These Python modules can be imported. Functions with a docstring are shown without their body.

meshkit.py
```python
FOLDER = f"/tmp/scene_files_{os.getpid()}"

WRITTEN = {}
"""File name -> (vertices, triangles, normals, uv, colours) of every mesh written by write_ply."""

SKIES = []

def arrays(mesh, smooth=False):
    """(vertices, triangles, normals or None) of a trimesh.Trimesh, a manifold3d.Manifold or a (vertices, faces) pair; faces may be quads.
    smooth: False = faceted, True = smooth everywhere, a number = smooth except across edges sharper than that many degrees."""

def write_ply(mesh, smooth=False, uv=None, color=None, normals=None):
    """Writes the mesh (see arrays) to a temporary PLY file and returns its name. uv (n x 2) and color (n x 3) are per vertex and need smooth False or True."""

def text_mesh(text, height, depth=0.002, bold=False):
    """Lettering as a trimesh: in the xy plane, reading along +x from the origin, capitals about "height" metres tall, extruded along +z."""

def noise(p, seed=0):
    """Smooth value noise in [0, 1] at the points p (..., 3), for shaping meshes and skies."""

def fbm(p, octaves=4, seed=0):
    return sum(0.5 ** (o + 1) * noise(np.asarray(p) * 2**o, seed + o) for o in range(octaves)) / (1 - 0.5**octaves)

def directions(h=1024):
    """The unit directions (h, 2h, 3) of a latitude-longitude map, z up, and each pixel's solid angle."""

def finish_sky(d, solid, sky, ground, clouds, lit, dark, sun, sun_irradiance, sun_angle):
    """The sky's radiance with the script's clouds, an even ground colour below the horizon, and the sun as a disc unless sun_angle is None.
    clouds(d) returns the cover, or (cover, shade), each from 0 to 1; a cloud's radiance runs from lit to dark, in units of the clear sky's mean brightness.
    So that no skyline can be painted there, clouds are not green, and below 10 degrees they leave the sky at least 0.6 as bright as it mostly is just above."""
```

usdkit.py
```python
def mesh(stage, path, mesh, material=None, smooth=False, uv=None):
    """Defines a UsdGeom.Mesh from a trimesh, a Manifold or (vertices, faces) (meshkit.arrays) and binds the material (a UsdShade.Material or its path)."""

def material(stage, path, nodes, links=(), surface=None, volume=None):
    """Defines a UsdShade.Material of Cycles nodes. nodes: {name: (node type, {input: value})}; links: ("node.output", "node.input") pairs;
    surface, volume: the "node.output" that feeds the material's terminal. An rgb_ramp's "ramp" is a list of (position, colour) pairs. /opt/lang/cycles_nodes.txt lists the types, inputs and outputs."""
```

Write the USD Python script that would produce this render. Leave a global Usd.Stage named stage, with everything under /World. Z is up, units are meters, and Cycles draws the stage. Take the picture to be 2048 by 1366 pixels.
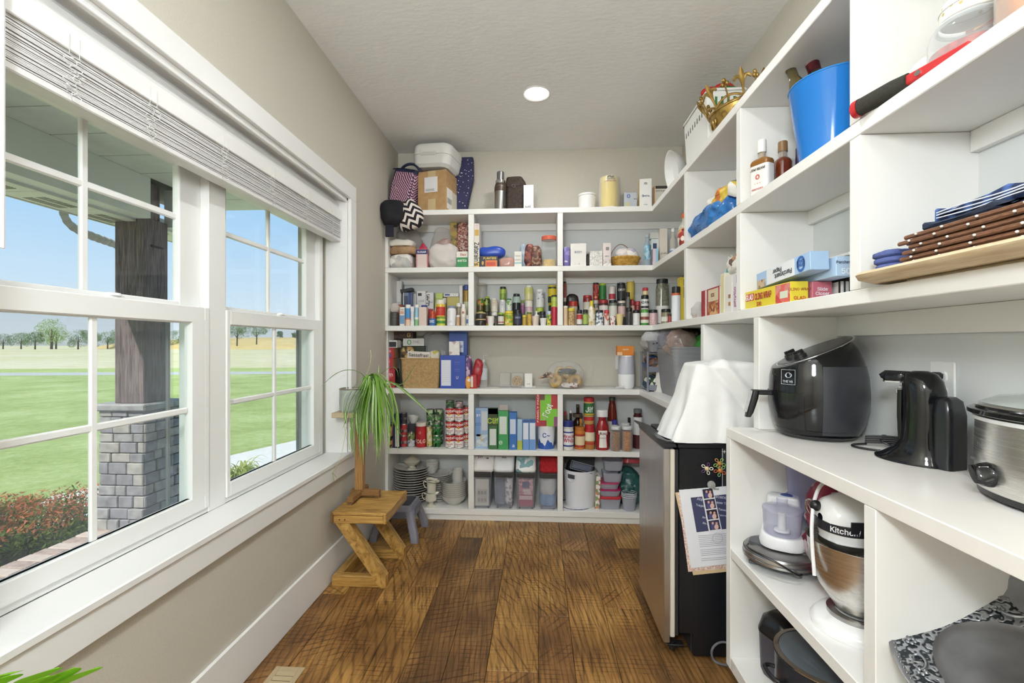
import math,random,numpy as np,trimesh,usdkit,meshkit
from pxr import Usd,UsdGeom,UsdLux,UsdShade,Gf,Sdf
stage=Usd.Stage.CreateInMemory()
UsdGeom.Xform.Define(stage,'/World')
UsdGeom.Scope.Define(stage,'/World/Looks')
rng=np.random.default_rng(7)
# ---------------- camera: level, yawed a little to the left, with a small vertical shift
F,CX,CY,H=900.,1024.,689.5,1.25
TH=math.atan((1077-CX)/F);sT,cT=math.sin(TH),math.cos(TH)
cam=UsdGeom.Camera.Define(stage,'/World/camera')
cam.CreateHorizontalApertureAttr(36.);cam.CreateFocalLengthAttr(36.*F/2048)
cam.CreateVerticalApertureOffsetAttr((CY-683)/2048*36.)
cam.CreateClippingRangeAttr((0.02,2000.))
cam.AddTranslateOp().Set((0,0,H));cam.AddRotateXYZOp().Set((90,0,math.degrees(TH)))
cam.CreateExposureAttr(0.0)
# ---------------- sky and sun
sky=UsdLux.DomeLight.Define(stage,'/World/sky');sky.CreateIntensityAttr(1.08)
skym=usdkit.material(stage,'/World/Looks/sky',{"tc":("texture_coordinate",{}),"s":("separate_xyz",{}),"mr":("map_range",{"from_min":-1.,"from_max":1.}),"r":("rgb_ramp",{"ramp":[(0,(.45,.5,.45)),(.495,(.55,.6,.6)),(.505,(.80,.89,.98)),(.545,(.66,.83,.99)),(.61,(.46,.72,1.)),(.8,(.32,.6,.97)),(1,(.24,.5,.92))]}),"b":("background_shader",{"strength":1.0})},[("tc.generated","s.vector"),("s.z","mr.value"),("mr.result","r.fac"),("r.color","b.color")],surface="b.background")
UsdShade.MaterialBindingAPI.Apply(sky.GetPrim()).Bind(skym)
sun=UsdLux.DistantLight.Define(stage,'/World/sun');sun.CreateIntensityAttr(15500.);sun.CreateAngleAttr(0.6);sun.CreateColorAttr((1,.95,.86))
sun.AddRotateXYZOp().Set((38,-22,0))
# ceiling lamps: the far recessed one is seen, the near one unseen; added fill globe behind camera
LAMP=(-.012,2.69,2.735);PEND=(-.35,-.6,1.95);GLOBE=112.
for i,(x,y,e)in enumerate(((LAMP[0],LAMP[1],.2),(LAMP[0],1.05,.34))):
 l=UsdLux.DiskLight.Define(stage,f'/World/lamp_light_{i}');l.CreateRadiusAttr(.07);l.CreateIntensityAttr(620.*e);l.CreateColorAttr((.96,.98,1.))
 l.AddTranslateOp().Set((x,y,LAMP[2]-.004));sh=UsdLux.ShapingAPI.Apply(l.GetPrim());sh.CreateShapingConeAngleAttr(62.);sh.CreateShapingConeSoftnessAttr(.5)

# ---------------- helpers
def proj(X,Y,Z):
 d=-X*sT+Y*cT
 return CX+F*(X*cT+Y*sT)/d,CY-F*(Z-H)/d,d
def ray(px,py):
 u=(px-CX)/F;v=-(py-CY)/F
 return(-sT+u*cT,cT+u*sT,v)
def atY(px,py,Y):
 a=ray(px,py);k=Y/a[1];return a[0]*k,Y,H+a[2]*k
def atX(px,py,X):
 a=ray(px,py);k=X/a[0];return X,a[1]*k,H+a[2]*k
def atZ(px,py,Z):
 a=ray(px,py);k=(Z-H)/a[2];return a[0]*k,a[1]*k,Z

_names={}
def numbered(path):
 n=_names.get(path,-1)+1;_names[path]=n
 return path if n==0 else f'{path}_{n:03d}'
def tag(prim,label=None,cat=None,group=None,kind=None):
 p=prim.GetPrim()if hasattr(prim,'GetPrim')else prim
 for k,v in(('label',label),('category',cat),('group',group),('kind',kind)):
  if v:p.SetCustomDataByKey(k,v)
 return prim
def lin(c):
 if isinstance(c,str):c=[int(c[i:i+2],16)/255 for i in(0,2,4)]
 return tuple(x/12.92 if x<=.04045 else((x+.055)/1.055)**2.4 for x in c)
_mats={}
def M(c,rough=.5,metal=0.,**kw):
 """plain principled; c an sRGB hex"""
 key=(c,rough,metal,tuple(sorted(kw.items())))
 if key not in _mats:
  _mats[key]=usdkit.material(stage,f'/World/Looks/m{len(_mats):03d}',{"p":("principled_bsdf",dict(base_color=lin(c),roughness=rough,metallic=metal,**kw))},surface="p.BSDF")
 return _mats[key]
def N(nodes,links,surface="p.BSDF"):
 m=usdkit.material(stage,f'/World/Looks/m{len(_mats):03d}',nodes,links,surface=surface);_mats[len(_mats)]=m
 return m
_noise={}
def NM(c1,c2,scale=20.,rough=.5,metal=0.,bump=0.,stretch=(1,1,1),detail=4.,lo=.35,hi=.65,kind='noise',**kw):
 """two-tone noise material in object space; bump in metres"""
 key=(c1,c2,scale,rough,metal,bump,stretch,detail,lo,hi,kind,tuple(sorted(kw.items())))
 if key in _noise:return _noise[key]
 nodes={"tc":("texture_coordinate",{}),"mp":("mapping",{"scale":stretch}),"n":("noise_texture",{"scale":scale,"detail":detail})if kind=='noise' else("voronoi_texture",{"scale":scale}),"r":("rgb_ramp",{"ramp":[(lo,lin(c1)),(hi,lin(c2))]}),"p":("principled_bsdf",dict(roughness=rough,metallic=metal,**kw))}
 o="n.fac" if kind=='noise' else "n.color"
 links=[("tc.object","mp.vector"),("mp.vector","n.vector"),(o,"r.fac"),("r.color","p.base_color")]
 if bump:
  nodes["b"]=("bump",{"distance":bump,"strength":1.})
  links+=[("n.fac" if kind=='noise' else "n.distance","b.height"),("b.normal","p.normal")]
 _noise[key]=N(nodes,links);return _noise[key]
def print_m(*cols,scale=60.,rough=.5,stretch=(1,1,1),interp=False,seed=0):
 """flat multi-colour print (voronoi cells through a ramp of colours)"""
 key=('print',cols,scale,rough,stretch,interp,seed)
 if key in _noise:return _noise[key]
 n=len(cols);ramp=[((i+(0.02 if i else 0))/n if not interp else i/(n-1),lin(c))for i,c in enumerate(cols)]
 nodes={"tc":("texture_coordinate",{}),"mp":("mapping",{"scale":stretch,"location":(seed*1.37,seed*.71,seed*.33)}),"v":("voronoi_texture",{"scale":scale}),"s":("separate_color",{}),"r":("rgb_ramp",{"ramp":ramp,"interpolate":interp}),"p":("principled_bsdf",{"roughness":rough})}
 _noise[key]=N(nodes,[("tc.object","mp.vector"),("mp.vector","v.vector"),("v.color","s.color"),("s.r","r.fac"),("r.color","p.base_color")])
 return _noise[key]
def film_m(c,fac=.25,rough=.12):
 """thin clear plastic: mostly see-through film with gloss"""
 key=('film',c,fac,rough)
 if key not in _noise:
  _noise[key]=N({"t":("transparent_bsdf",{"color":(1,1,1)}),"g":("principled_bsdf",{"base_color":lin(c),"roughness":rough}),"lw":("layer_weight",{"blend":.35}),"mr":("map_range",{"from_min":0.,"from_max":1.,"to_min":fac,"to_max":min(1.,fac+.5)}),"m":("mix_closure",{})},[("lw.facing","mr.value"),("mr.result","m.fac"),("t.BSDF","m.closure1"),("g.BSDF","m.closure2")],surface="m.closure")
 return _noise[key]

WHITE=M('efeeec',.38);WHITE2=M('e6e6e4',.45);CHROME=M('d9d9d9',.12,1.);STEEL=M('b9b9b6',.3,1.);BLACK=M('18191b',.35);BLACKG=M('0d0e10',.12)

def tm(x):
 return x if isinstance(x,trimesh.Trimesh)else trimesh.util.concatenate(list(x))
def obj(name,mesh,m,parent=None,smooth=35,**kw):
 """ONE Mesh prim under parent (a prim), or under /World"""
 base=parent.GetPath().pathString if parent is not None else '/World'
 p=usdkit.mesh(stage,numbered(f'{base}/{name}'),tm(mesh)if isinstance(mesh,(list,trimesh.Trimesh))else mesh,m,smooth=smooth)
 tag(p,**kw)
 return p.GetPrim()
def thing(name,label,cat,loc=(0,0,0),rz=0.,group=None,kind=None,rx=0.,ry=0.):
 x=UsdGeom.Xform.Define(stage,numbered('/World/'+name));x.AddTranslateOp().Set(tuple(map(float,loc)))
 if rz:x.AddRotateZOp().Set(float(rz))
 if rx:x.AddRotateXOp().Set(float(rx))
 if ry:x.AddRotateYOp().Set(float(ry))
 tag(x,label,cat,group,kind);return x.GetPrim()
def dup(root,label,loc,rz=0.,group=None,rx=0.,ry=0.):
 was=root.GetCustomData();nm=root.GetName();nm=nm[:-4]if nm[-4:-3]=='_' and nm[-3:].isdigit()else nm
 r=thing(nm,label,was['category'],loc,rz,group or was.get('group'),rx=rx,ry=ry)
 r.GetReferences().AddInternalReference(root.GetPath());r.SetInstanceable(True)
 return r

def box(x0,x1,y0,y1,z0,z1,b=0.):
 """box with chamfered edges"""
 if x1<x0:x0,x1=x1,x0
 if y1<y0:y0,y1=y1,y0
 b=min(b,.45*min(x1-x0,y1-y0,z1-z0))
 if b<=0:
  m=trimesh.creation.box((x1-x0,y1-y0,z1-z0));m.apply_translation(((x0+x1)/2,(y0+y1)/2,(z0+z1)/2));return m
 c=np.array([(x0+x1)/2,(y0+y1)/2,(z0+z1)/2]);h=np.array([x1-x0,y1-y0,z1-z0])/2
 k=('cb',)
 pts=[]
 for sx in(-1,1):
  for sy in(-1,1):
   for sz in(-1,1):
    for a in range(3):
     q=h-b;q=q.copy();q[a]=h[a];pts.append(q*(sx,sy,sz))
 if k not in _hull:_hull[k]=trimesh.convex.convex_hull(np.array([np.sign(p)*np.where(np.abs(np.abs(p)-h)<1e-9,1.,.9)for p in pts]));
# same topology for every box: reuse the hull's faces on new points
 u=_hull[k];v=np.sign(u.vertices)*np.where(np.abs(u.vertices)>.95,h,h-b)+c
 return trimesh.Trimesh(v,u.faces,process=False)
_hull={}
def cbox(w,d,h,b=.002,z=0.,x=0.,y=0.):
 return box(x-w/2,x+w/2,y-d/2,y+d/2,z,z+h,b)
def rbox(w,d,h,r=.01,z=0.,n=3,x=0.,y=0.):
 """box with rounded vertical edges and slightly rounded top and bottom"""
 return loft([(rrect(w-2*e,d-2*e,max(r-e,1e-4),n),zz)for e,zz in((r*.3,z),(0,z+r*.3),(0,z+h-r*.3),(r*.3,z+h))],x,y)
def rrect(w,d,r,n=4):
 r=min(r,w/2-1e-5,d/2-1e-5);p=[]
 for cx,cy,a0 in((w/2-r,d/2-r,0),(-w/2+r,d/2-r,90),(-w/2+r,-d/2+r,180),(w/2-r,-d/2+r,270)):
  for i in range(n+1):
   a=math.radians(a0+90*i/n);p.append((cx+r*math.cos(a),cy+r*math.sin(a)))
 return np.array(p)
def ell(a,b,n=28):
 t=np.arange(n)*2*math.pi/n
 return np.c_[a*np.cos(t),b*np.sin(t)]
def loft(secs,x=0.,y=0.,caps=(True,True)):
 """secs: [(outline (n,2), z or (dx,dy,z))], same n each; closed by fans"""
 V=[];n=len(secs[0][0])
 for o,z in secs:
  dx,dy,zz=z if np.ndim(z)else(0,0,z)
  V.append(np.c_[o[:,0]+x+dx,o[:,1]+y+dy,np.full(n,zz)])
 V=np.vstack(V);Fc=[]
 for k in range(len(secs)-1):
  a=k*n+np.arange(n);b=k*n+(np.arange(n)+1)%n
  Fc+=[np.c_[a,b,b+n],np.c_[a,b+n,a+n]]
 Fc=np.vstack(Fc);L=(len(secs)-1)*n
 if caps[0]:
  V=np.vstack([V,V[:n].mean(0)]);i=np.arange(n);Fc=np.vstack([Fc,np.c_[(i+1)%n,i,np.full(n,len(V)-1)]])
 if caps[1]:
  V=np.vstack([V,V[L:L+n].mean(0)]);i=np.arange(n);Fc=np.vstack([Fc,np.c_[L+i,L+(i+1)%n,np.full(n,len(V)-1)]])
 return trimesh.Trimesh(V,Fc,process=False)
def lathe(prof,n=24,x=0.,y=0.,z=0.,sx=1.,sy=1.):
 """revolve [(r, z)]; open ends at r > 0 stay open"""
 prof=[(max(r,1e-5),zz)for r,zz in prof]
 m=loft([(ell(r*sx,r*sy,n),zz+z)for r,zz in prof],x,y,caps=(False,False))
 return m
def cyl(r,h,n=20,x=0.,y=0.,z=0.,b=0.):
 return lathe([(0,0),(r-b,0),(r,b),(r,h-b),(r-b,h),(0,h)]if b else[(0,0),(r,0),(r,h),(0,h)],n,x,y,z)
def tube(pts,r,n=8,caps=True):
 p=np.asarray(pts,float);t=np.gradient(p,axis=0);t/=np.linalg.norm(t,axis=1,keepdims=True)+1e-12
 up=np.array([0,0,1.])if abs(t[0][2])<.9 else np.array([1.,0,0])
 A=[];a=np.cross(t[0],up);a/=np.linalg.norm(a)
 for ti in t:
  a=a-ti*a.dot(ti);a/=np.linalg.norm(a)+1e-12;A.append(a)
 A=np.array(A);B=np.cross(t,A);r=np.broadcast_to(r,(len(p),))
 ang=np.arange(n)*2*np.pi/n
 V=(p[:,None]+r[:,None,None]*(np.cos(ang)[None,:,None]*A[:,None]+np.sin(ang)[None,:,None]*B[:,None])).reshape(-1,3)
 Fc=[]
 for k in range(len(p)-1):
  i=k*n+np.arange(n);j=k*n+(np.arange(n)+1)%n
  Fc+=[np.c_[i,j,j+n],np.c_[i,j+n,i+n]]
 Fc=np.vstack(Fc)
 if caps:
  V=np.vstack([V,p[0],p[-1]]);i=np.arange(n);L=(len(p)-1)*n
  Fc=np.vstack([Fc,np.c_[(i+1)%n,i,np.full(n,len(V)-2)],np.c_[L+i,L+(i+1)%n,np.full(n,len(V)-1)]])
 return trimesh.Trimesh(V,Fc,process=False)
def curve(ctrl,n=24):
 """smooth curve through control points"""
 from scipy.interpolate import CubicSpline
 c=np.asarray(ctrl,float);s=np.r_[0,np.cumsum(np.linalg.norm(np.diff(c,axis=0),axis=1)+1e-9)]
 return CubicSpline(s,c)(np.linspace(0,s[-1],n))
def rot(m,ang,axis=(0,0,1),at=(0,0,0)):
 m=m.copy();m.apply_transform(trimesh.transformations.rotation_matrix(math.radians(ang),axis,at));return m
def mv(m,x=0.,y=0.,z=0.):
 m=m.copy();m.apply_translation((x,y,z));return m
def sphere(r,x=0.,y=0.,z=0.,s=(1,1,1),sub=2):
 m=trimesh.creation.icosphere(sub,r);m.apply_scale(s);m.apply_translation((x,y,z));return m
def noisy(m,amp,freq,seed=0):
 m=m.copy();n=m.vertex_normals;d=meshkit.noise(m.vertices*freq+seed*7.3);m.vertices=m.vertices+n*(np.asarray(d).reshape(-1,1)*amp);return m
def crumple(m,amp,freq,seed=0):
 m=m.copy();n=m.vertex_normals;v=m.vertices;N_=lambda f,o:np.asarray(meshkit.noise(v*f+seed*7.3+o)).reshape(-1,1)
 m.vertices=v+n*amp*(1.1*N_(freq,0)+1.6*(np.abs(N_(freq*2.1,5.))-.25)+.6*N_(freq*4.3,9.));return m
def pillow(w,d,h,sub=3,p=.5,z=0.,amp=.0,freq=20.,seed=0,flat=True):
 """soft bag: superellipsoid standing on z, crumpled by noise"""
 m=trimesh.creation.icosphere(sub,1.);v=m.vertices;v=np.sign(v)*np.abs(v)**p;v/=np.abs(v).max()
 m.vertices=v*(w/2,d/2,h/2)
 if amp:m=crumple(m,amp,freq,seed)
 if flat:m.vertices[:,2]=np.maximum(m.vertices[:,2],-h/2)
 m.apply_translation((0,0,h/2+z));return m
_txt={}
def text(s,height,bold=False,depth=.0006,width=None,wrap=0.,up=(0,0,1)):
 """lettering in the xz plane facing -y, centred on x and z; wrap: bend it round a cylinder of that radius"""
 k=(s,bold)
 if k not in _txt:_txt[k]=meshkit.text_mesh(s,1.,.02,bold)
 m=_txt[k].copy();v=np.array(m.vertices);c=(v.min(0)+v.max(0))/2;v-=(c[0],c[1],0)
 v[:,:2]*=height
 if width:v[:,0]*=width/max(1e-6,np.ptp(v[:,0]))
 x,zz,y=v[:,0],v[:,1],v[:,2]/.02*depth
 if wrap:
  a=x/wrap;R=wrap+y;m.vertices=np.c_[R*np.sin(a),-R*np.cos(a),zz]
 else:m.vertices=np.c_[x,-y,zz]
 return m
def struct(name,mesh,m,**kw):return obj(name,mesh,m,kind='structure',**kw)
# ---------------- the room shell
ZC,XL,XR,YB,YF,XU,XK=2.75,-1.10,1.085,3.475,3.171,.787,.69
S={1:2.213,2:1.803,3:1.386,4:.937,5:.503,6:.082};TS=.0365
wallm=NM('c8c2b5','cdc7ba',180.,.75,bump=.0004,detail=2)
ceilm=NM('f0efec','f3f2ef',26.,.85,bump=.0016,stretch=(1,2.2,1),detail=3)
Y0R=-1.9
OY0,OY1,OZ0,OZ1=.745,2.54,.63,2.095
XO=-1.36
struct('wall_left',[box(XO,XL,Y0R,OY0,-.02,ZC),box(XO,XL,OY1,YB+.12,-.02,ZC),box(XO,XL,OY0,OY1,-.02,OZ0-.03),box(XO,XL,OY0,OY1,OZ1,ZC)],wallm,smooth=False)
struct('wall_back',box(XO,XR+.12,YB,YB+.12,-.02,ZC),wallm,smooth=False)
struct('wall_right',box(XR,XR+.12,Y0R,YB,-.02,ZC),wallm,smooth=False)
struct('wall_front',box(XO,XR+.12,Y0R-.12,Y0R,-.02,ZC),M('e9e6e0',.6),smooth=False)  # unseen white wall, closes the room behind the camera to bounce light
struct('ceiling',box(XO,XR+.12,Y0R-.12,YB+.12,ZC,ZC+.05),ceilm,smooth=False)
# floor of planks
fl=thing('floor',None,None,(0,0,0),kind='structure')
obj('subfloor',box(XL-.02,XR+.02,Y0R,YB,-.05,-.012),M('2a2018',.8),fl,smooth=False)
def wood_floor(seed,light,mid,dark):
 o=(seed*3.17,seed*1.91,0)
 nodes={"g":("geometry",{}),"mp":("mapping",{"location":o}),"ms":("mapping",{"location":o,"scale":(26,1.6,1)}),"big":("noise_texture",{"scale":2.6,"detail":3.}),"grain":("noise_texture",{"scale":2.2,"detail":6.,"roughness":.65,"distortion":.6}),"cm":("mapping",{"location":(o[0],o[1],0),"scale":(5.5,.85,1)}),"cath":("wave_texture",{"wave_type":"rings","rings_direction":"z","scale":3.2,"distortion":3.5,"detail":2.,"detail_scale":1.2}),"sm":("mapping",{"location":(1.5+.35*(seed%3),-.9*seed,0)}),"saw":("wave_texture",{"wave_type":"rings","rings_direction":"z","scale":9.,"distortion":.55,"detail":2.,"detail_scale":2.}),"sw2":("mapping",{"location":(0,0,0),"scale":(.4,1,1)}),"cross":("wave_texture",{"wave_type":"bands","bands_direction":"y","scale":13.,"distortion":1.8,"detail":3.,"detail_scale":1.5}),"patch":("noise_texture",{"scale":6.,"detail":2.}),"patch2":("noise_texture",{"scale":9.,"detail":3.}),"r1":("rgb_ramp",{"ramp":[(.3,lin(dark)),(.5,lin(mid)),(.68,lin(light))]}),"rg":("rgb_ramp",{"ramp":[(.36,(.42,.40,.38)),(.58,(1,1,1))]}),"rc":("rgb_ramp",{"ramp":[(.0,(.5,.46,.42)),(.28,(1,1,1))]}),"rs":("rgb_ramp",{"ramp":[(.0,(.45,.4,.36)),(.16,(1,1,1))]}),"rx":("rgb_ramp",{"ramp":[(.0,(.48,.43,.4)),(.14,(1,1,1))]}),"rp":("rgb_ramp",{"ramp":[(.47,(0,0,0)),(.58,(1,1,1))]}),"rp2":("rgb_ramp",{"ramp":[(.45,(0,0,0)),(.62,(1,1,1))]}),"kn":("voronoi_texture",{"scale":1.9}),"km":("mapping",{"location":o,"scale":(1.2,.75,1)}),"rk":("rgb_ramp",{"ramp":[(.02,(.18,.14,.12)),(.085,(1,1,1))]}),"x1":("mix_color",{"blend_type":"multiply","fac":.8}),"x2":("mix_color",{"blend_type":"multiply","fac":.75}),"x3":("mix_color",{"blend_type":"multiply"}),"x4":("mix_color",{"blend_type":"multiply"}),"x5":("mix_color",{"blend_type":"multiply","fac":.9}),"p":("principled_bsdf",{"roughness":.42,"specular_ior_level":.4}),"bw":("rgb_to_bw",{}),"b":("bump",{"distance":.0012,"strength":.7})}
 L=[("g.position","mp.vector"),("g.position","ms.vector"),("g.position","cm.vector"),("g.position","sm.vector"),("g.position","km.vector"),("mp.vector","sw2.vector"),("mp.vector","big.vector"),("ms.vector","grain.vector"),("cm.vector","cath.vector"),("sm.vector","saw.vector"),("sw2.vector","cross.vector"),("mp.vector","patch.vector"),("mp.vector","patch2.vector"),("km.vector","kn.vector"),("big.fac","r1.fac"),("grain.fac","rg.fac"),("cath.fac","rc.fac"),("saw.fac","rs.fac"),("cross.fac","rx.fac"),("patch.fac","rp.fac"),("patch2.fac","rp2.fac"),("kn.distance","rk.fac"),("r1.color","x1.a"),("rg.color","x1.b"),("x1.result","x2.a"),("rc.color","x2.b"),("x2.result","x3.a"),("rs.color","x3.b"),("rp.color","x3.fac"),("x3.result","x4.a"),("rx.color","x4.b"),("rp2.color","x4.fac"),("x4.result","x5.a"),("rk.color","x5.b"),("x5.result","p.base_color"),("x5.result","bw.color"),("bw.val","b.height"),("b.normal","p.normal")]
 return N(nodes,L)
pm=[wood_floor(1,'c79a58','a87c42','7a5530'),wood_floor(2,'bd8f50','9c713c','6c4a2a'),wood_floor(3,'cfa462','b0854a','805a34'),wood_floor(4,'ae8148','8a6136','5e4026'),wood_floor(5,'c59757','a37640','704e2c'),wood_floor(6,'a67c48','7e5a34','4f3824')]
xs=[-1.12,-.97,-.79,-.66,-.52,-.36,-.2,0.,.14,.31,.49,.62,.80,.97,1.09]
ends={5:[2.5,.9],7:[2.08,.2],9:[2.16,.5],4:[1.3,2.9],6:[1.72,.1],8:[2.75,1.1],10:[1.55,2.8]}
pk=0
for i in range(len(xs)-1):
 e=sorted(ends.get(i,[0.4+1.3*((i*.618)%1),2.2+.9*((i*.37)%1)]))
 ys=[Y0R]+[v for v in e]+[YB]
 for j in range(len(ys)-1):
  dz=float(rng.uniform(-.0008,.0008))
  obj('plank',box(xs[i]+.0008,xs[i+1]-.0008,ys[j]+.0008,ys[j+1]-.0008,-.016,dz,.0016),pm[(i*5+j*3+(i*i)%4)%6],fl,smooth=False);pk+=1
struct('baseboard_left',box(XL,XL+.014,Y0R,YF+.02,0,.182,.004),WHITE,smooth=False)
# window casing, jambs, stool and apron
struct('trim_1',[box(XL,XL+.02,OY0-.09,OY1+.075,OZ1,OZ1+.085,.002)],WHITE,smooth=False)
struct('trim_2',[box(XL,XL+.02,OY1,OY1+.075,OZ0,OZ1,.002),box(XL,XL+.02,OY0-.09,OY0,OZ0,OZ1,.002)],WHITE,smooth=False)
struct('trim_3',[box(-1.225,XL,OY1-.012,OY1,OZ0,OZ1),box(-1.225,XL,OY0,OY0+.012,OZ0,OZ1),box(-1.225,XL,OY0,OY1,OZ1-.014,OZ1),box(-1.225,-1.165,OY0,OY1,OZ1-.024,OZ1-.014),box(XL-.012,XL+.004,OY0,OY1,OZ1-.026,OZ1-.016,.002)],WHITE,smooth=False)
struct('window_sill',box(-1.225,-1.073,OY0-.1,OY1+.085,OZ0-.024,OZ0,.004),WHITE,smooth=False)
struct('trim_4',[box(XL,XL+.02,OY0-.09,OY1+.075,.526,OZ0-.024,.002)],WHITE,smooth=False)
# two double-hung windows
pane=N({"t":("transparent_bsdf",{"color":(.97,.985,.98)}),"g":("glossy_bsdf",{"color":(1,1,1),"roughness":.0}),"f":("layer_weight",{}),"pw":("math",{"math_type":"power","value2":4.}),"mr":("map_range",{"to_min":.012,"to_max":.3}),"m":("mix_closure",{})},[("f.facing","pw.value1"),("pw.value","mr.value"),("mr.result","m.fac"),("t.BSDF","m.closure1"),("g.BSDF","m.closure2")],surface="m.closure")
screen_m=N({"t":("transparent_bsdf",{}),"g":("diffuse_bsdf",{"color":(.45,.46,.48)}),"m":("mix_closure",{"fac":.14})},[("t.BSDF","m.closure1"),("g.BSDF","m.closure2")],surface="m.closure")
VINYL=M('f1f1ef',.3)
def frame(x0,x1,ya,yb,za,zb,t,tb=None,tt=None,b=.003):
 tb=tb or t;tt=tt or t
 return[box(x0,x1,ya,ya+t,za,zb,b),box(x0,x1,yb-t,yb,za,zb,b),box(x0,x1,ya+t-.001,yb-t+.001,za,za+tb,b),box(x0,x1,ya+t-.001,yb-t+.001,zb-tt,zb,b)]
for k,g0 in((1,.852),(2,1.708)):
 g1=g0+.658;gm=(g0+g1)/2-.006
 w=thing(f'window_{k}',None,None,(0,0,0),kind='structure')
 obj('window_frame',[box(-1.33,-1.222,g0-.072,g0-.05,OZ0,2.0,.003),box(-1.33,-1.222,g1+.085,g1+.122,OZ0,2.0,.003),box(-1.29,-1.245,g0-.05,g0-.03,OZ0,2.0,.002),box(-1.29,-1.25,g1+.06,g1+.086,OZ0,2.0,.002),box(-1.33,-1.222,g0-.05,g1+.086,OZ0,.652,.003),box(-1.33,-1.225,g0-.05,g1+.086,1.93,2.09,.003)],VINYL,w)
 lo=obj('lower_sash',frame(-1.243,-1.213,g0-.022,g1+.083,.652,1.386,.023,.056,.058)+[box(-1.2428,-1.2132,g1+.002,g1+.0622,.7,1.34)]+[box(-1.2425,-1.2135,g1+.06,g1+.0845,.6525,1.3855,.003)]+frame(-1.238,-1.222,g0-.004,g1+.014,.7,1.333,.008,b=.002),VINYL,w)
 obj('muntin',[box(-1.238,-1.226,gm-.011,gm+.011,.704,1.33,.004)],VINYL,w);obj('muntin',[box(-1.2375,-1.2265,g0,g1,1.009,1.031,.004)],VINYL,w)
 for(ya,yb)in((g0,gm-.011),(gm+.011,g1)):
  for(za,zb)in((.708,1.009),(1.031,1.325)):
   obj('pane',box(-1.2335,-1.2305,ya-.004,yb+.004,za-.004,zb+.004),pane,w,smooth=False)
 obj('sash_lock',[box(-1.262,-1.236,gm+.05,gm+.10,1.387,1.394,.002),lathe([(0,0),(.022,0),(.02,.008),(0,.011)],18,-1.25,gm+.075,1.394)],VINYL,w)
 up=obj('upper_sash',frame(-1.275,-1.248,g0-.01,g1+.02,1.36,1.925,.034,.042,.05)+[box(-1.2745,-1.2485,g1-.0155,g1+.0862,1.3605,1.9245,.003)],VINYL,w)
 gn=gm+.004
 obj('muntin',[box(-1.272,-1.258,gn-.011,gn+.011,1.4,1.88,.004)],VINYL,w);obj('muntin',[box(-1.2715,-1.2585,g0,g1,1.686,1.708,.004)],VINYL,w)
 for(ya,yb)in((g0+.022,gn-.011),(gn+.011,g1-.015)):
  for(za,zb)in((1.4,1.686),(1.708,1.876)):
   obj('pane',box(-1.2665,-1.2635,ya-.004,yb+.004,za-.004,zb+.004),pane,w,smooth=False)
 obj('insect_screen',box(-1.3085,-1.3075,g0-.02,g1+.03,.66,1.38),screen_m,w,smooth=False)
 obj('screen_frame',frame(-1.312,-1.303,g0-.03,g1+.012,.655,1.39,.012,b=.001),M('8c8e90',.4),w)
struct('trim_5',[box(-1.334,-1.2175,1.5945,1.6865,OZ0+.0005,1.999,.003)],VINYL,smooth=False)
struct('trim_6',[box(-1.335,-1.222,OY0,OY1,1.96,OZ1-.014)],VINYL,smooth=False)
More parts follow.
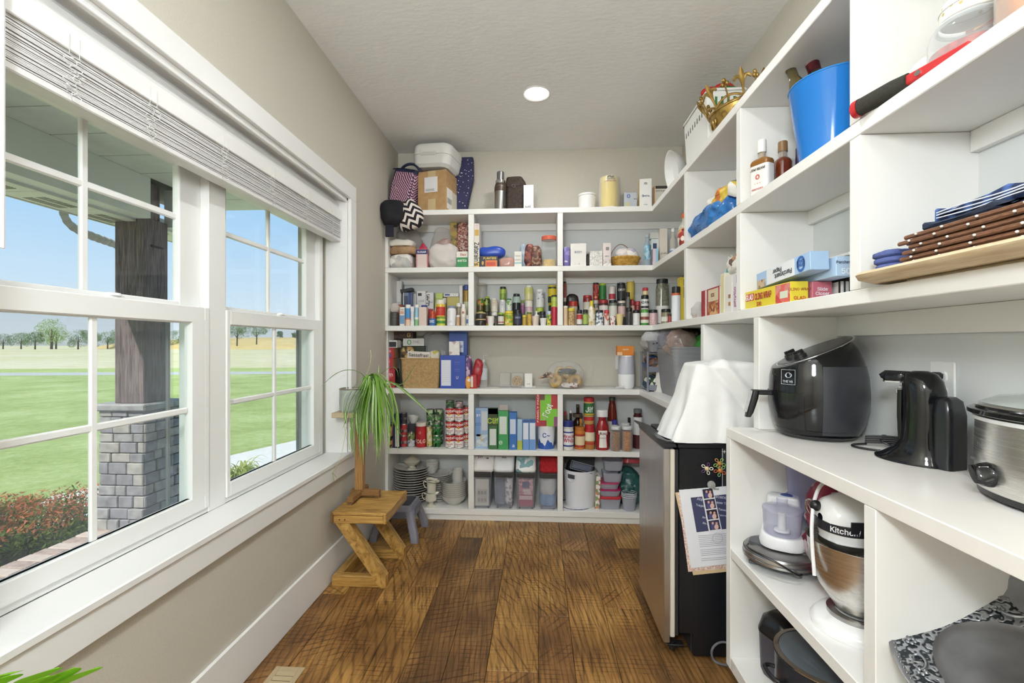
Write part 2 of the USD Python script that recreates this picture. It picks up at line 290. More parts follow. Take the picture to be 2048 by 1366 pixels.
# recessed ceiling light
cl=thing('ceiling_light','round white recessed ceiling light, lit, above the middle of the floor','light',(LAMP[0],LAMP[1],ZC))
obj('trim_ring',lathe([(.082,.0),(.084,-.004),(.078,-.006),(.07,-.0015),(.07,0.)],40),WHITE,cl)
obj('diffuser',lathe([(.07,-.0025),(.05,-.0028),(0,-.003)][::-1],40),N({"e":("emission",{"color":(1,.96,.9),"strength":9.})},[],"e.emission"),cl)
dup(cl,'unseen recessed ceiling light, out of view overhead, placed to brighten the room',(LAMP[0],1.05,ZC))  # out of view, placed to light the room from above
gl=thing('globe_lamp','added fill lamp, a white globe out of view behind the camera','lamp',(PEND[0],PEND[1],PEND[2]))  # added fill lamp, brightens the ceiling and the shelf fronts
obj('cord',tube([(0,0,.20),(0,0,ZC-PEND[2])],.004,8),BLACK,gl);obj('canopy',lathe([(0,ZC-PEND[2]-.025),(.05,ZC-PEND[2]-.022),(.055,ZC-PEND[2])],24),CHROME,gl);obj('fitter',cyl(.03,.05,20,0,0,.15),CHROME,gl)
obj('globe',sphere(.16,sub=3),N({"e":("emission",{"color":(.89,.965,1.),"strength":GLOBE})},[],"e.emission"),gl,smooth=True)
# ---------------- built-in shelving
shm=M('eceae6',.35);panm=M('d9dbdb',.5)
bs=thing('wall_shelving','white painted built-in shelving across the back wall','shelving')
g=.0006
for k in(1,2,3,4,5):obj('shelf',box(XL+g,XR-g,YF,YB-g,S[k]-TS,S[k],.002),shm,bs,smooth=False)
obj('bottom_shelf',box(XL+g,XR-g,YF,YB-g,S[6]-.04,S[6],.002),shm,bs,smooth=False)
obj('toe_kick',box(XL+.016,XR-.3,YF+.012,YF+.03,0,S[6]-.04),shm,bs,smooth=False)
DIV=[(-1.118,-1.078),(-.498,-.458),(.133,.171)]
for zt,zb in((1,2),(2,3),(4,5),(5,6)):
 obj('side_board',box(XL+g,-1.078,YF+.0005,YB-g,S[zb]+g,S[zt]-TS-g,.001),shm,bs,smooth=False)
 for a,b in DIV[1:]:obj('divider',box(a,b,YF+.0005,YB-g,S[zb]+g,S[zt]-TS-g,.0015),shm,bs,smooth=False)
obj('side_board',box(XL+g,-1.09,YF+.03,YB-g,S[4]+g,S[3]-TS-g,.001),shm,bs,smooth=False)
for zt,zb in((1,2),(2,3),(4,5),(5,6)):
 obj('back_panel',box(-1.078,XR-g,YB-.008,YB-g,S[zb]+g,S[zt]-TS-g),panm,bs,smooth=False)
 obj('cleat',box(-1.077,XR-.002,YB-.027,YB-.0085,S[zt]-TS-.052,S[zt]-TS-g,.001),shm,bs,smooth=False)
obj('cleat',box(-1.077,XR-.002,YB-.019,YB-.0085,S[3]-TS-.03,S[3]-TS-g,.001),shm,bs,smooth=False)
# right-hand upper unit
YN=.28
us=thing('wall_shelving','white painted built-in shelving of open boxes on the right wall above the counter','shelving')
for k in(1,2,3):obj('shelf',box(XU,XR-g,YN,YF-g,S[k]-TS,S[k],.002),shm,us,smooth=False)
RD=[(2.452,2.49),(1.807,1.845),(1.152,1.19),(.50,.538)]
for zt,zb in((1,2),(2,3)):
 for a,b in RD:obj('divider',box(XU+.0005,XR-g,a,b,S[zb]+g,S[zt]-TS-g,.0015),shm,us,smooth=False)
 obj('back_panel',box(1.062,XR-g,YN,YF-g,S[zb]+g,S[zt]-TS-g),panm,us,smooth=False)
 for a,b in((2.49,YF),(1.845,2.452),(1.19,1.807),(.538,1.152)):
  obj('cleat',box(1.042,1.0615,a+g,b-g,S[zt]-TS-.052,S[zt]-TS-g,.001),shm,us,smooth=False)
obj('cleat',box(XR-.028,XR-.0085,YN,1.66,S[3]-TS-.07,S[3]-TS-g,.001),shm,us,smooth=False)
obj('back_panel',box(XR-.008,XR-g,YN,YF-g,S[4]+g,S[3]-TS-g),panm,us,smooth=False)
obj('side_panel',box(XU+.0005,XR-.009,1.66,1.70,.9466,S[3]-TS-g,.0015),shm,us,smooth=False)
# the counter-height shelf that carries on along the right wall to the fridge, with the upright at its end
ls=thing('corner_shelving','white painted corner shelving between the back shelves and the fridge','shelving')
obj('shelf',box(.70,XR-g,2.206,YF-g,S[4]-TS,S[4],.002),shm,ls,smooth=False)
obj('shelf',box(.70,XR-g,2.345,YF-g,S[5]-TS,S[5],.002),shm,ls,smooth=False)
obj('bottom_shelf',box(.70,XR-g,2.345,YF-g,S[6]-.04,S[6],.002),shm,ls,smooth=False)
obj('side_panel',box(.79,XR-.009,2.208,2.246,S[4]+g,S[3]-TS-g,.0015),shm,ls,smooth=False)
obj('side_panel',box(.701,XR-.009,2.306,2.344,0,S[4]-TS-g,.0015),shm,ls,smooth=False)
obj('back_panel',box(XR-.008,XR-g,2.25,YF-g,S[6]+g,S[4]-TS-g),panm,ls,smooth=False)
# lower counter unit
ZK,ZL,ZM=.946,.517,.125
ku=thing('counter_unit','white painted counter with open shelves beneath, right foreground','counter')
obj('worktop',box(XK,XR-g,YN,1.703,ZK-.0345,ZK,.002),NM('e3dfd9','e8e4df',9.,.28,lo=.3,hi=.7),ku,smooth=False)
obj('end_panel',box(XK+.0005,XR-g,1.667,1.7025,.078,ZK-.035,.0015),shm,ku,smooth=False)
obj('shelf',box(XK+.0005,XR-g,YN,1.6665,ZL-.034,ZL,.002),shm,ku,smooth=False)
obj('bottom_shelf',box(XK+.0005,XR-g,YN,1.6665,.0785,ZM,.002),shm,ku,smooth=False)
obj('toe_kick',box(XK+.06,XK+.08,YN,1.64,0,.078),shm,ku,smooth=False);obj('toe_kick',box(XK+.06,XR-g,1.64,1.66,0,.078),shm,ku,smooth=False)
for za,zb in((ZL+g,ZK-.035),(ZM+g,ZL-.0345)):
 obj('divider',box(XK+.0008,XR-g,.966,1.0,za,zb,.0015),shm,ku,smooth=False)
 obj('back_panel',box(1.02,1.03,YN,1.666,za,zb),panm,ku,smooth=False)
# ---------------- blind, wand
bl=thing('window_blind','white slatted blind drawn up in a stack at the top of the windows','blind')
VY0,VY1=.76,2.527
obj('valance',[box(-1.14,-1.128,VY0,VY1,1.962,2.022,.002),box(-1.19,-1.14,VY0,VY1,1.972,2.018)],WHITE,bl,smooth=False)
obj('headrail',box(-1.205,-1.145,VY0+.005,VY1-.003,2.019,2.062,.002),WHITE2,bl,smooth=False)
slm=M('dcdbd9',.4)
for i in range(24):
 z=1.861+i*.0042+(.0006 if i%3 else-.0005);dx=float(rng.uniform(-.002,.002));t=.0026
 obj('slat',box(-1.186+dx,-1.136+dx,VY0+.008,VY1-.006,z,z+t),slm,bl,smooth=False)
obj('bottom_rail',box(-1.187,-1.134,VY0+.008,VY1-.006,1.841,1.859,.003),M('e4e3e1',.35),bl,smooth=False)
cordm=M('e8e6e2',.7)
for i,y in enumerate((1.03,1.255,1.56,1.85,2.13,2.41)):
 r=np.random.default_rng(i);ms=[tube([(-1.1265,y-.012,2.0),(-1.1265,y-.012,1.95)],.0007,5),tube([(-1.1265,y+.012,2.0),(-1.1265,y+.012,1.95)],.0007,5)]
 for q in range(9):
  z=1.945-q*.0115;yy=y+r.uniform(-.012,.012);a=np.linspace(0,2*math.pi,14)
  ms.append(tube(np.c_[-1.1275+.004*np.sin(a*2+q),yy+r.uniform(.008,.017)*np.cos(a),z+r.uniform(.004,.010)*np.sin(a)],.0008,5,caps=False))
 obj('ladder_cord',ms,cordm,bl)
wy=atX(3,490,-1.12)[1];obj('tilt_wand',[tube([(-1.12,wy,2.0),(-1.12,wy,atX(3,496,-1.12)[2])],.0055,8)],WHITE,bl)
# ---------------- outside: ground
GZ=-.5
def poly(pts,z,name,m,thick=.02,**kw):
 import shapely.geometry as sg
 e=trimesh.creation.extrude_polygon(sg.Polygon([(p[0],p[1])for p in pts]),thick);e.apply_translation((0,0,z-thick))
 return obj(name,e,m,smooth=False,kind='structure',**kw)
def grass_m(c1,c2,c3,sc,rough=.9):
 return N({"g":("geometry",{}),"a":("noise_texture",{"scale":sc,"detail":6.,"roughness":.7}),"b":("noise_texture",{"scale":sc*.09,"detail":3.}),"mx":("math",{"math_type":"multiply_add","value2":.55}),"mb":("math",{"math_type":"multiply","value2":.45}),"r":("rgb_ramp",{"ramp":[(.33,lin(c1)),(.5,lin(c2)),(.66,lin(c3))]}),"p":("principled_bsdf",{"roughness":rough,"specular_ior_level":.1}),"bp":("bump",{"distance":.03,"strength":.8})},[("g.position","a.vector"),("g.position","b.vector"),("b.fac","mb.value1"),("a.fac","mx.value1"),("mb.value","mx.value3"),("mx.value","r.fac"),("r.color","p.base_color"),("a.fac","bp.height"),("bp.normal","p.normal")])
lawn=grass_m('8a9a52','a6b56e','c2cc92',7.)
field=grass_m('b3b878','d2c9a0','e0d8c0',.55)
verge=grass_m('98a860','aebc70','bcc886',2.)
gz=lambda px,py:atZ(px,py,GZ)[:2]
A0,A1=gz(-900,757),gz(900,746);B0,B1=gz(-900,749.5),gz(900,741);C0,C1=gz(-900,742),gz(900,734)
poly([(-1.3,-30),(-1.3,60),A1,A0,(-40,-30)],GZ,'lawn',lawn)
poly([A0,A1,B1,B0],GZ-.005,'road',M('b9bab4',.9))
poly([B0,B1,C1,C0],GZ,'grass_verge',verge)
D0,D1=gz(-900,691.6),gz(900,691.6)
poly([C0,C1,D1,D0],GZ-.002,'meadow',field,.3)
k=1.
sf0,sf1=gz(100,997),gz(625,875);sn0,sn1=gz(183,1036),gz(373,982)
ext=lambda p,q,t:(p[0]+(q[0]-p[0])*t,p[1]+(q[1]-p[1])*t)
poly([ext(sf0,sf1,-1.2),ext(sf0,sf1,2.2),ext(sn0,sn1,6.5),ext(sn0,sn1,-4)],GZ+.02,'sidewalk',NM('dbd6cc','e8e4db',6.,.85,lo=.3,hi=.7))
poly([(-3.7,-3),(-3.7,6.5),ext(sn0,sn1,4.),ext(sn0,sn1,-4)],GZ+.012,'mulch_bed',NM('2b2728','56504e',40.,.95,bump=.02))
# hill and far trees
hm_=trimesh.creation.icosphere(4,1.);hm_.apply_scale((90,60,6.5));hx=atZ(560,695,GZ);d200=190
hp=np.array(ray(575,689.5))*230;hm_.apply_translation((hp[0],hp[1],-1.6));obj('hill',hm_,grass_m('b39a62','cbb37a','dcc894',.2),smooth=True,kind='structure')
leafm={}
def leaf_m(c1,c2):
 k=(c1,c2)
 if k not in leafm:
  leafm[k]=N({"g":("geometry",{}),"n":("noise_texture",{"scale":1.1,"detail":4.}),"r":("rgb_ramp",{"ramp":[(.35,lin(c1)),(.65,lin(c2))]}),"d":("principled_bsdf",{"roughness":.7,"specular_ior_level":.2}),"t":("translucent_bsdf",{}),"m":("mix_closure",{"fac":.35})},[("g.position","n.vector"),("n.fac","r.fac"),("r.color","d.base_color"),("r.color","t.color"),("d.BSDF","m.closure1"),("t.BSDF","m.closure2")],"m.closure")
 return leafm[k]
def cards(P,Nn,size,r,asp=1.5):
 """leaf quads (two triangles each) at P, roughly facing Nn"""
 n=len(P);t=r.normal(size=(n,3));Nn=Nn+.6*r.normal(size=(n,3));Nn/=np.linalg.norm(Nn,axis=1,keepdims=True)+1e-9
 a=np.cross(Nn,t);a/=np.linalg.norm(a,axis=1,keepdims=True)+1e-9;b=np.cross(Nn,a);s=size*r.uniform(.6,1.3,(n,1))
 V=np.stack([P-a*s,P-b*s/asp*.5,P+a*s,P+b*s/asp*.5],1).reshape(-1,3);i=np.arange(n)[:,None]*4
 return trimesh.Trimesh(V,np.vstack([i+[0,1,2],i+[0,2,3]]),process=False)
def crown(blobs,n,leaf,seed):
 r=np.random.default_rng(seed);w=np.array([b[3]**2 for b in blobs]);pick=r.choice(len(blobs),n,p=w/w.sum());b=np.array(blobs)[pick]
 u=r.normal(size=(n,3));u/=np.linalg.norm(u,axis=1,keepdims=True);P=b[:,:3]+u*b[:,3:4]*r.uniform(.72,1.05,(n,1))
 return cards(P,u,leaf,r)
def far_tree(name,label,px,pybase,pytop,wpx,D,c1,c2,seed,trunk=.2,n=2600,group=None):
 a=np.array(ray(px,689.5))*D;z0=H+(CY-pybase)*D/F;h=(pybase-pytop)*D/F;w=wpx*D/F
 t=thing(name,label,'tree',(a[0],a[1],z0),group=group);r=np.random.default_rng(seed)
 blobs=[(0,0,h*(trunk+(1-trunk)*.5),min(w,h)*.36)]
 for i in range(11):
  an=r.uniform(0,6.28);rr=w*.34*r.uniform(.5,1);blobs.append((rr*math.cos(an),rr*math.sin(an),h*r.uniform(trunk+.1,.84),min(w*.5,h)*r.uniform(.18,.34)))
 blobs=[(x,y,min(z,h-q),q)for x,y,z,q in blobs]
 obj('foliage',crown(blobs,n,.011*h+.09,seed),leaf_m(c1,c2),t,smooth=False)
 obj('trunk',[tube([(0,0,-1),(.1,0,h*.35),(.0,.1,h*.6)],[h*.035,h*.026,h*.01],8),tube([(.05,0,h*.25),(w*.14,.0,h*.55)],[h*.018,h*.006],6),tube([(.05,0,h*.22),(-w*.14,.2,h*.5)],[h*.018,h*.006],6)],M('5d4f42',.9),t)
GT='trees along the far edge of the meadow'
for i,(px,yb,yt,w,lab,c)in enumerate(((-60,698,662,70,'dark green tree far left of the distant tree line',0),(6,698,663,46,'low dark tree at the left end of the distant tree line in the left window',0),(42,698,662,44,'small mid-green tree left of the tall pale tree on the far tree line',1),(70,698,658,40,'round tree touching the left side of the tall pale tree',0),(103,698,631,62,'tallest pale green tree of the distant tree line',2),(112,698,648,56,'bright yellow-green rounded tree in front of the tallest one',2),(156,697,655,48,'blue-green tree right of the tallest tree on the tree line',0),(183,697,657,40,'tree of the far line behind the white muntin of the left window',1),(215,697,658,44,'tree of the far line just left of the porch post',1),(258,697,655,60,'tree of the far line hidden behind the porch post',0),(318,697,657,50,'tree of the far line emerging at the post edge',0),(360,697,656,44,'dark tree right of the porch post',1),(378,698,653,26,'brighter tree at the right edge of the left window',2),(420,698,655,60,'tree of the far line behind the window mullion',1))):
 far_tree('distant_tree',lab,px,yb,yt,w,170+6*(i%3),*(('4c6a3c','7c9858'),('587844','8ea868'),('7a9a48','b2c870'))[c],seed=i,trunk=.08)
far_tree('distant_tree','spreading tree with a dark trunk, left in the right window',474,686,644,52,150,'4f6a40','86a060',31,.28)
far_tree('distant_tree','spreading tree with a split trunk, middle of the right window',513,683,645,56,150,'4f6a44','86a064',32,.28)
far_tree('distant_tree','dark narrow tree right of the right window muntin',560,677,660,16,210,'46603f','6f8a58',33,.05)
far_tree('distant_tree','small round dark tree on the brown hilltop',590,678,665,15,210,'4f6440','768a5a',34,.05)
far_tree('distant_tree','bright green bush-like tree on the hill near the right window edge',611,686,663,30,160,'5f8044','94b060',35,.02)
# young tree whose twigs show at the right edge of the upper sash
yt_=np.array(ray(634,689.5))*13
yt=thing('young_tree','young tree with sparse twigs, just at the right edge of the right window','tree',(yt_[0],yt_[1],GZ));r_=np.random.default_rng(5)
tw=[tube([(0,0,0),(.02,0,1.8),(0,.03,3.3)],[.04,.03,.008],6)];LP=[]
for i in range(26):
 z=r_.uniform(1.4,3.2);an=r_.uniform(0,6.28);L=r_.uniform(.25,.62)*(1.15-.25*(z-1.4));e=np.array([L*math.cos(an),L*math.sin(an),L*.5]);p0=np.array([0,0,z]);tw.append(tube([p0,p0+e*.5,p0+e],[.008,.006,.003],4));LP+=[p0+e*f+r_.normal(0,.03,3)for f in np.linspace(.35,1.05,14)]
obj('trunk',tw,M('5a4c40',.9),yt);obj('foliage',cards(np.array(LP),r_.normal(size=(len(LP),3)),.035,r_),leaf_m('4c6a34','7c9a50'),yt,smooth=False)
# ---------------- porch: slab with a brick edge, stone pier, post, beam, ceiling, eave
PZ=-.3;x0,y0,_=atY(288,700,3.6)
ps=thing('porch_floor',None,None,kind='structure')
obj('slab',box(-3.52,-1.36,-2.5,4.15,GZ-.1,PZ-.012),M('8d8580',.9),ps,smooth=False)
obj('edge_mortar',box(-3.74,-3.52,-2.5,4.15,GZ-.1,PZ-.012),M('b5aaa2',.9),ps,smooth=False)
bk=[NM('a58f88','c9b3a8',30.,.9,bump=.002),NM('cdbab0','dccbc0',30.,.9,bump=.002),NM('7c6a6c','97868a',30.,.9,bump=.002),NM('8d7476','a68f8c',30.,.9,bump=.002)]
i=0;y=1.9
while y<4.1:
 obj('brick',box(-3.75,-3.555,y,y+.092,GZ,PZ+float(rng.uniform(-.003,.003)),.005),bk[i%2],ps,smooth=False);y+=.102;i+=1
i=0
for cxi in range(5):
 yy=1.7-.1*(cxi%2)
 while yy<4.1:
  xx=-3.545+cxi*.105
  obj('brick',box(xx,xx+.095,yy,yy+.195,PZ-.06,PZ+float(rng.uniform(-.003,.003)),.004),bk[2+(i*7+cxi)%2],ps,smooth=False);yy+=.205;i+=1
pier=thing('stone_pier','grey stacked-stone pier under the dark porch post outside the left window','pier',(x0,y0,PZ))
W=.40
obj('core',box(-W+.02,-.02,.02,W-.02,-.2,1.03),M('4f4c4c',.95),pier,smooth=False)
stm=[NM(a,b,14.,.92,bump=.006,detail=6.)for a,b in(('8f8d90','b3b1b2'),('7d7b80','a3a1a6'),('9b9794','bdb9b4'),('858389','9d9ba3'))]
r_=np.random.default_rng(11);z=-.02
hs=[.105,.09,.1,.085,.095,.1,.08,.09,.075,.08,.06,.05]
for ci,hh in enumerate(hs):
 fl_=max(0.,.028-z*.09)if z<.3 else 0.
 for face in range(4):
  q=r_.uniform(.0,.05);u=-fl_
  end=W+fl_
  while u<end-.02:
   wd=float(r_.uniform(.08,.2));v=min(end,u+wd)
   if end-v<.05:v=end
   p=float(r_.uniform(.0,.014))+fl_;a,b=u+.003,v-.003
   pr=box(a,b,-p,.05,z+.003,z+hh-.003,.006)
   if face==0:pr.apply_translation((-W,0,0))
   elif face==1:pr=rot(pr,90)
   elif face==2:pr=mv(rot(pr,180),0,W,0)
   else:pr=mv(rot(pr,-90),-W,W,0)
   if face==1:pass
   obj('stone',pr,stm[int(r_.integers(4))],pier,smooth=False);u=v
 z+=hh
obj('cap',box(-W-.035,.035,-.035,W+.035,z,z+.06,.012),stm[0],pier,smooth=False)
ztop=PZ+z+.06
postm=N({"tc":("texture_coordinate",{}),"mp":("mapping",{"scale":(22,22,1.2)}),"n":("noise_texture",{"scale":3.,"detail":6.,"distortion":1.2}),"r":("rgb_ramp",{"ramp":[(.35,lin('55484a')),(.65,lin('8a7a7c'))]}),"p":("principled_bsdf",{"roughness":.75}),"b":("bump",{"distance":.006,"strength":.8})},[("tc.object","mp.vector"),("mp.vector","n.vector"),("n.fac","r.fac"),("r.color","p.base_color"),("n.fac","b.height"),("b.normal","p.normal")])
xa,xb=atY(229,700,y0+.03)[0]-x0,-.028;yb=atX(336,700,x0-.028)[1]-y0
po=thing('porch_post','dark weathered square timber post standing on the stone pier','post',(x0,y0,ztop))
obj('post',[box(xa,xb,.03,yb,0,2.34-ztop,.006)],postm,po,smooth=False)
obj('post_top',[box(xa+.06,xb-.03,.055,yb-.05,2.335-ztop,2.66-ztop,.004)],postm,po,smooth=False)
obj('bracket',[box(xb-.02,xb+.006,.1,.22,2.10-ztop,2.115-ztop)],M('3a2f2c',.6),po,smooth=False)
soff=NM('d9d8d2','e3e2dc',8.,.6);fas=M('e2e2de',.55)
pr=thing('porch_roof',None,None,kind='structure')
bx=x0+.04
obj('beam',[box(bx-.14,bx,-3,y0+.02,2.32,2.66),box(bx-.14,bx,y0+.32,4.35,2.32,2.66),box(bx-.45,bx-.14,-3,4.35,2.31,2.34)],fas,pr,smooth=False)
xe=-1.36
nb=22
for i in range(nb):
 w_=(4.55+3)/nb
 obj('ceiling_board',box(bx,-1.36,-3+i*w_+.004,-3+(i+1)*w_-.004,2.66,2.675,.002),soff,pr,smooth=False)
obj('roof',box(bx-.55,-1.2,-3,4.55,2.68,2.8),M('6a6662',.9),pr,smooth=False)
oe=-3.5
for i in range(18):
 obj('soffit_panel',box(bx-.45,bx-.14,-3+i*.42+.003,-3+(i+1)*.42-.003,2.30,2.309,.001),M('e4e2d8',.6),pr,smooth=False)
vm=M('77726a',.8);sl=[]
for j in range(8):
 yv=.9+j*.42
 for q in range(14):
  for rr in range(2):sl.append(box(bx-.40+rr*.1,bx-.325+rr*.1,yv+q*.018,yv+q*.018+.008,2.2985,2.2999))
obj('vent_slot',sl,vm,pr,smooth=False,kind='stuff')
obj('fascia',box(bx-.47,bx-.45,-3,4.55,2.296,2.5),M('c9c5bc',.6),pr,smooth=False)
obj('gutter',box(bx-.58,bx-.47,-3,4.55,2.34,2.5,.02),M('dedad4',.4),pr,smooth=False)
dsX=bx-.52
pts=[atX(127,390,dsX),atX(127,425,dsX),atX(137,446,dsX),atX(160,462,dsX),atX(200,478,dsX),atX(240,493,dsX)]
dc=curve(pts,26);ds=thing('downspout','white corrugated gutter downspout bending toward the porch post','downspout',(0,0,0))
obj('pipe',tube(dc,.034,4),M('d8d5d2',.4),ds,smooth=False)
obj('rib',[tube(np.r_[[dc[i]*1.0],[dc[i+1]]],.037,4)for i in range(1,25,2)],M('cfccc9',.4),ds,smooth=False)
# shrub, daylily
r_=np.random.default_rng(3)
sb=atZ(62,1130,GZ+.05);shr=thing('shrub','rounded shrub with orange-red tips over green leaves beside the porch bricks','shrub',(-4.42,3.55,GZ))
blobs=[(float(r_.uniform(-.38,.38)),float(r_.uniform(-.95,.55)),float(r_.uniform(.1,.26)),float(r_.uniform(.14,.24)))for _ in range(34)]
obj('foliage',crown(blobs,9000,.022,1),leaf_m('44602c','86a048'),shr,smooth=False)
bt=[(x,y,z+.03,q)for x,y,z,q in blobs];cr=crown(bt,9000,.02,2);ctr=cr.triangles_center;keep=ctr[:,2]>.22+.06*np.sin(ctr[:,0]*14)*np.cos(ctr[:,1]*11)
obj('leaf_tips',trimesh.Trimesh(cr.vertices,cr.faces[keep],process=False),leaf_m('c2603a','e09a6a'),shr,smooth=False)
obj('stem',[tube([(0,0,0),(b[0]*.5,b[1]*.5,b[2]*.6),b[:3]],[.01,.008,.004],4)for b in blobs[:14]],M('4c3a2e',.9),shr)
def blade(base,d,L,lift,w,n=7,droop=1.,twist=0.):
 """arching strap leaf: a thin folded strip"""
 t=np.linspace(0,1,n);d=np.asarray(d,float)/(np.linalg.norm(d)+1e-9);side=np.array([-d[1],d[0],0])
 P=np.asarray(base)+np.outer(t*L,d)+np.outer(lift*(t-droop*t*t),[0,0,1.]);ww=w*np.clip(np.minimum(.35+t*3,(1-t)*2.2),.03,1)
 A=P+side*ww[:,None]/2;B=P-side*ww[:,None]/2;C=P-np.array([0,0,1.])*ww[:,None]*.18
 V=np.stack([A,C,B],1).reshape(-1,3);Fc=[]
 for i in range(n-1):
  a=i*3;Fc+=[[a,a+1,a+4],[a,a+4,a+3],[a+1,a+2,a+5],[a+1,a+5,a+4]]
 return trimesh.Trimesh(V,np.array(Fc),process=False)
lx,ly,_=atZ(482,968,GZ);dl=thing('daylily','clump of arching yellow-green daylily leaves beyond the right window sill','plant',(lx,ly,GZ))
obj('leaves',[blade((r_.normal(0,.05),r_.normal(0,.05),0),(math.cos(a),math.sin(a),0),r_.uniform(.15,.4),r_.uniform(.5,.95),.022,8,r_.uniform(.75,1.1))for a in r_.uniform(0,6.28,80)],leaf_m('8a9a3a','c8d070'),dl,smooth=True)
# wall outside, so that the house has a face
struct('wall_exterior',[box(XO-.02,XO,-3,OY0+.03,GZ,2.68),box(XO-.02,XO,OY1-.03,4.5,GZ,2.68),box(XO-.02,XO,OY0,OY1,GZ,OZ0-.02),box(XO-.02,XO,OY0,OY1,2.0,2.68)],M('b9b4aa',.8),smooth=False)
# ---------------- floor register and outlets
fx0,fy0,_=atZ(560,1334,0);fr=thing('floor_register','tan metal floor vent register with dark slots by the left baseboard','vent')
X0,Y1_,_=atZ(553,1334.5,0);X1,_,_=atZ(613,1334.5,0);L_=.30
rm=M('b3a07f',.5)
obj('register_frame',[box(X0,X0+.022,Y1_-L_,Y1_,0,.006,.002),box(X1-.022,X1,Y1_-L_,Y1_,0,.006,.002),box(X0+.02,X1-.02,Y1_-.024,Y1_,0,.0058,.002),box(X0+.02,X1-.02,Y1_-L_,Y1_-L_+.024,0,.0058,.002)],rm,fr,smooth=False)
obj('duct',box(X0+.02,X1-.02,Y1_-L_+.02,Y1_-.02,-.002,.0012),M('231c14',.9),fr,smooth=False)
for i in range(10):
 yy=Y1_-.036-i*.0245
 obj('slat',rot(box(X0+.021,X1-.021,yy-.0085,yy+.0085,.0024,.0042),16,(1,0,0),(0,yy,.003)),rm,fr,smooth=False)
def outlet(label,loc,rz):
 o=thing('wall_outlet',label,'outlet',loc,rz)
 obj('cover_plate',mv(rot(rbox(.072,.118,.006,.005),90,(1,0,0)),0,-.0005,0),WHITE,o)
 for zz in(-.02,.02):
  s=obj('socket',mv(rot(rbox(.034,.029,.003,.01),90,(1,0,0)),0,-.0062,zz),M('f4f3f0',.3),o)
  obj('slot',[box(-.008,-.006,-.0098,-.0092,zz-.001,zz+.008),box(.006,.008,-.0098,-.0092,zz-.001,zz+.007),mv(rot(cyl(.0026,.0006,10),90,(1,0,0)),0,-.0092,zz-.008)],M('3a3a3a',.5),s)
 return o
ox,_,oz=atY(1240,723,YB);outlet('white wall outlet on the back wall beside the white and grey humidifier',(ox,YB,oz),0)
_,oy,oz=atX(1889,768,XR-.008);outlet('white wall outlet behind the black can opener',(XR-.0085,oy,oz),-90)
# ================= things on the back shelves
class PL:pass
def place(k,x0,x1,yt,back,yb=None):
 """front extent in the photograph at the depth YF + back, standing on shelf k (or at height of pixel yb)"""
 p=PL();p.y=YF+back;a=atY(x0,yt,p.y);b=atY(x1,yt,p.y);p.x=(a[0]+b[0])/2;p.w=b[0]-a[0]
 p.z=S[k]+.0004 if yb is None else(yb if yb<5 else atY(x0,yb,p.y)[2]);p.h=a[2]-p.z;p.d=p.w;return p
def rplace(k,y0,y1,h,front=.03,z=None):
 """on the right-hand unit: facing -x, from y0 to y1"""
 p=PL();p.x=XU+front;p.y=(y0+y1)/2;p.w=y1-y0;p.h=h;p.z=(S[k]+.0004)if z is None else z;p.side=True;p.d=p.w;return p
def RY(px,front=.03,X=None):return atX(px,600,XU+front if X is None else X)[1]
def RZ(px,py,front=.03,X=None):return atX(px,py,XU+front if X is None else X)[2]
def spot(p,d):
 """Xform position for something of depth d whose front stands at p"""
 return((p.x+d/2,p.y,p.z),-90.)if hasattr(p,'side')else((p.x,p.y+d/2,p.z),0.)
def mcol(c,rough=.5):return c if not isinstance(c,str)else M(c,rough)
def carton(name,label,p,d,col,panels=(),texts=(),rz=0.,cat='box',group=None,b=.0012,rough=.45,tilt=0.,side=None):
 (loc,r0)=spot(p,d);t=thing(name,label,cat,loc,r0+rz,group,ry=tilt);w,h=p.w,p.h
 obj('carton',cbox(w,d,h,b),mcol(col,rough),t,smooth=False)
 for q in panels:
  u0,u1,v0,v1,c=q[:5];e=.0004+.0002*(len(q)>5)
  obj('print_panel',box((u0-.5)*w,(u1-.5)*w,-d/2-e,-d/2+.0002,v0*h,v1*h),mcol(c,rough),t,smooth=False)
 if side:
  for s,c in side:obj('side_panel',box(s*w/2-(.0002 if s>0 else.0004),s*w/2+(.0004 if s>0 else.0002),-d/2+.002,d/2-.002,.002,h-.002),mcol(c,rough),t,smooth=False)
 for q in texts:
  s,u,v,hh,c=q[:5];m=text(s,hh*h,bold=len(q)>5 and q[5],width=q[6]*w if len(q)>6 else None)
  if len(q)>7:m=rot(m,q[7],(0,1,0))
  obj('lettering',mv(m,(u-.5)*w,-d/2-.0006,v*h),mcol(c,rough),t,smooth=False)
 return t
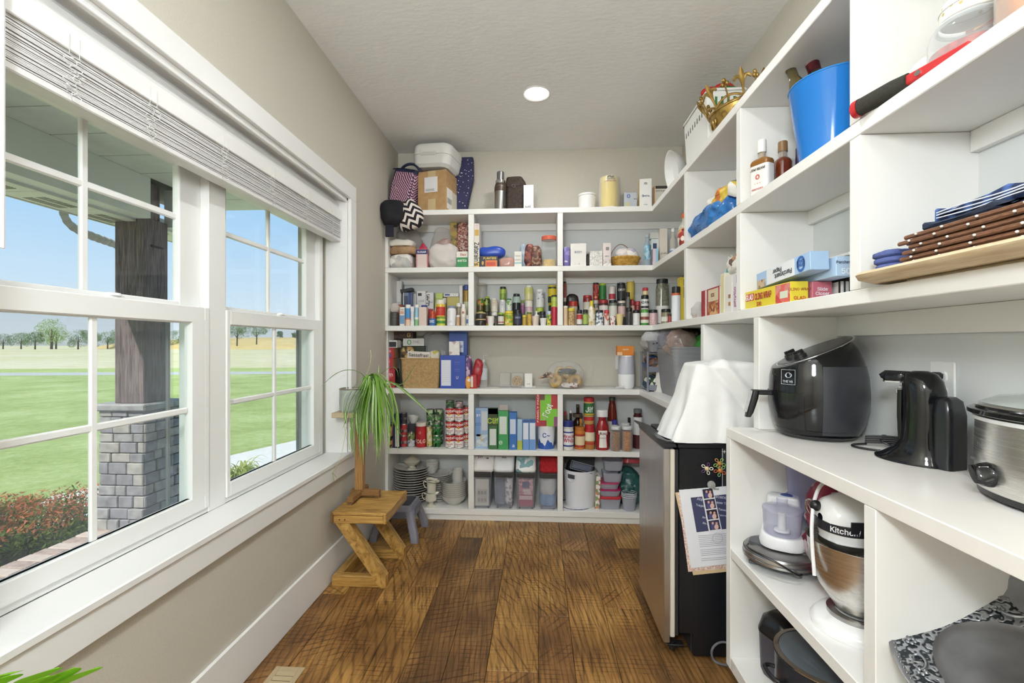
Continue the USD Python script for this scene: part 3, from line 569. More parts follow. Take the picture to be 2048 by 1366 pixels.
def vessel(name,label,p,body,cap=None,capf=.18,neck=None,neckr=.6,lab=None,labr=(.15,.6),txt=None,cat='bottle',group=None,band=None,rough=.3,capr=None,fill=None,n=20,shoulder=.12,taper=1.,dy=1.,tilt=0.,capname='cap'):
 """bottle, jar or can turned on the lathe; capf, neck, shoulder as fractions of the height"""
 w,h=p.w,p.h;r=w/2;(loc,r0)=spot(p,w*dy);t=thing(name,label,cat,loc,r0,group,ry=tilt)
 ch=h*capf if cap else 0.;hb=h-ch;nk=h*neck if neck else 0.;nr=r*neckr if neck else r*.97
 rb=r*taper;e=min(.004,r*.2)
 if neck:prof=[(0,0),(rb-e,0),(rb,e),(r,hb-nk-h*shoulder),(r*.93,hb-nk-h*shoulder*.55),(nr*1.15,hb-nk),(nr,hb-nk+nk*.1),(nr,hb),(0,hb)]
 else:prof=[(0,0),(rb-e,0),(rb,e),(r,hb-e),(r-e,hb),(0,hb)]
 obj('body',lathe(prof,n,sy=dy),mcol(body,rough),t)
 if fill:obj('contents',lathe([(0,.003),(rb-.003,.003),(r-.003,fill[0]*h),(0,fill[0]*h+.001)],16,sy=dy),mcol(fill[1],.7),t)
 if cap:
  cr=(capr*r if capr else(nr*1.12 if neck else r*.985));ce=min(.003,cr*.2)
  obj(capname,lathe([(0,hb+.0002),(cr,hb+.0002),(cr,h-ce),(cr-ce,h),(0,h)],n,sy=dy),mcol(cap,.4),t)
 rl=lambda v:rb+(r-rb)*min(1,v*h/max(1e-6,hb-nk-h*(shoulder if neck else 0)))
 if lab:obj('label',lathe([(rl(labr[0])+.0006,labr[0]*h),(rl(labr[1])+.0006,labr[1]*h)],n,sy=dy),mcol(lab,.5),t)
 for q in(band or()):
  obj('print_band',lathe([(rl(q[0])+.0009,q[0]*h),(rl(q[1])+.0009,q[1]*h)],n,sy=dy),mcol(q[2],.5),t)
 for q in(txt or()):
  s,v,hh,c=q[:4];m=text(s,hh*h,bold=len(q)>4 and q[4],width=(q[5]*w if len(q)>5 else None),wrap=rl(v)+.0012)
  if dy!=1.:m.vertices[:,1]*=dy
  obj('lettering',mv(m,0,0,v*h),mcol(c,.5),t,smooth=False)
 return t
def softbag(name,label,p,d,col,cat='bag',amp=.008,freq=18.,seed=0,parts=(),group=None,tilt=0.,rz=0.,p_=.6,rough=.35,sub=3,extra=None):
 (loc,r0)=spot(p,d);t=thing(name,label,cat,loc,r0+rz,group,ry=tilt)
 obj('bag',pillow(p.w,d,p.h,sub,p_,0,amp,freq,seed),mcol(col,rough),t,smooth=28)
 for q in parts:q(t,p)
 return t
def front_text(s,u,v,hh,c,yoff,width=None,bold=True,wrap=0.):
 return lambda t,p:obj('lettering',mv(text(s,hh*p.h,bold,width=width*p.w if width else None,wrap=wrap),(u-.5)*p.w,yoff if not wrap else yoff+wrap,v*p.h),mcol(c),t,smooth=False)
def front_pad(name,u0,u1,v0,v1,c,d,bulge=.9):
 """a printed patch lying on the swelling front of a bag"""
 def f(t,p):
  n=8;U,V=np.meshgrid(np.linspace(u0,u1,n),np.linspace(v0,v1,n));x=(U-.5)*2;z=(V-.5)*2
  q=np.clip(1-np.abs(x)**3.2,.02,1)**.45*np.clip(1-np.abs(z)**3.2,.02,1)**.45
  y=-d/2*q*bulge-.004;P=np.stack([x*p.w/2,y,V*p.h],-1).reshape(-1,3);Q=P+(0,.003,0);i=np.arange(n*n).reshape(n,n)
  a=np.c_[i[:-1,:-1].ravel(),i[:-1,1:].ravel(),i[1:,1:].ravel(),i[1:,:-1].ravel()];Fq=np.vstack([a[:,[0,1,2]],a[:,[0,2,3]]])
  obj(name,trimesh.Trimesh(np.vstack([P,Q]),np.vstack([Fq,Fq[:,::-1]+n*n]),process=False),mcol(c),t,smooth=True)
 return f
GLASS=film_m('e8eeee',.10,.05);CLEAR=film_m('f2f4f6',.16,.12);FILMW=film_m('eceae8',.38,.25)

# ---- top shelf
p=place(1,757,835,312,-.02);p.z=S[1]+.03
t=thing('lunch_bag','navy insulated bag printed with pink leaves, leaning at the left end of the top shelf','bag',(-1.015,YF+.115,S[1]+.012),-14,ry=11)
leafp=N({"tc":("texture_coordinate",{}),"mp":("mapping",{"rotation":(0,.7,.4)}),"v":("voronoi_texture",{"scale":9.}),"m2":("mix_color",{"blend_type":"add","fac":1.}),"w":("wave_texture",{"scale":26.,"distortion":5.,"detail":1.,"detail_scale":.6}),"r":("rgb_ramp",{"ramp":[(.38,lin('4a2346')),(.5,lin('6c3a66')),(.62,lin('dcb4c4'))]}),"p":("principled_bsdf",{"roughness":.45})},[("tc.object","mp.vector"),("mp.vector","v.vector"),("v.position","m2.a"),("mp.vector","m2.b"),("m2.result","w.vector"),("w.fac","r.fac"),("r.color","p.base_color")])
navy=M('262a4a',.6)
obj('body',loft([(rrect(.17,.15,.03),0),(rrect(.185,.16,.04),.02),(rrect(.19,.15,.04),.2),(rrect(.185,.11,.03),.3),(rrect(.18,.10,.03),.312)]),navy,t)
obj('leaf_panel',loft([(rrect(.155,.02,.009),(.008,-.073,.03)),(rrect(.16,.02,.009),(.008,-.07,.2)),(rrect(.15,.02,.009),(.006,-.05,.285))]),leafp,t)
obj('leaf_panel',loft([(rrect(.02,.12,.009),(.088,0,.03)),(rrect(.02,.12,.009),(.09,0,.2)),(rrect(.02,.09,.009),(.086,.0,.28))]),leafp,t)
obj('zip',tube(curve([(-.09,-.06,.30),(0,-.062,.307),(.09,-.058,.30)],10),.004,6),M('1c1f38',.5),t)
obj('handle',tube(curve([(-.06,-.01,.305),(-.02,-.02,.345),(.07,-.02,.35),(.10,0,.315)],16),.010,8),navy,t)
chev=N({"tc":("texture_coordinate",{}),"s":("separate_xyz",{}),"pp":("math",{"math_type":"pingpong","value2":.034}),"a":("math",{"math_type":"add"}),"m":("math",{"math_type":"multiply","value2":22.}),"f":("math",{"math_type":"fraction"}),"g":("math",{"math_type":"greater_than","value2":.5}),"mx":("mix_color",{"a":lin('211c20'),"b":lin('e6dcd6')}),"p":("principled_bsdf",{"roughness":.85})},[("tc.object","s.vector"),("s.x","pp.value1"),("pp.value","a.value1"),("s.z","a.value2"),("a.value","m.value1"),("m.value","f.value1"),("f.value","g.value1"),("g.value","mx.fac"),("mx.result","p.base_color")])
t=thing('chevron_bag','black and white chevron bag slumped over the front edge of the top shelf','bag',(-.885,YF-.012,S[1]-.12),0,ry=-28)
obj('bag',pillow(.17,.10,.17,3,.7,0,.014,11,3,False),chev,t,smooth=True)
t=thing('dark_pouch','black fabric pouch hanging with its strap over the left end of the top shelf','bag',(-1.045,YF-.04,S[1]-.185))
obj('pouch',mv(pillow(.15,.12,.16,3,.62,0,.012,12,5,False),.02,0,.07),M('17161d',.8),t,smooth=True)
obj('strap',box(-.03,.03,-.03,-.018,-.02,.12,.004),M('1d1c2e',.8),t)
p=place(1,838,893,336,.03);t=thing('cardboard_box','brown cardboard box with white shipping labels under the white case','box',(p.x+.015,p.y+.12,S[1]+.0004),-13)
cb=NM('b08c5e','bc986a',30.,.8);bw,bh=.225,.295
obj('carton',cbox(bw,.22,bh,.002),cb,t,smooth=False)
for q in((.001,.09),(.235,bh)):obj('packing_tape',box(-.03,.03,-.1112,-.1098,*q),M('cbb48a',.3),t,smooth=False)
obj('shipping_label',box(-.058,.045,-.1116,-.1098,.14,.25),M('e6e4e6',.5),t,smooth=False)
obj('shipping_label',box(.1105,.1132,-.10,.0,.02,.17),M('e9e5dc',.5),t,smooth=False);obj('shipping_label',box(.1105,.1130,.005,.09,.005,.165),M('ddd6c0',.5),t,smooth=False)
obj('barcode',[box(.113,.1136,-.09+i*.006,-.09+i*.006+(.002 if i%3 else.0035),.06,.1)for i in range(13)]+[box(-.05,.02,-.112,-.1115,.15+i*.006,.152+i*.006)for i in range(3)],M('5a564e',.6),t,smooth=False)
t=thing('white_case','white rounded plastic carrying case tilted on top of the cardboard box','case',(p.x+.005,p.y+.10,S[1]+bh+.018),-14,rx=-3,ry=5)
obj('body',loft([(rrect(.25,.20,.05,6),0),(rrect(.29,.24,.06,6),.02),(rrect(.305,.255,.06,6),.085)]),M('deddd9',.35),t)
obj('lid',loft([(rrect(.307,.257,.06,6),.087),(rrect(.305,.255,.06,6),.15),(rrect(.28,.23,.06,6),.168)]),M('e6e5e1',.35),t)
obj('latch',[box(-.07,.05,-.132,-.12,.075,.10,.003),box(-.08,-.077,-.1335,-.12,.09,.115)],M('d2d1cd',.35),t,smooth=False)
t=thing('dotted_bag','navy fabric bag with small white dots behind the white case','bag',(-.66,YF+.235,S[1]+.0004),0)
obj('bag',loft([(rrect(.22,.06,.01),0),(rrect(.25,.065,.01),.1),(rrect(.335,.068,.012),.3),(rrect(.33,.06,.012),.455)]),N({"tc":("texture_coordinate",{}),"v":("voronoi_texture",{"scale":48.}),"r":("rgb_ramp",{"ramp":[(.15,lin('e8e4f0')),(.2,lin('2c2c54'))],"interpolate":True}),"p":("principled_bsdf",{"roughness":.7})},[("tc.object","v.vector"),("v.distance","r.fac"),("r.color","p.base_color")]),t)
p=place(1,988,1012,340,.05);t=thing('thermos','steel thermos flask with grey cup and brown bands on the top shelf','flask',(p.x,p.y+p.w/2,p.z));r=p.w/2;h=p.h
obj('body',lathe([(0,0),(r-.003,0),(r,.003),(r,.62*h),(r*.95,.64*h)],24),STEEL,t);obj('shoulder',lathe([(r*1.02,.5*h),(r*1.03,.6*h),(r*.9,.68*h),(r*.78,.72*h)],24),M('4a3c30',.4),t)
obj('collar',lathe([(r*.8,.69*h),(r*.84,.72*h),(r*.8,.78*h),(r*.6,.79*h)],24),CHROME,t);obj('cup',lathe([(r*.62,.79*h),(r*.62,.985*h),(r*.55,h),(0,h)],24),M('7d7c7a',.35,.6),t);obj('base',cyl(r*1.02,.012,24),M('3c342c',.4),t)
obj('handle',box(r*.55,r*.95,-r*.9,-r*.6,.1*h,.5*h,.003),M('26221e',.4),t)
p=place(1,1012,1052,352,.07);t=thing('leather_case','dark brown leather bottle case with a metal ring beside the thermos','case',(p.x,p.y+.055,p.z),-6)
lea=NM('2c2018','43342a',60.,.75,bump=.0006);obj('body',loft([(rrect(p.w,.10,.03,5),0),(rrect(p.w,.10,.03,5),p.h*.72)]),lea,t)
obj('lid',loft([(rrect(p.w*1.03,.105,.03,5),p.h*.72),(rrect(p.w*1.0,.10,.03,5),(-.004,0,p.h*.86)),(rrect(p.w*.8,.085,.03,5),(-.012,0,p.h))]),lea,t)
obj('ring',mv(rot(trimesh.creation.torus(.012,.0018,major_sections=18,minor_sections=6),90,(1,0,0)),-.012,-.054,p.h*.72),CHROME,t)
carton('white_carton','narrow white carton with small grey lettering in front of the leather case',place(1,1047,1067,370,.006),.055,'efecea',texts=[('uuol',.45,.08,.09,'5a5a60',True)])
p=place(1,1158,1194,384,.03);vessel('white_tub','plain white round tub left of the yellow wrapped roll',p,'eeebe6',cap='f3f1ee',capf=.12,cat='tub',capr=1.02,taper=.94)
p=place(1,1203,1240,350,.035);t=vessel('paper_roll','yellow wrapped paper roll in clear film on the top shelf',p,'e8cf62',cat='paper roll',band=[(.0,.06,'efece4'),(.83,.97,'f0dd84')],txt=[('morelife',.9,.055,'3a3a30',True),('baking rolls',.83,.05,'b8452c',True)])
obj('wrapper',noisy(lathe([(p.w*.53,.001),(p.w*.56,.01),(p.w*.6,p.h*.5),(p.w*.56,p.h*.98),(p.w*.38,p.h*1.02)],28),.005,40),CLEAR,t)
obj('mark',mv(text('~',.05,True,width=.05,wrap=p.w/2+.0012),0,0,p.h*.955),M('2e3c4a'),t,smooth=False)
carton('gauze_box','small grey and blue box with a round blue logo beside the yellow roll',place(1,1248,1274,385,.07),.06,'b9bfc8',panels=[(.1,.45,.1,.4,'c9c39a')],texts=[('O',.35,.78,.2,'3a5a9a',True),('••',.85,.6,.12,'4a566a',True)])
p=place(1,1281,1305,357.5,.035);carton('tall_carton','tall white carton with yellow sides at the right end of the top shelf',p,.085,'eceae6',texts=[('m',.5,.83,.09,'55564e',True),('baking',.55,.4,.05,'4a5a86',True),('o',.28,.41,.1,'3b4a70',False),('soda',.5,.1,.04,'6a6a6a')],side=[(-1,'e2bf4a'),(1,'e7a64a')],rz=-8)
carton('flat_carton','white box with orange edge half hidden behind the shelf corner',place(1,1308,1336,372,.08),.06,'e8e4d6',panels=[(0,.06,0,1,'e2943e'),(.1,1,.88,1,'3d3a36')],texts=[('wiring kit',.6,.78,.1,'5a5750')])

# ---- second shelf, left bay
t=softbag('bread_bag','white printed bread bag at the bottom of the stack left on the second shelf',place(2,778,822,508,.02),.16,print_m('e8e4de','f0ece6','c9c4bd','b9b7b6',scale=28.),amp=.006,p_=.5)
softbag('tortilla_pack','brown pack of tortillas lying in the middle of the stack',place(2,778,828,492,.025,507.5),.15,NM('8a6a48','b3906a',14.,.5),cat='packet',amp=.006,seed=2,p_=.5)
softbag('folded_towel','white folded cloth on top of the tortilla pack',place(2,778,822,480,.03,491.5),.13,'e9e3d8',cat='cloth',amp=.007,seed=4,p_=.5,rough=.9)
softbag('clear_bag','crumpled clear bag behind the folded white cloth',place(2,786,834,464,.19),.06,film_m('d8cfc8',.35,.25),amp=.02,freq=14,seed=6)
carton('red_folder','thin dark red folder standing at the left end of the second shelf',place(2,777.5,780,461,.19),.06,'7a2430')
p=place(2,832,855,498,.025);t=carton('flour_bag','pink and white paper bag with a navy band and gathered red top',p,.085,'c98a8c',panels=[(.12,.93,.0,.72,'dcc8c2'),(0,1,.72,.97,'2c2f66')],texts=[('SUGAR',.5,.84,.1,'e8e4f0',True)]+[('- ~ - ~',.5,v,.05,'a58080')for v in(.6,.48,.36,.24)],cat='bag')
obj('gathered_top',lathe([(p.w*.46,p.h),(p.w*.3,p.h*1.18),(p.w*.08,p.h*1.36),(0,p.h*1.38)],9,sy=.6),M('b3364e',.5),t)
softbag('grocery_bag','white translucent grocery bag bulging in the middle of the left bay',place(2,857,911,490,.02),.15,film_m('ece4de',.72,.35),amp=.012,freq=16,seed=8)
t=softbag('zip_bag','clear zip bag with a red slider line behind the white grocery bag',place(2,852,886,455,.19),.05,film_m('dfd8d2',.3,.2),amp=.008,seed=9,tilt=12)
obj('zip_line',tube(curve([(-.055,-.026,.15),(-.03,-.028,.21),(.02,-.028,.25),(.05,-.026,.262)],14),.0028,6),M('c8583c',.4),t)
softbag('cracker_pack','pink packet peeping over the white grocery bag',place(2,876,902,477,.19),.05,'d6a698',cat='packet',amp=.004,seed=3)
carton('spaghetti_bag','tall yellow-brown pasta bag behind the green and white tub',place(2,900,914,445,.2),.04,print_m('8c7a3e','b59c4a','6a5a3a','a8885a',scale=40.),cat='packet')
softbag('bean_bag','tall clear bag of speckled pink beans beside the divider',place(2,914,935.5,444,.19),.06,print_m('9a5a50','c79a8a','8a4a44','d8c0b4',scale=110.),cat='packet',amp=.005,seed=7)
t=carton('lard_tub','white and green block with white lettering at the divider of the left bay',place(2,913,935.5,503,.02),.10,'e4dfd6',panels=[(0,1,0,.62,'2f8a4a')],texts=[('MANTECA',.5,.42,.14,'e8f0e4',True,.8),('Rex',.6,.8,.16,'b05a50',True)],cat='carton')
# ---- second shelf, middle bay
t=carton('rice_box','tall narrow packet with vertical black lettering beside the left divider',place(2,948.5,958.5,447,.02),.12,'ded6c8',panels=[(.1,.9,.72,.86,'c9a34a'),(.0,1,.0,.12,'d8b466'),(.15,.8,.88,.98,'d8c4c4')],texts=[("Zatarain's",.5,.3,.1,'2a2726',True,4.6,90)],cat='packet')
p=place(2,960,996,512,.03);t=carton('nut_bag','black and orange snack bag with a crumpled blue top',p,.09,'2a2c3e',panels=[(.3,.95,.02,.62,'d8783a'),(.35,.85,.12,.45,'c2452e',1)],texts=[('PLANTERS',.55,.8,.2,'e6c94a',True,.72)],cat='bag')
obj('crumpled_top',mv(noisy(pillow(.185,.10,.075,3,.7,0,0,1),.012,18,2),.018,0,p.h*.92),M('2b4fb4',.3),t,smooth=True);obj('peanut',mv(sphere(.012,s=(.7,.4,1.3)),-.045,-.046,.03),M('dcb46a',.6),t)
softbag('noodle_bag','small pinkish clear packet lying beside the black snack bag',place(2,1000,1027,516,.02),.08,film_m('d9a99a',.7,.2),cat='packet',amp=.006,seed=12)
carton('mini_carton','small white carton with grey print between the pink packet and foil bags',place(2,1028.5,1043.5,503,.02),.05,'e6e2da',panels=[(0,1,.2,.3,'9cc4c4')],texts=[('noon',.5,.7,.12,'7a7670'),('plain',.5,.45,.12,'8a8680')])
softbag('blue_packet','slim blue-grey foil packet left of the brown snack bag',place(2,1043.5,1055,488,.06),.05,NM('8aa0b4','b0bcc6',30.,.25),cat='packet',amp=.004,seed=13,tilt=-4)
softbag('brown_packet','dark red-brown snack bag with a gathered top',place(2,1051,1066,490,.03),.06,print_m('6a3430','8a4a3c','4a2a2a','a86a5a',scale=50.),cat='packet',amp=.006,seed=14)
softbag('tagged_bag','brown bag with a pale tag beside the glass jar',place(2,1063,1081,492,.02),.07,print_m('7a4a3a','a0806a','5a3a34',scale=60.),cat='bag',amp=.006,seed=15,parts=[front_pad('tag',.1,.72,.1,.86,'ded6cc',.07,1.0)])
p=place(2,1083,1113.5,470,.03);t=vessel('glass_jar','clear glass jar of popcorn kernels with an orange lid',p,GLASS,cap='d2634a',capf=.13,neck=.03,neckr=.88,shoulder=.16,cat='jar',fill=(.24,NM('c9a050','e6cc86',160.,.6)),n=28)
# ---- second shelf, right bay
softbag('purple_packet','purple and white oval packet beside the right divider',place(2,1126.5,1140,494,.02),.06,print_m('7a70b0','9a90c8','d8d4e0',scale=26.),cat='packet',amp=.003,seed=16)
carton('white_box','plain white box with tiny dark lettering, left of the patterned cube',place(2,1141,1172.5,487,.02),.10,'ebe5e0',texts=[('BODY',.5,.62,.085,'55607a',True),('- - - -',.5,.93,.03,'9a98a0'),('•',.3,.09,.05,'706c70'),('o',.55,.1,.1,'b4a8a4')])
softbag('dark_packet','small black packet squeezed between the white box and the patterned cube',place(2,1173.5,1178.8,507,.05),.05,'33302e',cat='packet',amp=.002)
carton('tissue_cube','white cube box with a fine grey pattern',place(2,1179.5,1205,502,.02),.085,print_m('e6e2dc','efebe6','c6c4c0','d6d2cc',scale=130.))
carton('skincare_box','slim pale pink box with a small square code beside the basket',place(2,1206,1222,486,.02),.06,'e4d8d4',panels=[(.35,.75,.68,.82,'8a8688'),(.0,1,0,.3,print_m('e0d4d0','c4b8b4','ece4e0',scale=60.))],texts=[('MEG',.5,.42,.06,'7a7678')])
p=place(2,1225,1285,512,.025);t=thing('wicker_basket','yellow woven basket with a thin handle and crumpled white cloth inside','basket',(p.x,p.y+p.w*.42,p.z));r=p.w/2
wick=NM('b98a34','d8ae58',50.,.7);rows=[]
for i in range(7):
 zz=.006+i*(p.h-.01)/6;rr=r*(.74+.26*(i/6)**.7);a=np.linspace(0,2*math.pi,61);wv=1+.012*np.cos(a*15+(i%2)*math.pi)
 rows.append(tube(np.c_[rr*wv*np.cos(a),rr*wv*.84*np.sin(a),np.full(61,zz)],.0052 if i<6 else.008,5,caps=False))
obj('weave',rows,wick,t);obj('bottom',lathe([(0,.002),(r*.76,.002),(r*.76,.006),(0,.006)],24,sy=.84),wick,t)
obj('stake',[tube([(r*.76*math.cos(a),r*.76*.84*math.sin(a),.004),(r*math.cos(a),r*.84*math.sin(a),p.h)],.003,4)for a in np.arange(24)*math.pi/12],wick,t)
obj('handle',tube(curve([(-r*.98,0,p.h),(-r*.7,0,p.h+.075),(-r*.3,0,p.h+.1),(r*.2,0,p.h+.07),(r*.6,.0,p.h+.02)],20),.0025,6),M('7a4a34',.5),t)
t2=thing('crumpled_cloth','white and lilac crumpled cloth heaped in the woven basket','cloth',(p.x+.01,p.y+p.w*.42,p.z+p.h*.25));obj('cloth',noisy(pillow(r*1.45,r*1.15,.115,3,.8),.016,20,4),print_m('e6ddd8','efe8e2','cfc4c8','b8aec6',scale=22.),t2,smooth=True)
# corner of the second shelf
p=place(2,1289.5,1303,468,.03);vessel('water_bottle','slim clear bottle with a blue label and grey cap at the shelf corner',p,film_m('a8bccb',.5,.1),cap='aeb4ba',capf=.09,neck=.16,neckr=.55,lab=print_m('7ab0c8','a8c8d4','5a8aa8',scale=50.),labr=(.2,.66))
carton('broth_carton','carton with an oval blue logo and green lower half behind the water bottle',place(2,1303,1318,478,.12),.06,'d8e0e0',panels=[(0,1,.25,.55,'9cbc6a'),(.2,.7,.6,.85,'3a4a66')],cat='carton')
carton('grey_box','grey-white small box lying across the cartons in the shelf corner',place(2,1300,1324,464.5,.12,477.5),.06,'c9cac4')
carton('wipes_box','pale pink and blue carton standing in front of the corner cartons',place(2,1306,1316.5,497,.03),.07,'d9c6d0',panels=[(.5,1,0,1,'9ac8dc')])
carton('milk_carton','tall cream carton in the corner of the second shelf',place(2,1320,1335,457,.08),.07,'ded3c6',texts=[('grain',.5,.35,.05,'8a7a70')])
p=place(2,1333,1345,456,.02);p.x+=.03;vessel('white_cap_bottle','clear bottle with white cap and blue label left of the orange-capped jug',p,film_m('dcd2c4',.4,.15),cap='efece6',capf=.1,neck=.15,neckr=.5,lab='d8dce4',labr=(.1,.45),band=[(.28,.4,'6a8ac0')])
p=PL();p.x,p.y,p.z,p.w,p.h=.885,2.72,S[2]+.0004,.088,.235;vessel('jug','clear drink bottle with an orange cap in the shelf corner',p,film_m('d5d3be',.55,.2),cap='d8663c',capf=.12,neck=.1,neckr=.5,shoulder=.22,dy=1.)
softbag('red_snack','small red and yellow packet lying at the front of the corner shelf',(lambda q:(setattr(q,'x',.835),setattr(q,'y',2.56),q)[-1])(place(2,1340,1364,500,.0)),.07,print_m('a83a30','d8a060','e6dcd0','7a2a28',scale=30.),cat='packet',amp=.004)
# ---- third shelf, left bay (medicine and toiletries)
V=vessel
t=V('dark_jar','dark grey jar under a crumpled clear film at the left end of the third shelf',place(3,778.5,795,624,.02),'3a3634',cat='jar',lab='4a4644',labr=(.05,.95),txt=[('-- -- --',.7,.1,'a8a4a0'),('-- -- --',.45,.1,'a8a4a0')])
t=thing('crumpled_film','crumpled clear and white film on top of the dark grey jar','film',(-1.045,YF+.05,S[3]+.101));obj('film',noisy(pillow(.055,.05,.06,3,.9),.014,40,2),film_m('e6ddd4',.5,.25),t)
carton('orange_box','orange-red box behind the small white and blue cartons',place(3,795.5,801,609,.06),.08,'b86a48',panels=[(0,1,.92,1,'9a4a34')])
carton('eardrop_box','small white carton with a blue lower half, leftmost of the front row',place(3,799.5,808.5,614,.012),.035,'e8e4de',panels=[(0,1,.1,.55,'6a9ac4'),(.1,.9,.62,.78,'d8a890')],texts=[('ooo',.5,.86,.06,'6a6a80',True)])
t=V('spray_bottle','small blue and white bottle with an orange base and ribbed white cap',place(3,809.5,820,609,.015),'e8e6e2',cap='f0eeea',capf=.14,lab='4a90c8',labr=(.36,.82),band=[(.02,.3,'e6c8b0'),(.3,.35,'c0604a')])
carton('dropper_box','narrow white carton with faint print beside the blue and white bottle',place(3,821,828,613,.02),.03,'e6e6e6',texts=[('||',.5,.5,.3,'9aa4b4')])
V('lotion_bottle','slim light blue and green bottle with a white cap',place(3,828.5,836.5,609,.015),'9ccce0',cap='ece8e6',capf=.14,band=[(.0,.3,'8ac08a'),(.3,.4,'eef0ea')])
carton('skin_box','plain pale pink carton in the middle of the front row',place(3,837.5,853,614,.012),.05,'dcc8be',texts=[('- -',.5,v,.04,'b49a90')for v in(.75,.6,.45,.3)])
V('blue_lid_jar','jar with a blue lid peeping over the pale pink carton',place(3,841,853,610,.075),'d8cfd0',cap='3a4a8a',capf=.12,cat='jar')
V('stain_tub','small bottle with a red shoulder and a blue label, front row',place(3,856.5,870.5,622,.015),'b4442c',cap='c2502f',capf=.2,lab='3a6aa8',labr=(.0,.5),txt=[('OXI',.3,.16,'e6ecf2',True,.7)],capr=.8)
p=place(3,871,889,634,.02);V('green_can','short green and yellow can under the yellow-capped red bottle',p,'7aa040',band=[(.0,.25,'c8c84a'),(.6,.8,'d8d468'),(.3,.55,'4a8a3a')],cat='can')
V('antacid_bottle','yellow bottle with a red label and white cap standing on the green can',place(3,870,888.5,599,.02,p.z+p.h+.0004),'e2c04a',cap='ece6d6',capf=.25,capr=.86,lab='c03a2a',labr=(.08,.58),txt=[('- - -',.4,.1,'f0d8c0')])
V('white_pill_bottle','large white bottle with a grey-blue cap, right part of the front row',place(3,892,911,611,.02),'eae8ec',cap='8a94a8',capf=.12,capr=.8,shoulder=.1,neck=.04,neckr=.75,txt=[('I I',.2,.07,'8a9ac0',True)])
V('tan_vial','small tan vial in front of the beige bottles',place(3,912,919,630,.012),'c8a27a',cap='e6e0d8',capf=.2)
V('beige_bottle','white and beige bottle with a red emblem next to the tan vial',place(3,920.5,932,608,.02),'e2d8cc',cap='ece8e4',capf=.18,capr=.7,lab='d8cabc',labr=(.05,.4),txt=[('e',.6,.14,'b05a4a',True)])
V('blue_white_can','small white and blue can at the left divider of the third shelf',place(3,932.5,936.3,630,.012),'dfe2e6',band=[(.2,.6,'4a78a8')],cat='can')
V('mid_cap_bottle','clear small bottle with a white cap in the second row',place(3,912,922,606,.085),film_m('b8a890',.6,.2),cap='ece9e4',capf=.16)
# back row
carton('white_pack','tall white carton with grey print at the back left',place(3,788,799,562,.2),.04,'dcdad8',texts=[('IIII',.5,.5,.08,'9a98a8')],tilt=3)
softbag('ribbon_bundle','bundle of dark red ribbons in the back left corner of the third shelf',place(3,779.5,788,566,.2),.05,NM('5a1c2a','8a3a48',30.,.6),cat='ribbon',amp=.01,seed=21)
carton('black_board','thin black board lying tilted on the cartons at the back',place(3,801,825,577,.16,584),.06,'2b2c30',tilt=-9)
carton('blue_book','grey-blue carton with a dark window in the back row',place(3,806,824,585,.16),.07,'7a86a0',panels=[(.1,.55,.55,.9,'4a5266'),(.0,.08,0,1,'d6d2cc'),(.6,.95,0,1,'3f5484')])
V('clear_cup','translucent cup in the back row behind the pale cartons',place(3,825,834,587,.17),film_m('d8dcdc',.5,.2),cat='cup')
for q,(a,b,yy,l)in enumerate(((834,851,582,'white medicine carton with a black oval and red lower half, left one of two'),(851.5,867,585,'white medicine carton with a black and white pattern and red lower half, right one of two'))):
 carton('medicine_box',l,place(3,a,b,yy,.13),.06,'d8d6d8',panels=[(0,.95,.0,.52,'a82e44'),(.12,.55,.86,.94,'3c3c44')if not q else(.1,.5,.6,.95,print_m('3a3a40','d8d6d6','8a8a90',scale=140.))],texts=[('cold',.5,.72,.06,'6a6a78')])
carton('lime_box','yellow-green carton leaning in the back row',place(3,868,882,586,.13),.05,'b6c86a',panels=[(.0,1,.0,.55,'d8dcb0')],texts=[('lime',.5,.82,.07,'6a7a34')],tilt=3)
V('grey_vial','grey small bottle standing behind the yellow bottle',place(3,883,892,596,.13),'b0b0b0',cap='d8d6d2',capf=.18)
carton('yellow_packet','dull yellow flat box under the white and blue flat box',place(3,894,918,594,.14),.06,'bcae5e')
carton('white_flat_box','flat white box with a dark blue patch lying on the dull yellow box',place(3,887,917,586.5,.14,593.5),.06,'e2e0de',panels=[(.08,.42,.3,.75,'3f4a86')],texts=[('- - -',.72,.5,.3,'8a90a4')])
carton('tall_white_box','tall narrow white box beside the amber jar with blue lid',place(3,918.5,925,571,.15),.05,'e2dfdc',texts=[('- -',.5,.7,.04,'8a868c')])
V('amber_jar','amber bottle with a blue lid and white label at the back right',place(3,926,938,570,.15),'a8862c',cap='3c5296',capf=.12,lab='d8d8b8',labr=(.25,.6),cat='jar')
# ---- third shelf, middle bay (supplements)
k=[]
for yb_,l in((None,'small black jar with a gold lid, lower of two stacked at the left'),(0,'small black jar with a gold lid, upper of two stacked at the left')):
 p=place(3,950,971,637.3 if yb_ is None else 624.5,.02,None if yb_ is None else k[0]);k.append(p.z+p.h+.0004)
 V('black_jar',l,p,'2e2a26',cap='c2a87c',capf=.2,cat='jar',group='stacked black jars')
cupm=M('ece6e0',.5)
def papercup(label,p,col,lip=None,name='paper_cup',parts=None):
 t=thing(name,label,'cup',(p.x,p.y+p.w/2,p.z));r=p.w/2
 obj('cup',lathe([(0,.001),(r*.72,.001),(r*.73,0),(r*.98,p.h*.97),(r*.9,p.h*.97),(r*.66,.004),(0,.004)],22),mcol(col),t);obj('rim',mv(trimesh.creation.torus(r*.96,.0016,major_sections=22,minor_sections=6),0,0,p.h*.98),mcol(lip or col),t);return t
papercup('plain white cup in the front row right of the stacked black jars',place(3,973.5,988,632,.012),'eee8e2',name='white_cup')
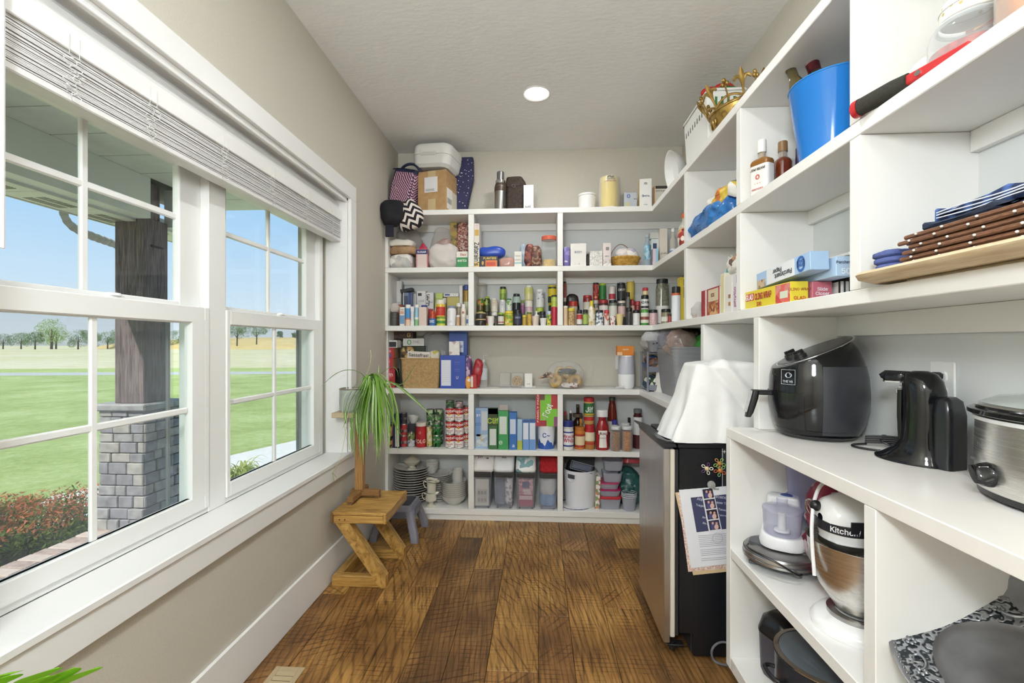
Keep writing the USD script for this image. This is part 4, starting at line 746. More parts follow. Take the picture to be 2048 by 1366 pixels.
V('little_dark_jar','little dark jar between the white cup and the white-labelled bottle',place(3,988.8,994.8,632,.03),'4a4038',cap='2c2a28',capf=.2,cat='jar')
V('vitamin_bottle','bottle with a green cap and white label in the front row',place(3,995.5,1007.5,625,.015),'3e4a34',cap='9ab43c',capf=.16,lab='dcd6cc',labr=(.12,.72),band=[(.2,.3,'b06a6a')])
V('yellow_can','yellow and green supplement bottle with a yellow lid in the front row',place(3,1009,1026,622,.015),'c2c04a',cap='e0cc3c',capf=.17,lab=print_m('c8c04a','8aa83c','e0d690','d8a03c',scale=60.),labr=(.08,.72))
V('black_bottle','black bottle with pale blue lettering in the front row',place(3,1026.5,1044,619,.015),'25262c',cap='1c1d22',capf=.15,neck=.04,neckr=.8,lab='2e3448',labr=(.1,.7),txt=[('MEN',.5,.12,'9aa6c4',True),('- - -',.3,.08,'8a94b0')])
V('yellow_lid_jar','small jar with a yellow lid and golden contents',place(3,1044.5,1053,630,.015),'b8983c',cap='d8c440',capf=.2,cat='jar')
V('gold_jar','golden jar with a dark cap beside the smaller yellow-lidded jar',place(3,1053.5,1063.5,624,.03),NM('a8842c','d2b050',60.),cap='6a7a34',capf=.14,cat='jar')
papercup('beige tapered cup with a white pump bottle behind it',place(3,1063.5,1078,632,.012),'e2d2c4',name='beige_cup')
V('pump_bottle','white pump bottle behind the beige tapered cup',place(3,1068,1078,622,.09),'e6e2e0',cap='f0ece8',capf=.1,neck=.12,neckr=.4)
papercup('white rounded cup in the front row near the red tumbler',place(3,1079.5,1093.5,636,.012),'eae8e6',name='white_cup')
V('dark_cup','dark grey jar behind the white rounded cup',place(3,1079,1091.5,622.5,.085),'3c3a3e',cap='2a2a2e',capf=.2,cat='jar')
V('green_yellow_bottle','yellow and green bottle with a pale blue cap beside the red tumbler',place(3,1094,1102.3,622,.03),'d2c244',cap='b8c8dc',capf=.22,lab=print_m('d8cc50','4a8a4a','2c5a3c',scale=60.),labr=(.02,.7))
V('red_tumbler','plain red plastic tumbler at the right end of the front row',place(3,1103,1114.5,613.5,.02),'b8243c',cat='tumbler',taper=.9)
# second row
t=V('nut_tub','clear square tub half full of brown nuts at the back left',place(3,953.5,972,566,.19),film_m('d6d2ca',.3,.1),cap='c9c4b8',capf=.04,cat='tub',fill=(.55,NM('6a3a20','a8683a',90.,.5)))
sp=[('amber bottle with a green cap and red-green label in the second row',954,967,596,'5a4a24','8aa83c',print_m('5a8a3c','c87a4a','a8b84a',scale=50.)),('dark bottle with a lime cap and patterned label, second row',967.3,980,593,'3c4426','a0b83c',print_m('5a6a30','9aa84a','2e3428',scale=60.)),('ivory bottle with a white cap and grey print, second row',981.3,995,596,'d8d0c0','ece8e2','d2c6b4'),('white bottle with faint blue print, under the lime green one',998.3,1011,599,'dcdad8','f0eeec','d6d8dc'),('white bottle with a green cap and green-white label, second row',1011.6,1024,597,'d8dcd2','3c8a3c',print_m('d8e0d0','7aa85a','e6e8e0',scale=60.)),('black bottle with a pale green label, second row',1024.6,1041,587,'22262a','2a2c32','a8bcb4'),('bottle with a yellow label and white cap, tall in the second row',1049,1066,570.5,'d6cf9a','f0ece6','c8cc7a'),('large white bottle with blue-grey print and white cap, second row',1071,1088.5,578,'dcdcdc','f2f0ee',print_m('d8dade','8a96a8','e6e6e8',scale=70.))]
for i,(l,a,b,yy,c,cc,lb)in enumerate(sp):
 hid=place(3,a+.6,b-.6,(622,624,624,628,622,620,600.6,615)[i]+.3,.115+.006*(i%2));hid.h=max(hid.h,.05)
 V('lower_bottle','bottle mostly hidden below the '+' '.join(l.split(',')[0].split()[:10]),hid,('4a3c22','c8b030','2e3430','b8b8a8','5a4a2c','24282a','c8a8b4','3a3c34')[i],cap=('8aa83c','2a2a26','e6e0d8','a8b83c')[i%4],capf=.25,lab=('d8d0b8','a0b050','c8c0b0','9a5a6a')[(i*3)%4],labr=(.2,.6))
 V('supplement_bottle',l,place(3,a,b,yy,.115+.006*(i%2),hid.z+hid.h+.0004),c,cap=cc,capf=.11,capr=.8,neck=.03,neckr=.75,shoulder=.06,lab=lb,labr=(.45,.82),txt=[('ioni',.65,.04,'4a4a44',True)]if i in(2,3,6)else None)
hid=place(3,1000,1011,600,.2);V('lower_bottle','bottle hidden below the lime green bottle with a black cap',hid,'d2d0c8',cap='e8e6e2',capf=.12)
V('lime_bottle','lime green bottle with a black cap standing highest at the back',place(3,999,1012,573,.2,hid.z+hid.h+.0004),'8aa840',cap='22241e',capf=.16,neck=.03,neckr=.8,lab='b2cc5a',labr=(.5,.78))
V('lilac_jar','clear jar with a purple label between the black and white bottles',place(3,1042,1048.5,600,.16),film_m('d2bcc4',.5,.2),cap='8aa040',capf=.1,cat='jar',lab='b06aa0',labr=(.5,.8))
hid=place(3,1097,1112,605,.19);V('lower_bottle','bottle hidden below the dark bottle with the yellow lid',hid,'3c4a34',cap='c8b428',capf=.12)
V('yellow_bottle','dark bottle with a yellow label and yellow lid in the back right corner',place(3,1096,1113,570,.19,hid.z+hid.h+.0004),'3c4a34',cap='e0cc2c',capf=.1,lab='e0c830',labr=(.35,.8))
hid=place(3,1103,1114,615,.11);V('lower_bottle','bottle hidden behind the red tumbler',hid,'b8a83c',cap='3a4a2c',capf=.2)
V('green_cap_bottle','green and yellow bottle with a dark green cap above the red tumbler',place(3,1102.5,1114.8,590,.11,hid.z+hid.h+.0004),'b8c44a',cap='2e3a26',capf=.12,lab='c6d86a',labr=(.5,.8))
# ---- third shelf, right bay (spices)
V('beige_tub','beige tub with a white lid at the left end of the spices',place(3,1126.5,1136,611.5,.02),'d8bc96',cap='e6dccc',capf=.1,cat='tub')
V('nut_jar','jar of nuts with a yellow lid, front row of the spices',place(3,1136.5,1150,616,.02),NM('8a6a3a','d8b888',90.,.4),cap='d8c23c',capf=.18,cat='jar')
V('spice_jar','small jar with red and white label and black cap, front row',place(3,1154,1165,619.5,.02),'4a3a34',cap='25242a',capf=.2,lab='e2dcd6',labr=(.08,.74),band=[(.4,.7,'b83a3c')],cat='jar')
V('spice_jar','jar with a green label and dark cap next to the tall squeeze bottle',place(3,1166,1176.5,619,.02),'4a5a3a',cap='26262a',capf=.18,lab='a0b45a',labr=(.08,.7),cat='jar')
V('squeeze_bottle','tall white squeeze bottle with a yellow nozzle among the spices',place(3,1177,1191,601,.02),print_m('e6dcc4','ece6d8','c8b06a',scale=50.),cap='e0cc3a',capf=.22,capr=.5,neck=.04,neckr=.55)
V('spice_jar','jar with white and blue print and black cap right of the squeeze bottle',place(3,1192,1207.5,620,.02),print_m('dfe2e4','6a7a8a','eef0f0',scale=70.),cap='222428',capf=.16,cat='jar')
V('spice_shaker','small white shaker with a red lid and floral print',place(3,1209,1219.5,620,.02),print_m('e2d8d0','c86a5a','ece6de',scale=60.),cap='c43a3c',capf=.22,cat='shaker')
papercup('paper cup with a red pattern among the spices',place(3,1220.5,1232.5,632,.015),print_m('ece2dc','f0e8e2','c86a60',scale=70.))
papercup('pale yellow paper cup among the spices',place(3,1233,1248.5,627.6,.015),'e0cc92')
V('pepper_grinder','clear grinder full of black pepper with a black cap',place(3,1252.5,1266,615,.02),'3c3836',cap='1d1d20',capf=.2,cat='grinder',lab=film_m('5a5654',.5,.1),labr=(.1,.75))
V('white_label_bottle','bottle with a plain white label and black cap right of the grinder',place(3,1267,1281,620,.02),'2b2a2c',cap='1f2022',capf=.14,lab='e6e4e4',labr=(.02,.8))
p=place(3,1283,1299.5,619,.02);V('spice_jar','green-labelled spice jar at the bottom of the stack of three',p,'5a9a4a',lab='dfe0d0',labr=(.15,.8),band=[(0,.12,'3f8a3a'),(.35,.55,'8a4a3c')],cat='jar')
p2=place(3,1284,1299,590,.02,p.z+p.h+.0004);V('spice_jar','spice jar with black lid and white label in the middle of the stack of three',p2,'e2e0de',cap='1c1e1e',capf=.26,band=[(.1,.25,'3a3a3c')],txt=[('ADAMS',.5,.16,'2a2a2a',True)],cat='jar')
V('spice_jar','small spice jar with a red cap on top of the stack of three',place(3,1286,1298,575,.022,p2.z+p2.h+.0004),'d8c49a',cap='b83440',capf=.4,cat='jar')
# second row of spices
row=[('red-lidded jar with a clear body behind the nut jar',1138,1156,602,.13,'c9b8a0','b83a30',.2,None),('square red and white tin behind the green-labelled jar',1167,1185,590,.13,'8a2e30','a83438',.08,'ddd6c6'),('jar with a red lid and white logo label behind the dark jars',1199,1217.5,599,.12,'5a3a30','a82e34',.14,'e2d8d4'),('square jar with black lid, white label and small red emblem',1219,1235.5,600,.12,'7a8078','222426',.1,'e2e2d6'),('jar with a white lid and red label under the black pepper tin',1237,1252.5,601,.12,'5c5a58','e0d6cc',.1,'d8b8b4'),('red jar with red lid right of the tall grinder',1262,1270.5,600,.12,'8a3030','a83438',.16,'c8a090'),('red-capped jar of red powder behind the white-labelled bottle',1271,1282,602,.12,'8c3a32','b23a3e',.16,None)]
for l,a,b,yy,bk_,c,cc,cf,lb in row:
 V('spice_jar',l,place(3,a,b,yy,bk_),c,cap=cc,capf=cf,lab=lb,labr=(.35,.78),cat='jar',txt=[('Tone',.58,.05,'8a3a3a',True)]if lb and 'logo' in l else None)
tall=[('brown bottle with a dark cap at the back beside the divider',1127,1133,563,'a04a40','3a2c28',.1,None,.2),('tall red chili shaker with a black cap at the back',1186.5,1198.5,565,'a83a30','1f1c1c',.08,print_m('b03c30','8a2c28','d8a080',scale=50.),.19),('tall green shaker with a lime cap at the back',1199.5,1212.5,566,'3a8a3e','a8c43a',.14,'2f7a38',.19),('white and red striped tin at the back of the spices',1218.5,1231.5,571,'e2dcd8','ddd8d2',.03,None,.19),('black pepper tin with white lettering at the back',1235.5,1252.5,565,'24262a','202226',.09,'303236',.185),('yellow lemon pepper shaker with a white cap at the back',1254.5,1270,560,'d6b83a','ece8dc',.08,'d8c05a',.19)]
for l,a,b,yy,c,cc,cf,lb,bk_ in tall:
 ybs={'brown bottle':595,'tall red chi':600,'tall green s':599,'white and re':601,'black pepper':601,'yellow lemon':599.5}[l[:12]]
 hid=place(3,a+.4,b-.4,ybs,bk_);V('lower_jar','jar mostly hidden below the '+' '.join(l.replace('tall ','').split()[:10]),hid,('5a3a30','7a6a5a','8a8a82','3a3430')[len(l)%4],cap=('a83438','2a2a2c','d8d0c4')[len(l)%3],capf=.14,lab='c8b8a8',labr=(.3,.7),cat='jar')
 V('spice_shaker',l.replace('tall ',''),place(3,a,b,yy,bk_,hid.z+hid.h+.0004),c,cap=cc,capf=cf,lab=lb,labr=(.1,.86),cat='shaker',txt=[('ORTY',.6,.12,'e6e6e6',True)]if 'black pepper' in l else None,band=[(.1,.45,'b83a48')]if 'striped' in l else None)
V('tall_grinder','slim clear grinder with a black top between the pepper tins',place(3,1253.2,1260.5,584,.1),'6a6a64',cap='1c1d1f',capf=.14,cat='grinder')
softbag('black_pouch','flat black pouches lying behind the front jars at the left of the spices',place(3,1134,1156,589,.19),.05,'2e2826',cat='pouch',amp=.006,seed=4)
# corner of the third shelf (reaching under the right-hand unit)
p=place(3,1314,1340,557,.05);V('large_spice_bottle','large clear bottle of grey-green spice with a wide black cap',p,NM('6a6a5a','8a8878',60.,.15),cap='24282a',capf=.1,neck=.03,neckr=.8,shoulder=.1,dy=.75,lab='dcdcd6',labr=(.05,.42))
V('salt_jar','clear jar of pink salt with a black lid at the front corner',place(3,1300,1317,619,.015),NM('c8a0a4','dcc0c0',120.,.3),cap='25262a',capf=.2,cat='jar')
p=PL();p.x,p.y,p.z,p.w,p.h=.862,3.075,S[3]+.0004,.062,.105;V('jar_with_black_lid','round jar with a black lid and white label in the shelf corner',p,'8c8468',cap='222526',capf=.2,lab='dcdacf',labr=(.2,.5),cat='jar')
p=PL();p.x,p.y,p.z,p.w,p.h=.858,2.98,S[3]+.0004,.03,.065;V('red_jar','tiny red-labelled jar next to the white spray can in the corner',p,'a04038',cap='2a2426',capf=.2,cat='jar')
p=PL();p.x,p.y,p.z,p.w,p.h=.856,2.835,S[3]+.0004,.052,.225;V('spray_can','white spray can with an orange ring and black cap by the corner upright',p,'d8dade',cap='242428',capf=.18,band=[(.76,.82,'c86038')],lab='e4e6ea',labr=(.05,.74),cat='can')
p=PL();p.x,p.y,p.z,p.w,p.h=.93,2.86,S[3]+.0004,.10,.285;carton('taco_box','yellow and black box with white letters behind the white spray can',p,.05,'d2b83a',panels=[(.22,1,.55,.95,'24243a'),(.3,1,.1,.5,'d8ce9a')],texts=[('OLD',.62,.8,.1,'e6e6f0',True)])

# ---- counter-height shelf (k = 4)
for q,(a,b,y0_,y1_,bk_)in enumerate(((766,790,738,779,.06),(764.5,786,716.5,738,.06),(767,788,695.5,716,.06))):
 l=('bottom','middle','top')[q];p=place(4,a,b,y0_,bk_,None if q==0 else zt_);zt_=p.z+p.h+.0004
 carton('red_box',f'red cracker carton with tan side, {l} one of the stack at the left end',p,.10,'a82c34',panels=[(.1,.7,.08,.42,'4a5a90' if q else '8a2028'),(.1,.75,.5,.9,'b8444a')],texts=[('rem',.45,.68,.2,'e6d0cc',True),('-- -',.45,.2,.1,'d8c8c8')],side=[(1,'b48a64' if q else '2a2c2a')],group='stacked red cartons')
carton('patterned_box','black and white box with a photo print on top of the red cartons',place(4,767.5,794,680.5,.06,zt_),.10,'d8d6d2',panels=[(.05,.35,.1,.75,'4a3a3a'),(.4,.95,.1,.8,'26262a'),(.1,.3,.2,.5,'c8b8b0',1)])
carton('bar_box','dark brown flat box with gold lettering under the third shelf at the left',place(4,784,826,662,.17,678),.09,'43322c',panels=[(.0,.2,.1,.9,'5a4030')],texts=[('G',.8,.5,.5,'c8a050',True),('°-°',.5,.5,.3,'9a7a50')])
carton('herb_box','white box with a round green logo lying below the brown flat box',place(4,806,848,677,.15,692),.11,'d8d8d4',texts=[('O',.3,.5,.6,'5a9a5a',True),('THE',.62,.55,.35,'a08a8a')])
carton('box_pile','dark green box beneath the white box with the green logo',place(4,800,850,692.5,.17),.085,'36402e')
softbag('produce_bag','crumpled clear bag behind the burlap tote',place(4,851,895,664,.19),.08,film_m('b8b8ba',.45,.2),amp=.02,freq=14,seed=31)
p=place(4,801,879,716,.02);t=thing('burlap_tote','tan burlap storage tote filled with packets, on the counter-height shelf','tote',(p.x,p.y+.075,p.z))
bur=NM('a4855a','bd9d6e',90.,.9,bump=.0008);obj('tote',loft([(rrect(p.w*.92,.13,.02),0),(rrect(p.w*.97,.145,.02),p.h*.4),(rrect(p.w,.15,.02),p.h),(rrect(p.w*.96,.14,.02),p.h),(rrect(p.w*.93,.13,.02),p.h*.5),(rrect(p.w*.9,.12,.02),.006)]),bur,t,smooth=40)
obj('hem',tube([(-p.w/2,-.0755,p.h-.004),(p.w/2,-.0755,p.h-.004)],.0035,6),M('b49668',.9),t)
p2=place(4,814,859,703,.06,722);carton('mix_packet','white packet with dark old-style lettering sticking out of the burlap tote',p2,.012,'ddd6cc',texts=[('Sassafras!',.5,.62,.32,'4a3230',True,.88)],cat='packet',tilt=3)
softbag('tote_packets','yellow and white packet at the right side in the burlap tote',place(4,859,877,703,.07,722),.04,print_m('d8d0c0','c8b84a','e4dccc',scale=40.),cat='packet',amp=.005,seed=33)
softbag('gold_packet','crinkled gold and brown packet at the back left of the burlap tote',place(4,803,826,696,.085,720),.04,print_m('6a5038','a8844c','3c3428','c8b070',scale=40.),cat='packet',amp=.007,seed=34)
p=place(4,880,930.5,711,.02);t=carton('cracker_box','large blue carton turned to its nutrition panel, right of the burlap tote',p,.10,'2c4aa6',panels=[(.05,.43,.08,.86,'dcdfe8')],texts=[('--- ---',.68,.8,.03,'d8e0f4',True),('-- ---',.68,.74,.03,'d8e0f4'),('--- --',.68,.58,.03,'d8e0f4',True),('-- ---',.68,.53,.03,'d8e0f4'),('U',.68,.33,.08,'e6eaf4',True),('-----',.7,.16,.015,'b8c4e4')])
obj('lettering',[mv(text('-----  ----',.012,False,width=.075),-.26*p.w,-.0508,v*p.h)for v in(.8,.74,.68,.62,.56,.5,.44,.38,.32,.26,.2)],M('6a7284'),t,smooth=False,kind='stuff')
p=place(4,898,934,662,.13);t=carton('graham_box','tall blue box with a white bubble logo behind the large blue carton',p,.06,'33519c',panels=[(.35,.8,.62,.82,'dfe4f0'),(.7,.95,.1,.5,'8a6a3c'),(0,.3,0,.3,'c8d0a0')],texts=[('Honeymaid',.45,.72,.05,'3c5aa8',True,.6)])
carton('recipe_packet','white packet with small figures standing on the large blue carton',place(4,898,919,683,.03,710.6),.02,print_m('e0dcd6','e8e4de','b8a0a0',scale=40.),cat='packet')
softbag('purple_snack','purple and white snack bag right of the large blue carton',place(4,931.5,941,712,.06),.05,print_m('7a4a7a','c8b0c0','5a3a6a',scale=40.),cat='bag',amp=.005,seed=36)
softbag('orange_snack','small orange and white packet at the front right of the large blue carton',place(4,931.5,940,754,.015),.03,print_m('e0a04a','d8d0d0','c86a3a',scale=40.),cat='packet',amp=.003,seed=37)
carton('red_carton','small red and white carton left of the soap dispenser',place(4,941.5,953,750,.02),.05,'b0302c',panels=[(0,.4,.1,.9,'e0d0c4')])
softbag('red_bag','red foil bag leaning behind the small red carton',place(4,943,957,720,.08),.04,NM('8a1f28','b8343a',30.,.25),amp=.008,seed=38,tilt=8)
p=place(4,958,974.5,724,.09);t=V('soap_dispenser','clear plastic soap dispenser with pump',p,film_m('d6d8d2',.4,.12),cat='soap dispenser',lab='c2c8cc',labr=(.3,.75),neck=.1,neckr=.4,shoulder=.14)
obj('pump',[lathe([(p.w*.22,p.h),(p.w*.22,p.h*1.08),(p.w*.07,p.h*1.1),(p.w*.07,p.h*1.24),(0,p.h*1.24)],12),tube([(-p.w*.1,0,p.h*1.25),(p.w*.45,0,p.h*1.25),(p.w*.5,0,p.h*1.21)],.0032,6)],M('dcdcd6',.3),t)
for q,(a,b,l)in enumerate(((998,1020.5,'empty clear plastic cookie box'),(1022,1046,'clear plastic box holding one round cookie'))):
 p=place(4,a,b,746.5,.09);t=thing('cookie_box',l,'box',(p.x,p.y+p.w/2,p.z));obj('body',rbox(p.w,p.w,p.h,.008),film_m('e2e0da',.22,.1),t);obj('lid_rim',loft([(rrect(p.w*1.04,p.w*1.04,.008),.012),(rrect(p.w*1.04,p.w*1.04,.008),.018)]),CLEAR,t)
 if q:
  ck=thing('cookie','round brown cookie with chips inside the clear plastic box','cookie',(p.x,p.y+p.w*.35,p.z+.045),0,rx=78);obj('cookie',lathe([(0,0),(.034,0),(.038,.006),(.034,.012),(0,.014)],20),NM('9a7444','c8a468',60.,.8),ck);obj('chips',[sphere(.004,.02*math.cos(i*2.4)*(.4+.13*i%1),.02*math.sin(i*2.4),.013)for i in range(7)],M('4a3020'),ck,kind='stuff')
t=thing('clear_tray','shallow clear tray holding a white card on the counter-height shelf','tray',(place(4,1042,1071,768,.06).x,YF+.1,S[4]+.0004));obj('tray',loft([(rrect(.098,.07,.01),0),(rrect(.105,.078,.012),.012),(rrect(.1,.072,.01),.012),(rrect(.094,.066,.01),.002)]),CLEAR,t)
carton('white_card','small white card standing in the clear tray',place(4,1049.5,1064.5,747,.085,S[4]+.0035),.004,'e8e4de',texts=[('-- --',.5,.7,.06,'a09a94'),('o o',.5,.25,.1,'5a5a5a',True),('-',.75,.1,.06,'5a5a5a')],cat='card')
p=place(4,1097,1167,729,.03);t=thing('bagel_bag','clear plastic bag of bagels with a printed label, lying on the shelf','bag',(p.x,p.y+.08,p.z));w,h=p.w,p.h
bgm=NM('b8924e','d8b878',20.,.6)
for q,(bx_,bz,by)in enumerate(((-.30,.27,-.25),(-.02,.25,.1),(.30,.30,-.2),(.12,.62,.0),(-.16,.62,.1))):
 g_=trimesh.creation.torus(.031,.019,major_sections=24,minor_sections=12);g_=rot(rot(g_,70+8*q,(1,0,0)),20*q-40)
 obj('bagel',mv(g_,bx_*w*.95,by*.09,max(.052,bz*h)),bgm,t)
obj('film',crumple(mv(trimesh.creation.icosphere(4,1.),0,0,1).apply_transform(np.diag([w/2,.082,h*.54,1])),.010,22,3),film_m('eceae8',.14,.08),t,smooth=25)
obj('print',front_mesh(0,0,1,1)if False else mv(noisy(pillow(w*.55,.05,h*.22,3,.8),.004,30,2),.01,-.035,h*.6),print_m('2e3240','5a6a3c','8a9a5a','3c3c48',scale=40.),t)
obj('print',mv(noisy(pillow(w*.5,.03,h*.2,3,.8),.003,30,5),.03,-.06,h*.04),print_m('c8b4b0','8a6a70','d8d0cc',scale=50.),t)
obj('twisted_end',tube(curve([(-w*.4,-.02,h*.5),(-w*.58,-.03,h*.52),(-w*.7,-.03,h*.45),(-w*.8,-.03,h*.42)],14),np.r_[np.linspace(.03,.018,6),np.linspace(.016,.002,8)],9),print_m('b08a6a','5a4a48','d0b090',scale=60.),t)
# humidifier and orange box
p=place(4,1239,1273,711,.05);t=thing('humidifier','round white and grey tabletop humidifier with a coiled white cord','humidifier',(p.x,p.y+p.w/2,p.z));r=p.w/2;h=p.h
obj('base',lathe([(0,0),(r*.75,0),(r*.9,.012),(r*.99,.045),(r,h*.43)],32),M('f0eff0',.3),t);obj('tank',lathe([(r*.985,h*.432),(r*.95,h*.8),(r*.88,h*.965)],32),M('bfc0ca',.3),t);obj('lid',lathe([(r*.885,h*.966),(r*.87,h),(0,h)],32),M('eeeeee',.3),t)
a=np.linspace(0,12.5,60);obj('cord',tube(np.c_[-r*.95+.028*np.cos(a),-.06+.018*np.sin(a),.004+.0012*a],.0022,6),M('e6e4e2',.4),t)
carton('orange_pack','small orange carton lying on the humidifier lid',place(4,1234.5,1268,692,.06,p.z+h+.0006),.06,'e0862a',panels=[(.0,.3,.0,.35,'ecc8a0')],texts=[('name',.5,.62,.18,'f0dcc0',True)])
# grey rack organizer, grey bin
gm=M('7c7f8a',.4);p=place(4,1272,1303,700,.0);RX,RYc,RW,RDp=.79,3.14,.14,.20
t=thing('grey_rack','grey plastic stacking rack holding small packets beside the grey bin','rack',(RX,RYc,S[4]+.0004));H_=.265
obj('post',[box(-RW/2,-RW/2+.014,-RDp/2,-RDp/2+.012,0,H_,.003)],gm,t,smooth=False);obj('post',box(RW/2-.014,RW/2,-RDp/2,-RDp/2+.012,0,H_,.003),gm,t,smooth=False);obj('post',box(-RW/2,-RW/2+.014,RDp/2-.012,RDp/2,0,H_,.003),gm,t,smooth=False);obj('post',box(RW/2-.014,RW/2,RDp/2-.012,RDp/2,0,H_,.003),gm,t,smooth=False)
for zz in(.008,.13,.255):obj('tier',[box(-RW/2+.013,RW/2-.013,-RDp/2+.002,RDp/2-.002,zz,zz+.006)],gm,t,smooth=False)
for zz in(.0145,.1365):obj('rail',box(-RW/2+.0135,RW/2-.0135,-RDp/2+.001,-RDp/2+.005,zz,zz+.03,.001),gm,t,smooth=False)
for q,(px_,zz,l,c,ww,hh)in enumerate(((0,.0145,'dark green and white packets in the lower tier of the grey rack',print_m('2e4a3c','1f3a4a','d8d8c8','3a4a5a',scale=40.),.10,.075),(0,.1365,'brown and blue packets in the upper tier of the grey rack',print_m('6a4030','3a5a8a','2a2c34','a07050',scale=40.),.10,.09))):
 t2=thing('rack_packets',l,'packets',(RX+px_,RYc+.01,S[4]+zz));obj('packets',crumple(pillow(ww,.15,hh,3,.7),.01,24,q),c,t2,smooth=28)
t=thing('grey_basket','grey perforated basket heaped with packets on top of the grey rack','basket',(RX+.06,RYc-.02,S[4]+.2658));obj('basket',loft([(rrect(.22,.2,.02),0),(rrect(.26,.23,.025),.075),(rrect(.27,.24,.025),.075),(rrect(.27,.24,.025),.068),(rrect(.25,.22,.02),.068),(rrect(.21,.19,.02),.004)]),M('85868c',.45),t,smooth=40)
obj('hole',[box(-.10+i*.022,-.09+i*.022,-.1145,-.105,.05+.004*(i%2),.058+.004*(i%2))for i in range(10)],M('2c2c30',.6),t,smooth=False,kind='stuff')
for q,(dx,dz,l,c)in enumerate(((-.07,.03,'crumpled clear bag at the left side of the grey perforated basket',film_m('d2d2d4',.5,.2)),(.05,.035,'pink and dark packets in the grey perforated basket',print_m('d0a090','3a3840','b08078','d8c4bc',scale=30.)))):
 t2=thing('basket_packet',l,'packet',(RX+.06+dx,RYc-.02,S[4]+.2658+dz));obj('packet',crumple(pillow(.13,.15,.085,3,.8),.014,20,q+3),c,t2,smooth=28)
x0b,yb0,_=atZ(1342,787,S[4]);t=thing('grey_bin','large grey ribbed bin full of clear bags in the corner on the counter-height shelf','bin',(.915,2.86,S[4]+.0004),0);
gb=N({"tc":("texture_coordinate",{}),"w":("wave_texture",{"wave_type":"bands","bands_direction":"z","scale":60.}),"p":("principled_bsdf",{"base_color":lin('8b8b8f'),"roughness":.5}),"b":("bump",{"distance":.0008})},[("tc.object","w.vector"),("w.fac","b.height"),("b.normal","p.normal")])
obj('bin',loft([(rrect(.225,.34,.03),0),(rrect(.27,.40,.035),.29),(rrect(.275,.405,.035),.29),(rrect(.275,.405,.035),.3),(rrect(.262,.39,.03),.3),(rrect(.215,.32,.03),.006)]),gb,t,smooth=40)
for q,(dx,dy,w_,h_,l,c)in enumerate(((-.06,-.1,.13,.12,'crumpled clear bag with brown contents at the left of the grey bin',film_m('b09a90',.5,.2)),(.02,.03,.16,.15,'dark foil packets standing in the grey bin',print_m('3a3438','6a5048','8a8890','2a2c34',scale=30.)),(.07,-.12,.10,.10,'bright green bag in the grey bin',film_m('4aa84a',.8,.25)),(-.03,.13,.16,.16,'grey clear bag at the back of the grey bin',film_m('9a9aa4',.5,.2)))):
 t2=thing('bin_bag',l,'bag',(.915+dx,2.86+dy,S[4]+.255));obj('bag',crumple(pillow(w_,.14,h_,3,.8),.018,18,q+8),c,t2,smooth=28)
t=thing('paper_sheet','white paper sheets leaning between the grey rack and the grey bin','paper',(.80,2.99,S[4]+.0004),-70,ry=0);obj('sheet',rot(box(-.08,.08,-.001,.0,0,.2),-8,(1,0,0)),M('e6e2da',.7),t,smooth=False);obj('sheet',rot(box(-.07,.085,.003,.004,0,.235),-8,(1,0,0)),M('c8a884',.7),t,smooth=False)
ORD=('first','second','third','fourth','fifth','sixth','seventh','eighth','ninth','tenth','eleventh','twelfth','thirteenth','fourteenth','fifteenth')
# ---- fifth shelf (k = 5): cans, boxes, jars
def tin(label,p,bands,texts=(),cat='can',group=None,name='food_can'):
 w=p.w;r=w/2;h=p.h;t=thing(name,label,cat,(p.x,p.y+r,p.z),0,group);mt=M('b8b8b4',.3,1.)
 obj('can',lathe([(0,.002),(r-.003,.002),(r-.001,0),(r,.002),(r-.001,.004),(r-.001,h-.004),(r,h-.002),(r-.001,h),(r-.003,h-.003),(0,h-.004)],26),mt,t)
 for a,b,c in bands:obj('label',lathe([(r-.0002,a*h),(r-.0002,b*h)],26),mcol(c,.45),t)
 for s,v,hh,c in texts:obj('lettering',mv(text(s,hh*h,True,wrap=r+.0008),0,0,v*h),mcol(c),t,smooth=False)
 return t
def soup(label,p,first=[None]):
 if first[0]is None:
  q=PL();q.__dict__.update(p.__dict__);first[0]=tin(label,p,[(.05,.52,'ece6e2'),(.52,.95,'b8262c')],[("Campbell's",.74,.2,'f0e6e0'),('CHICKEN',.3,.08,'a83a3a'),('SOUP',.16,.07,'5a5a5a')],name='soup_can',group=None)
  t=first[0];r=p.w/2;obj('medallion',mv(rot(cyl(r*.26,.0012,16),90,(1,0,0)),0,-r+.0004,p.h*.52),M('c8a04a',.35,.6),t);first.append(p);return t
 return dup(first[0],label,(p.x,p.y+p.w/2,p.z))
zc=[]
for ci,(a,b)in enumerate(((889.5,907.6),(908,926),(926.4,944.6))):
 base=place(5,a,b,862,.04);base.h=base.w*1.47
 if ci==2:base.x=-.5376-0;base.y+=.0
 for li in range(3):
  q=PL();q.__dict__.update(base.__dict__);q.z=S[5]+.0004+li*(base.h+.0004)
  if ci==2:q.x=-.498-base.w/2-.001;q.y=base.y+.068
  soup(f"red and white soup can, {('bottom', 'middle', 'top')[li]} of the {('left', 'middle', 'right, partly hidden')[ci]} stack of three",q)
ztop=S[5]+3*(base.h+.0004)+.0006
p=place(5,890,907,795,.042,ztop);p.h=.05;tin('small green can lying flat on top of the left soup can stack',p,[(.08,.92,print_m('3a5a3c','6a8a5a','28402c',scale=50.))])
p=place(5,909,925,795,.042,ztop);p.h=.045;tin('small pink and grey can on top of the middle soup can stack',p,[(.08,.92,print_m('a08084','7a7678','c8b8b8',scale=50.))])
gcan=print_m('2c5a34','1f4028','5a8a4a','b8c8a0',scale=45.)
g1=None
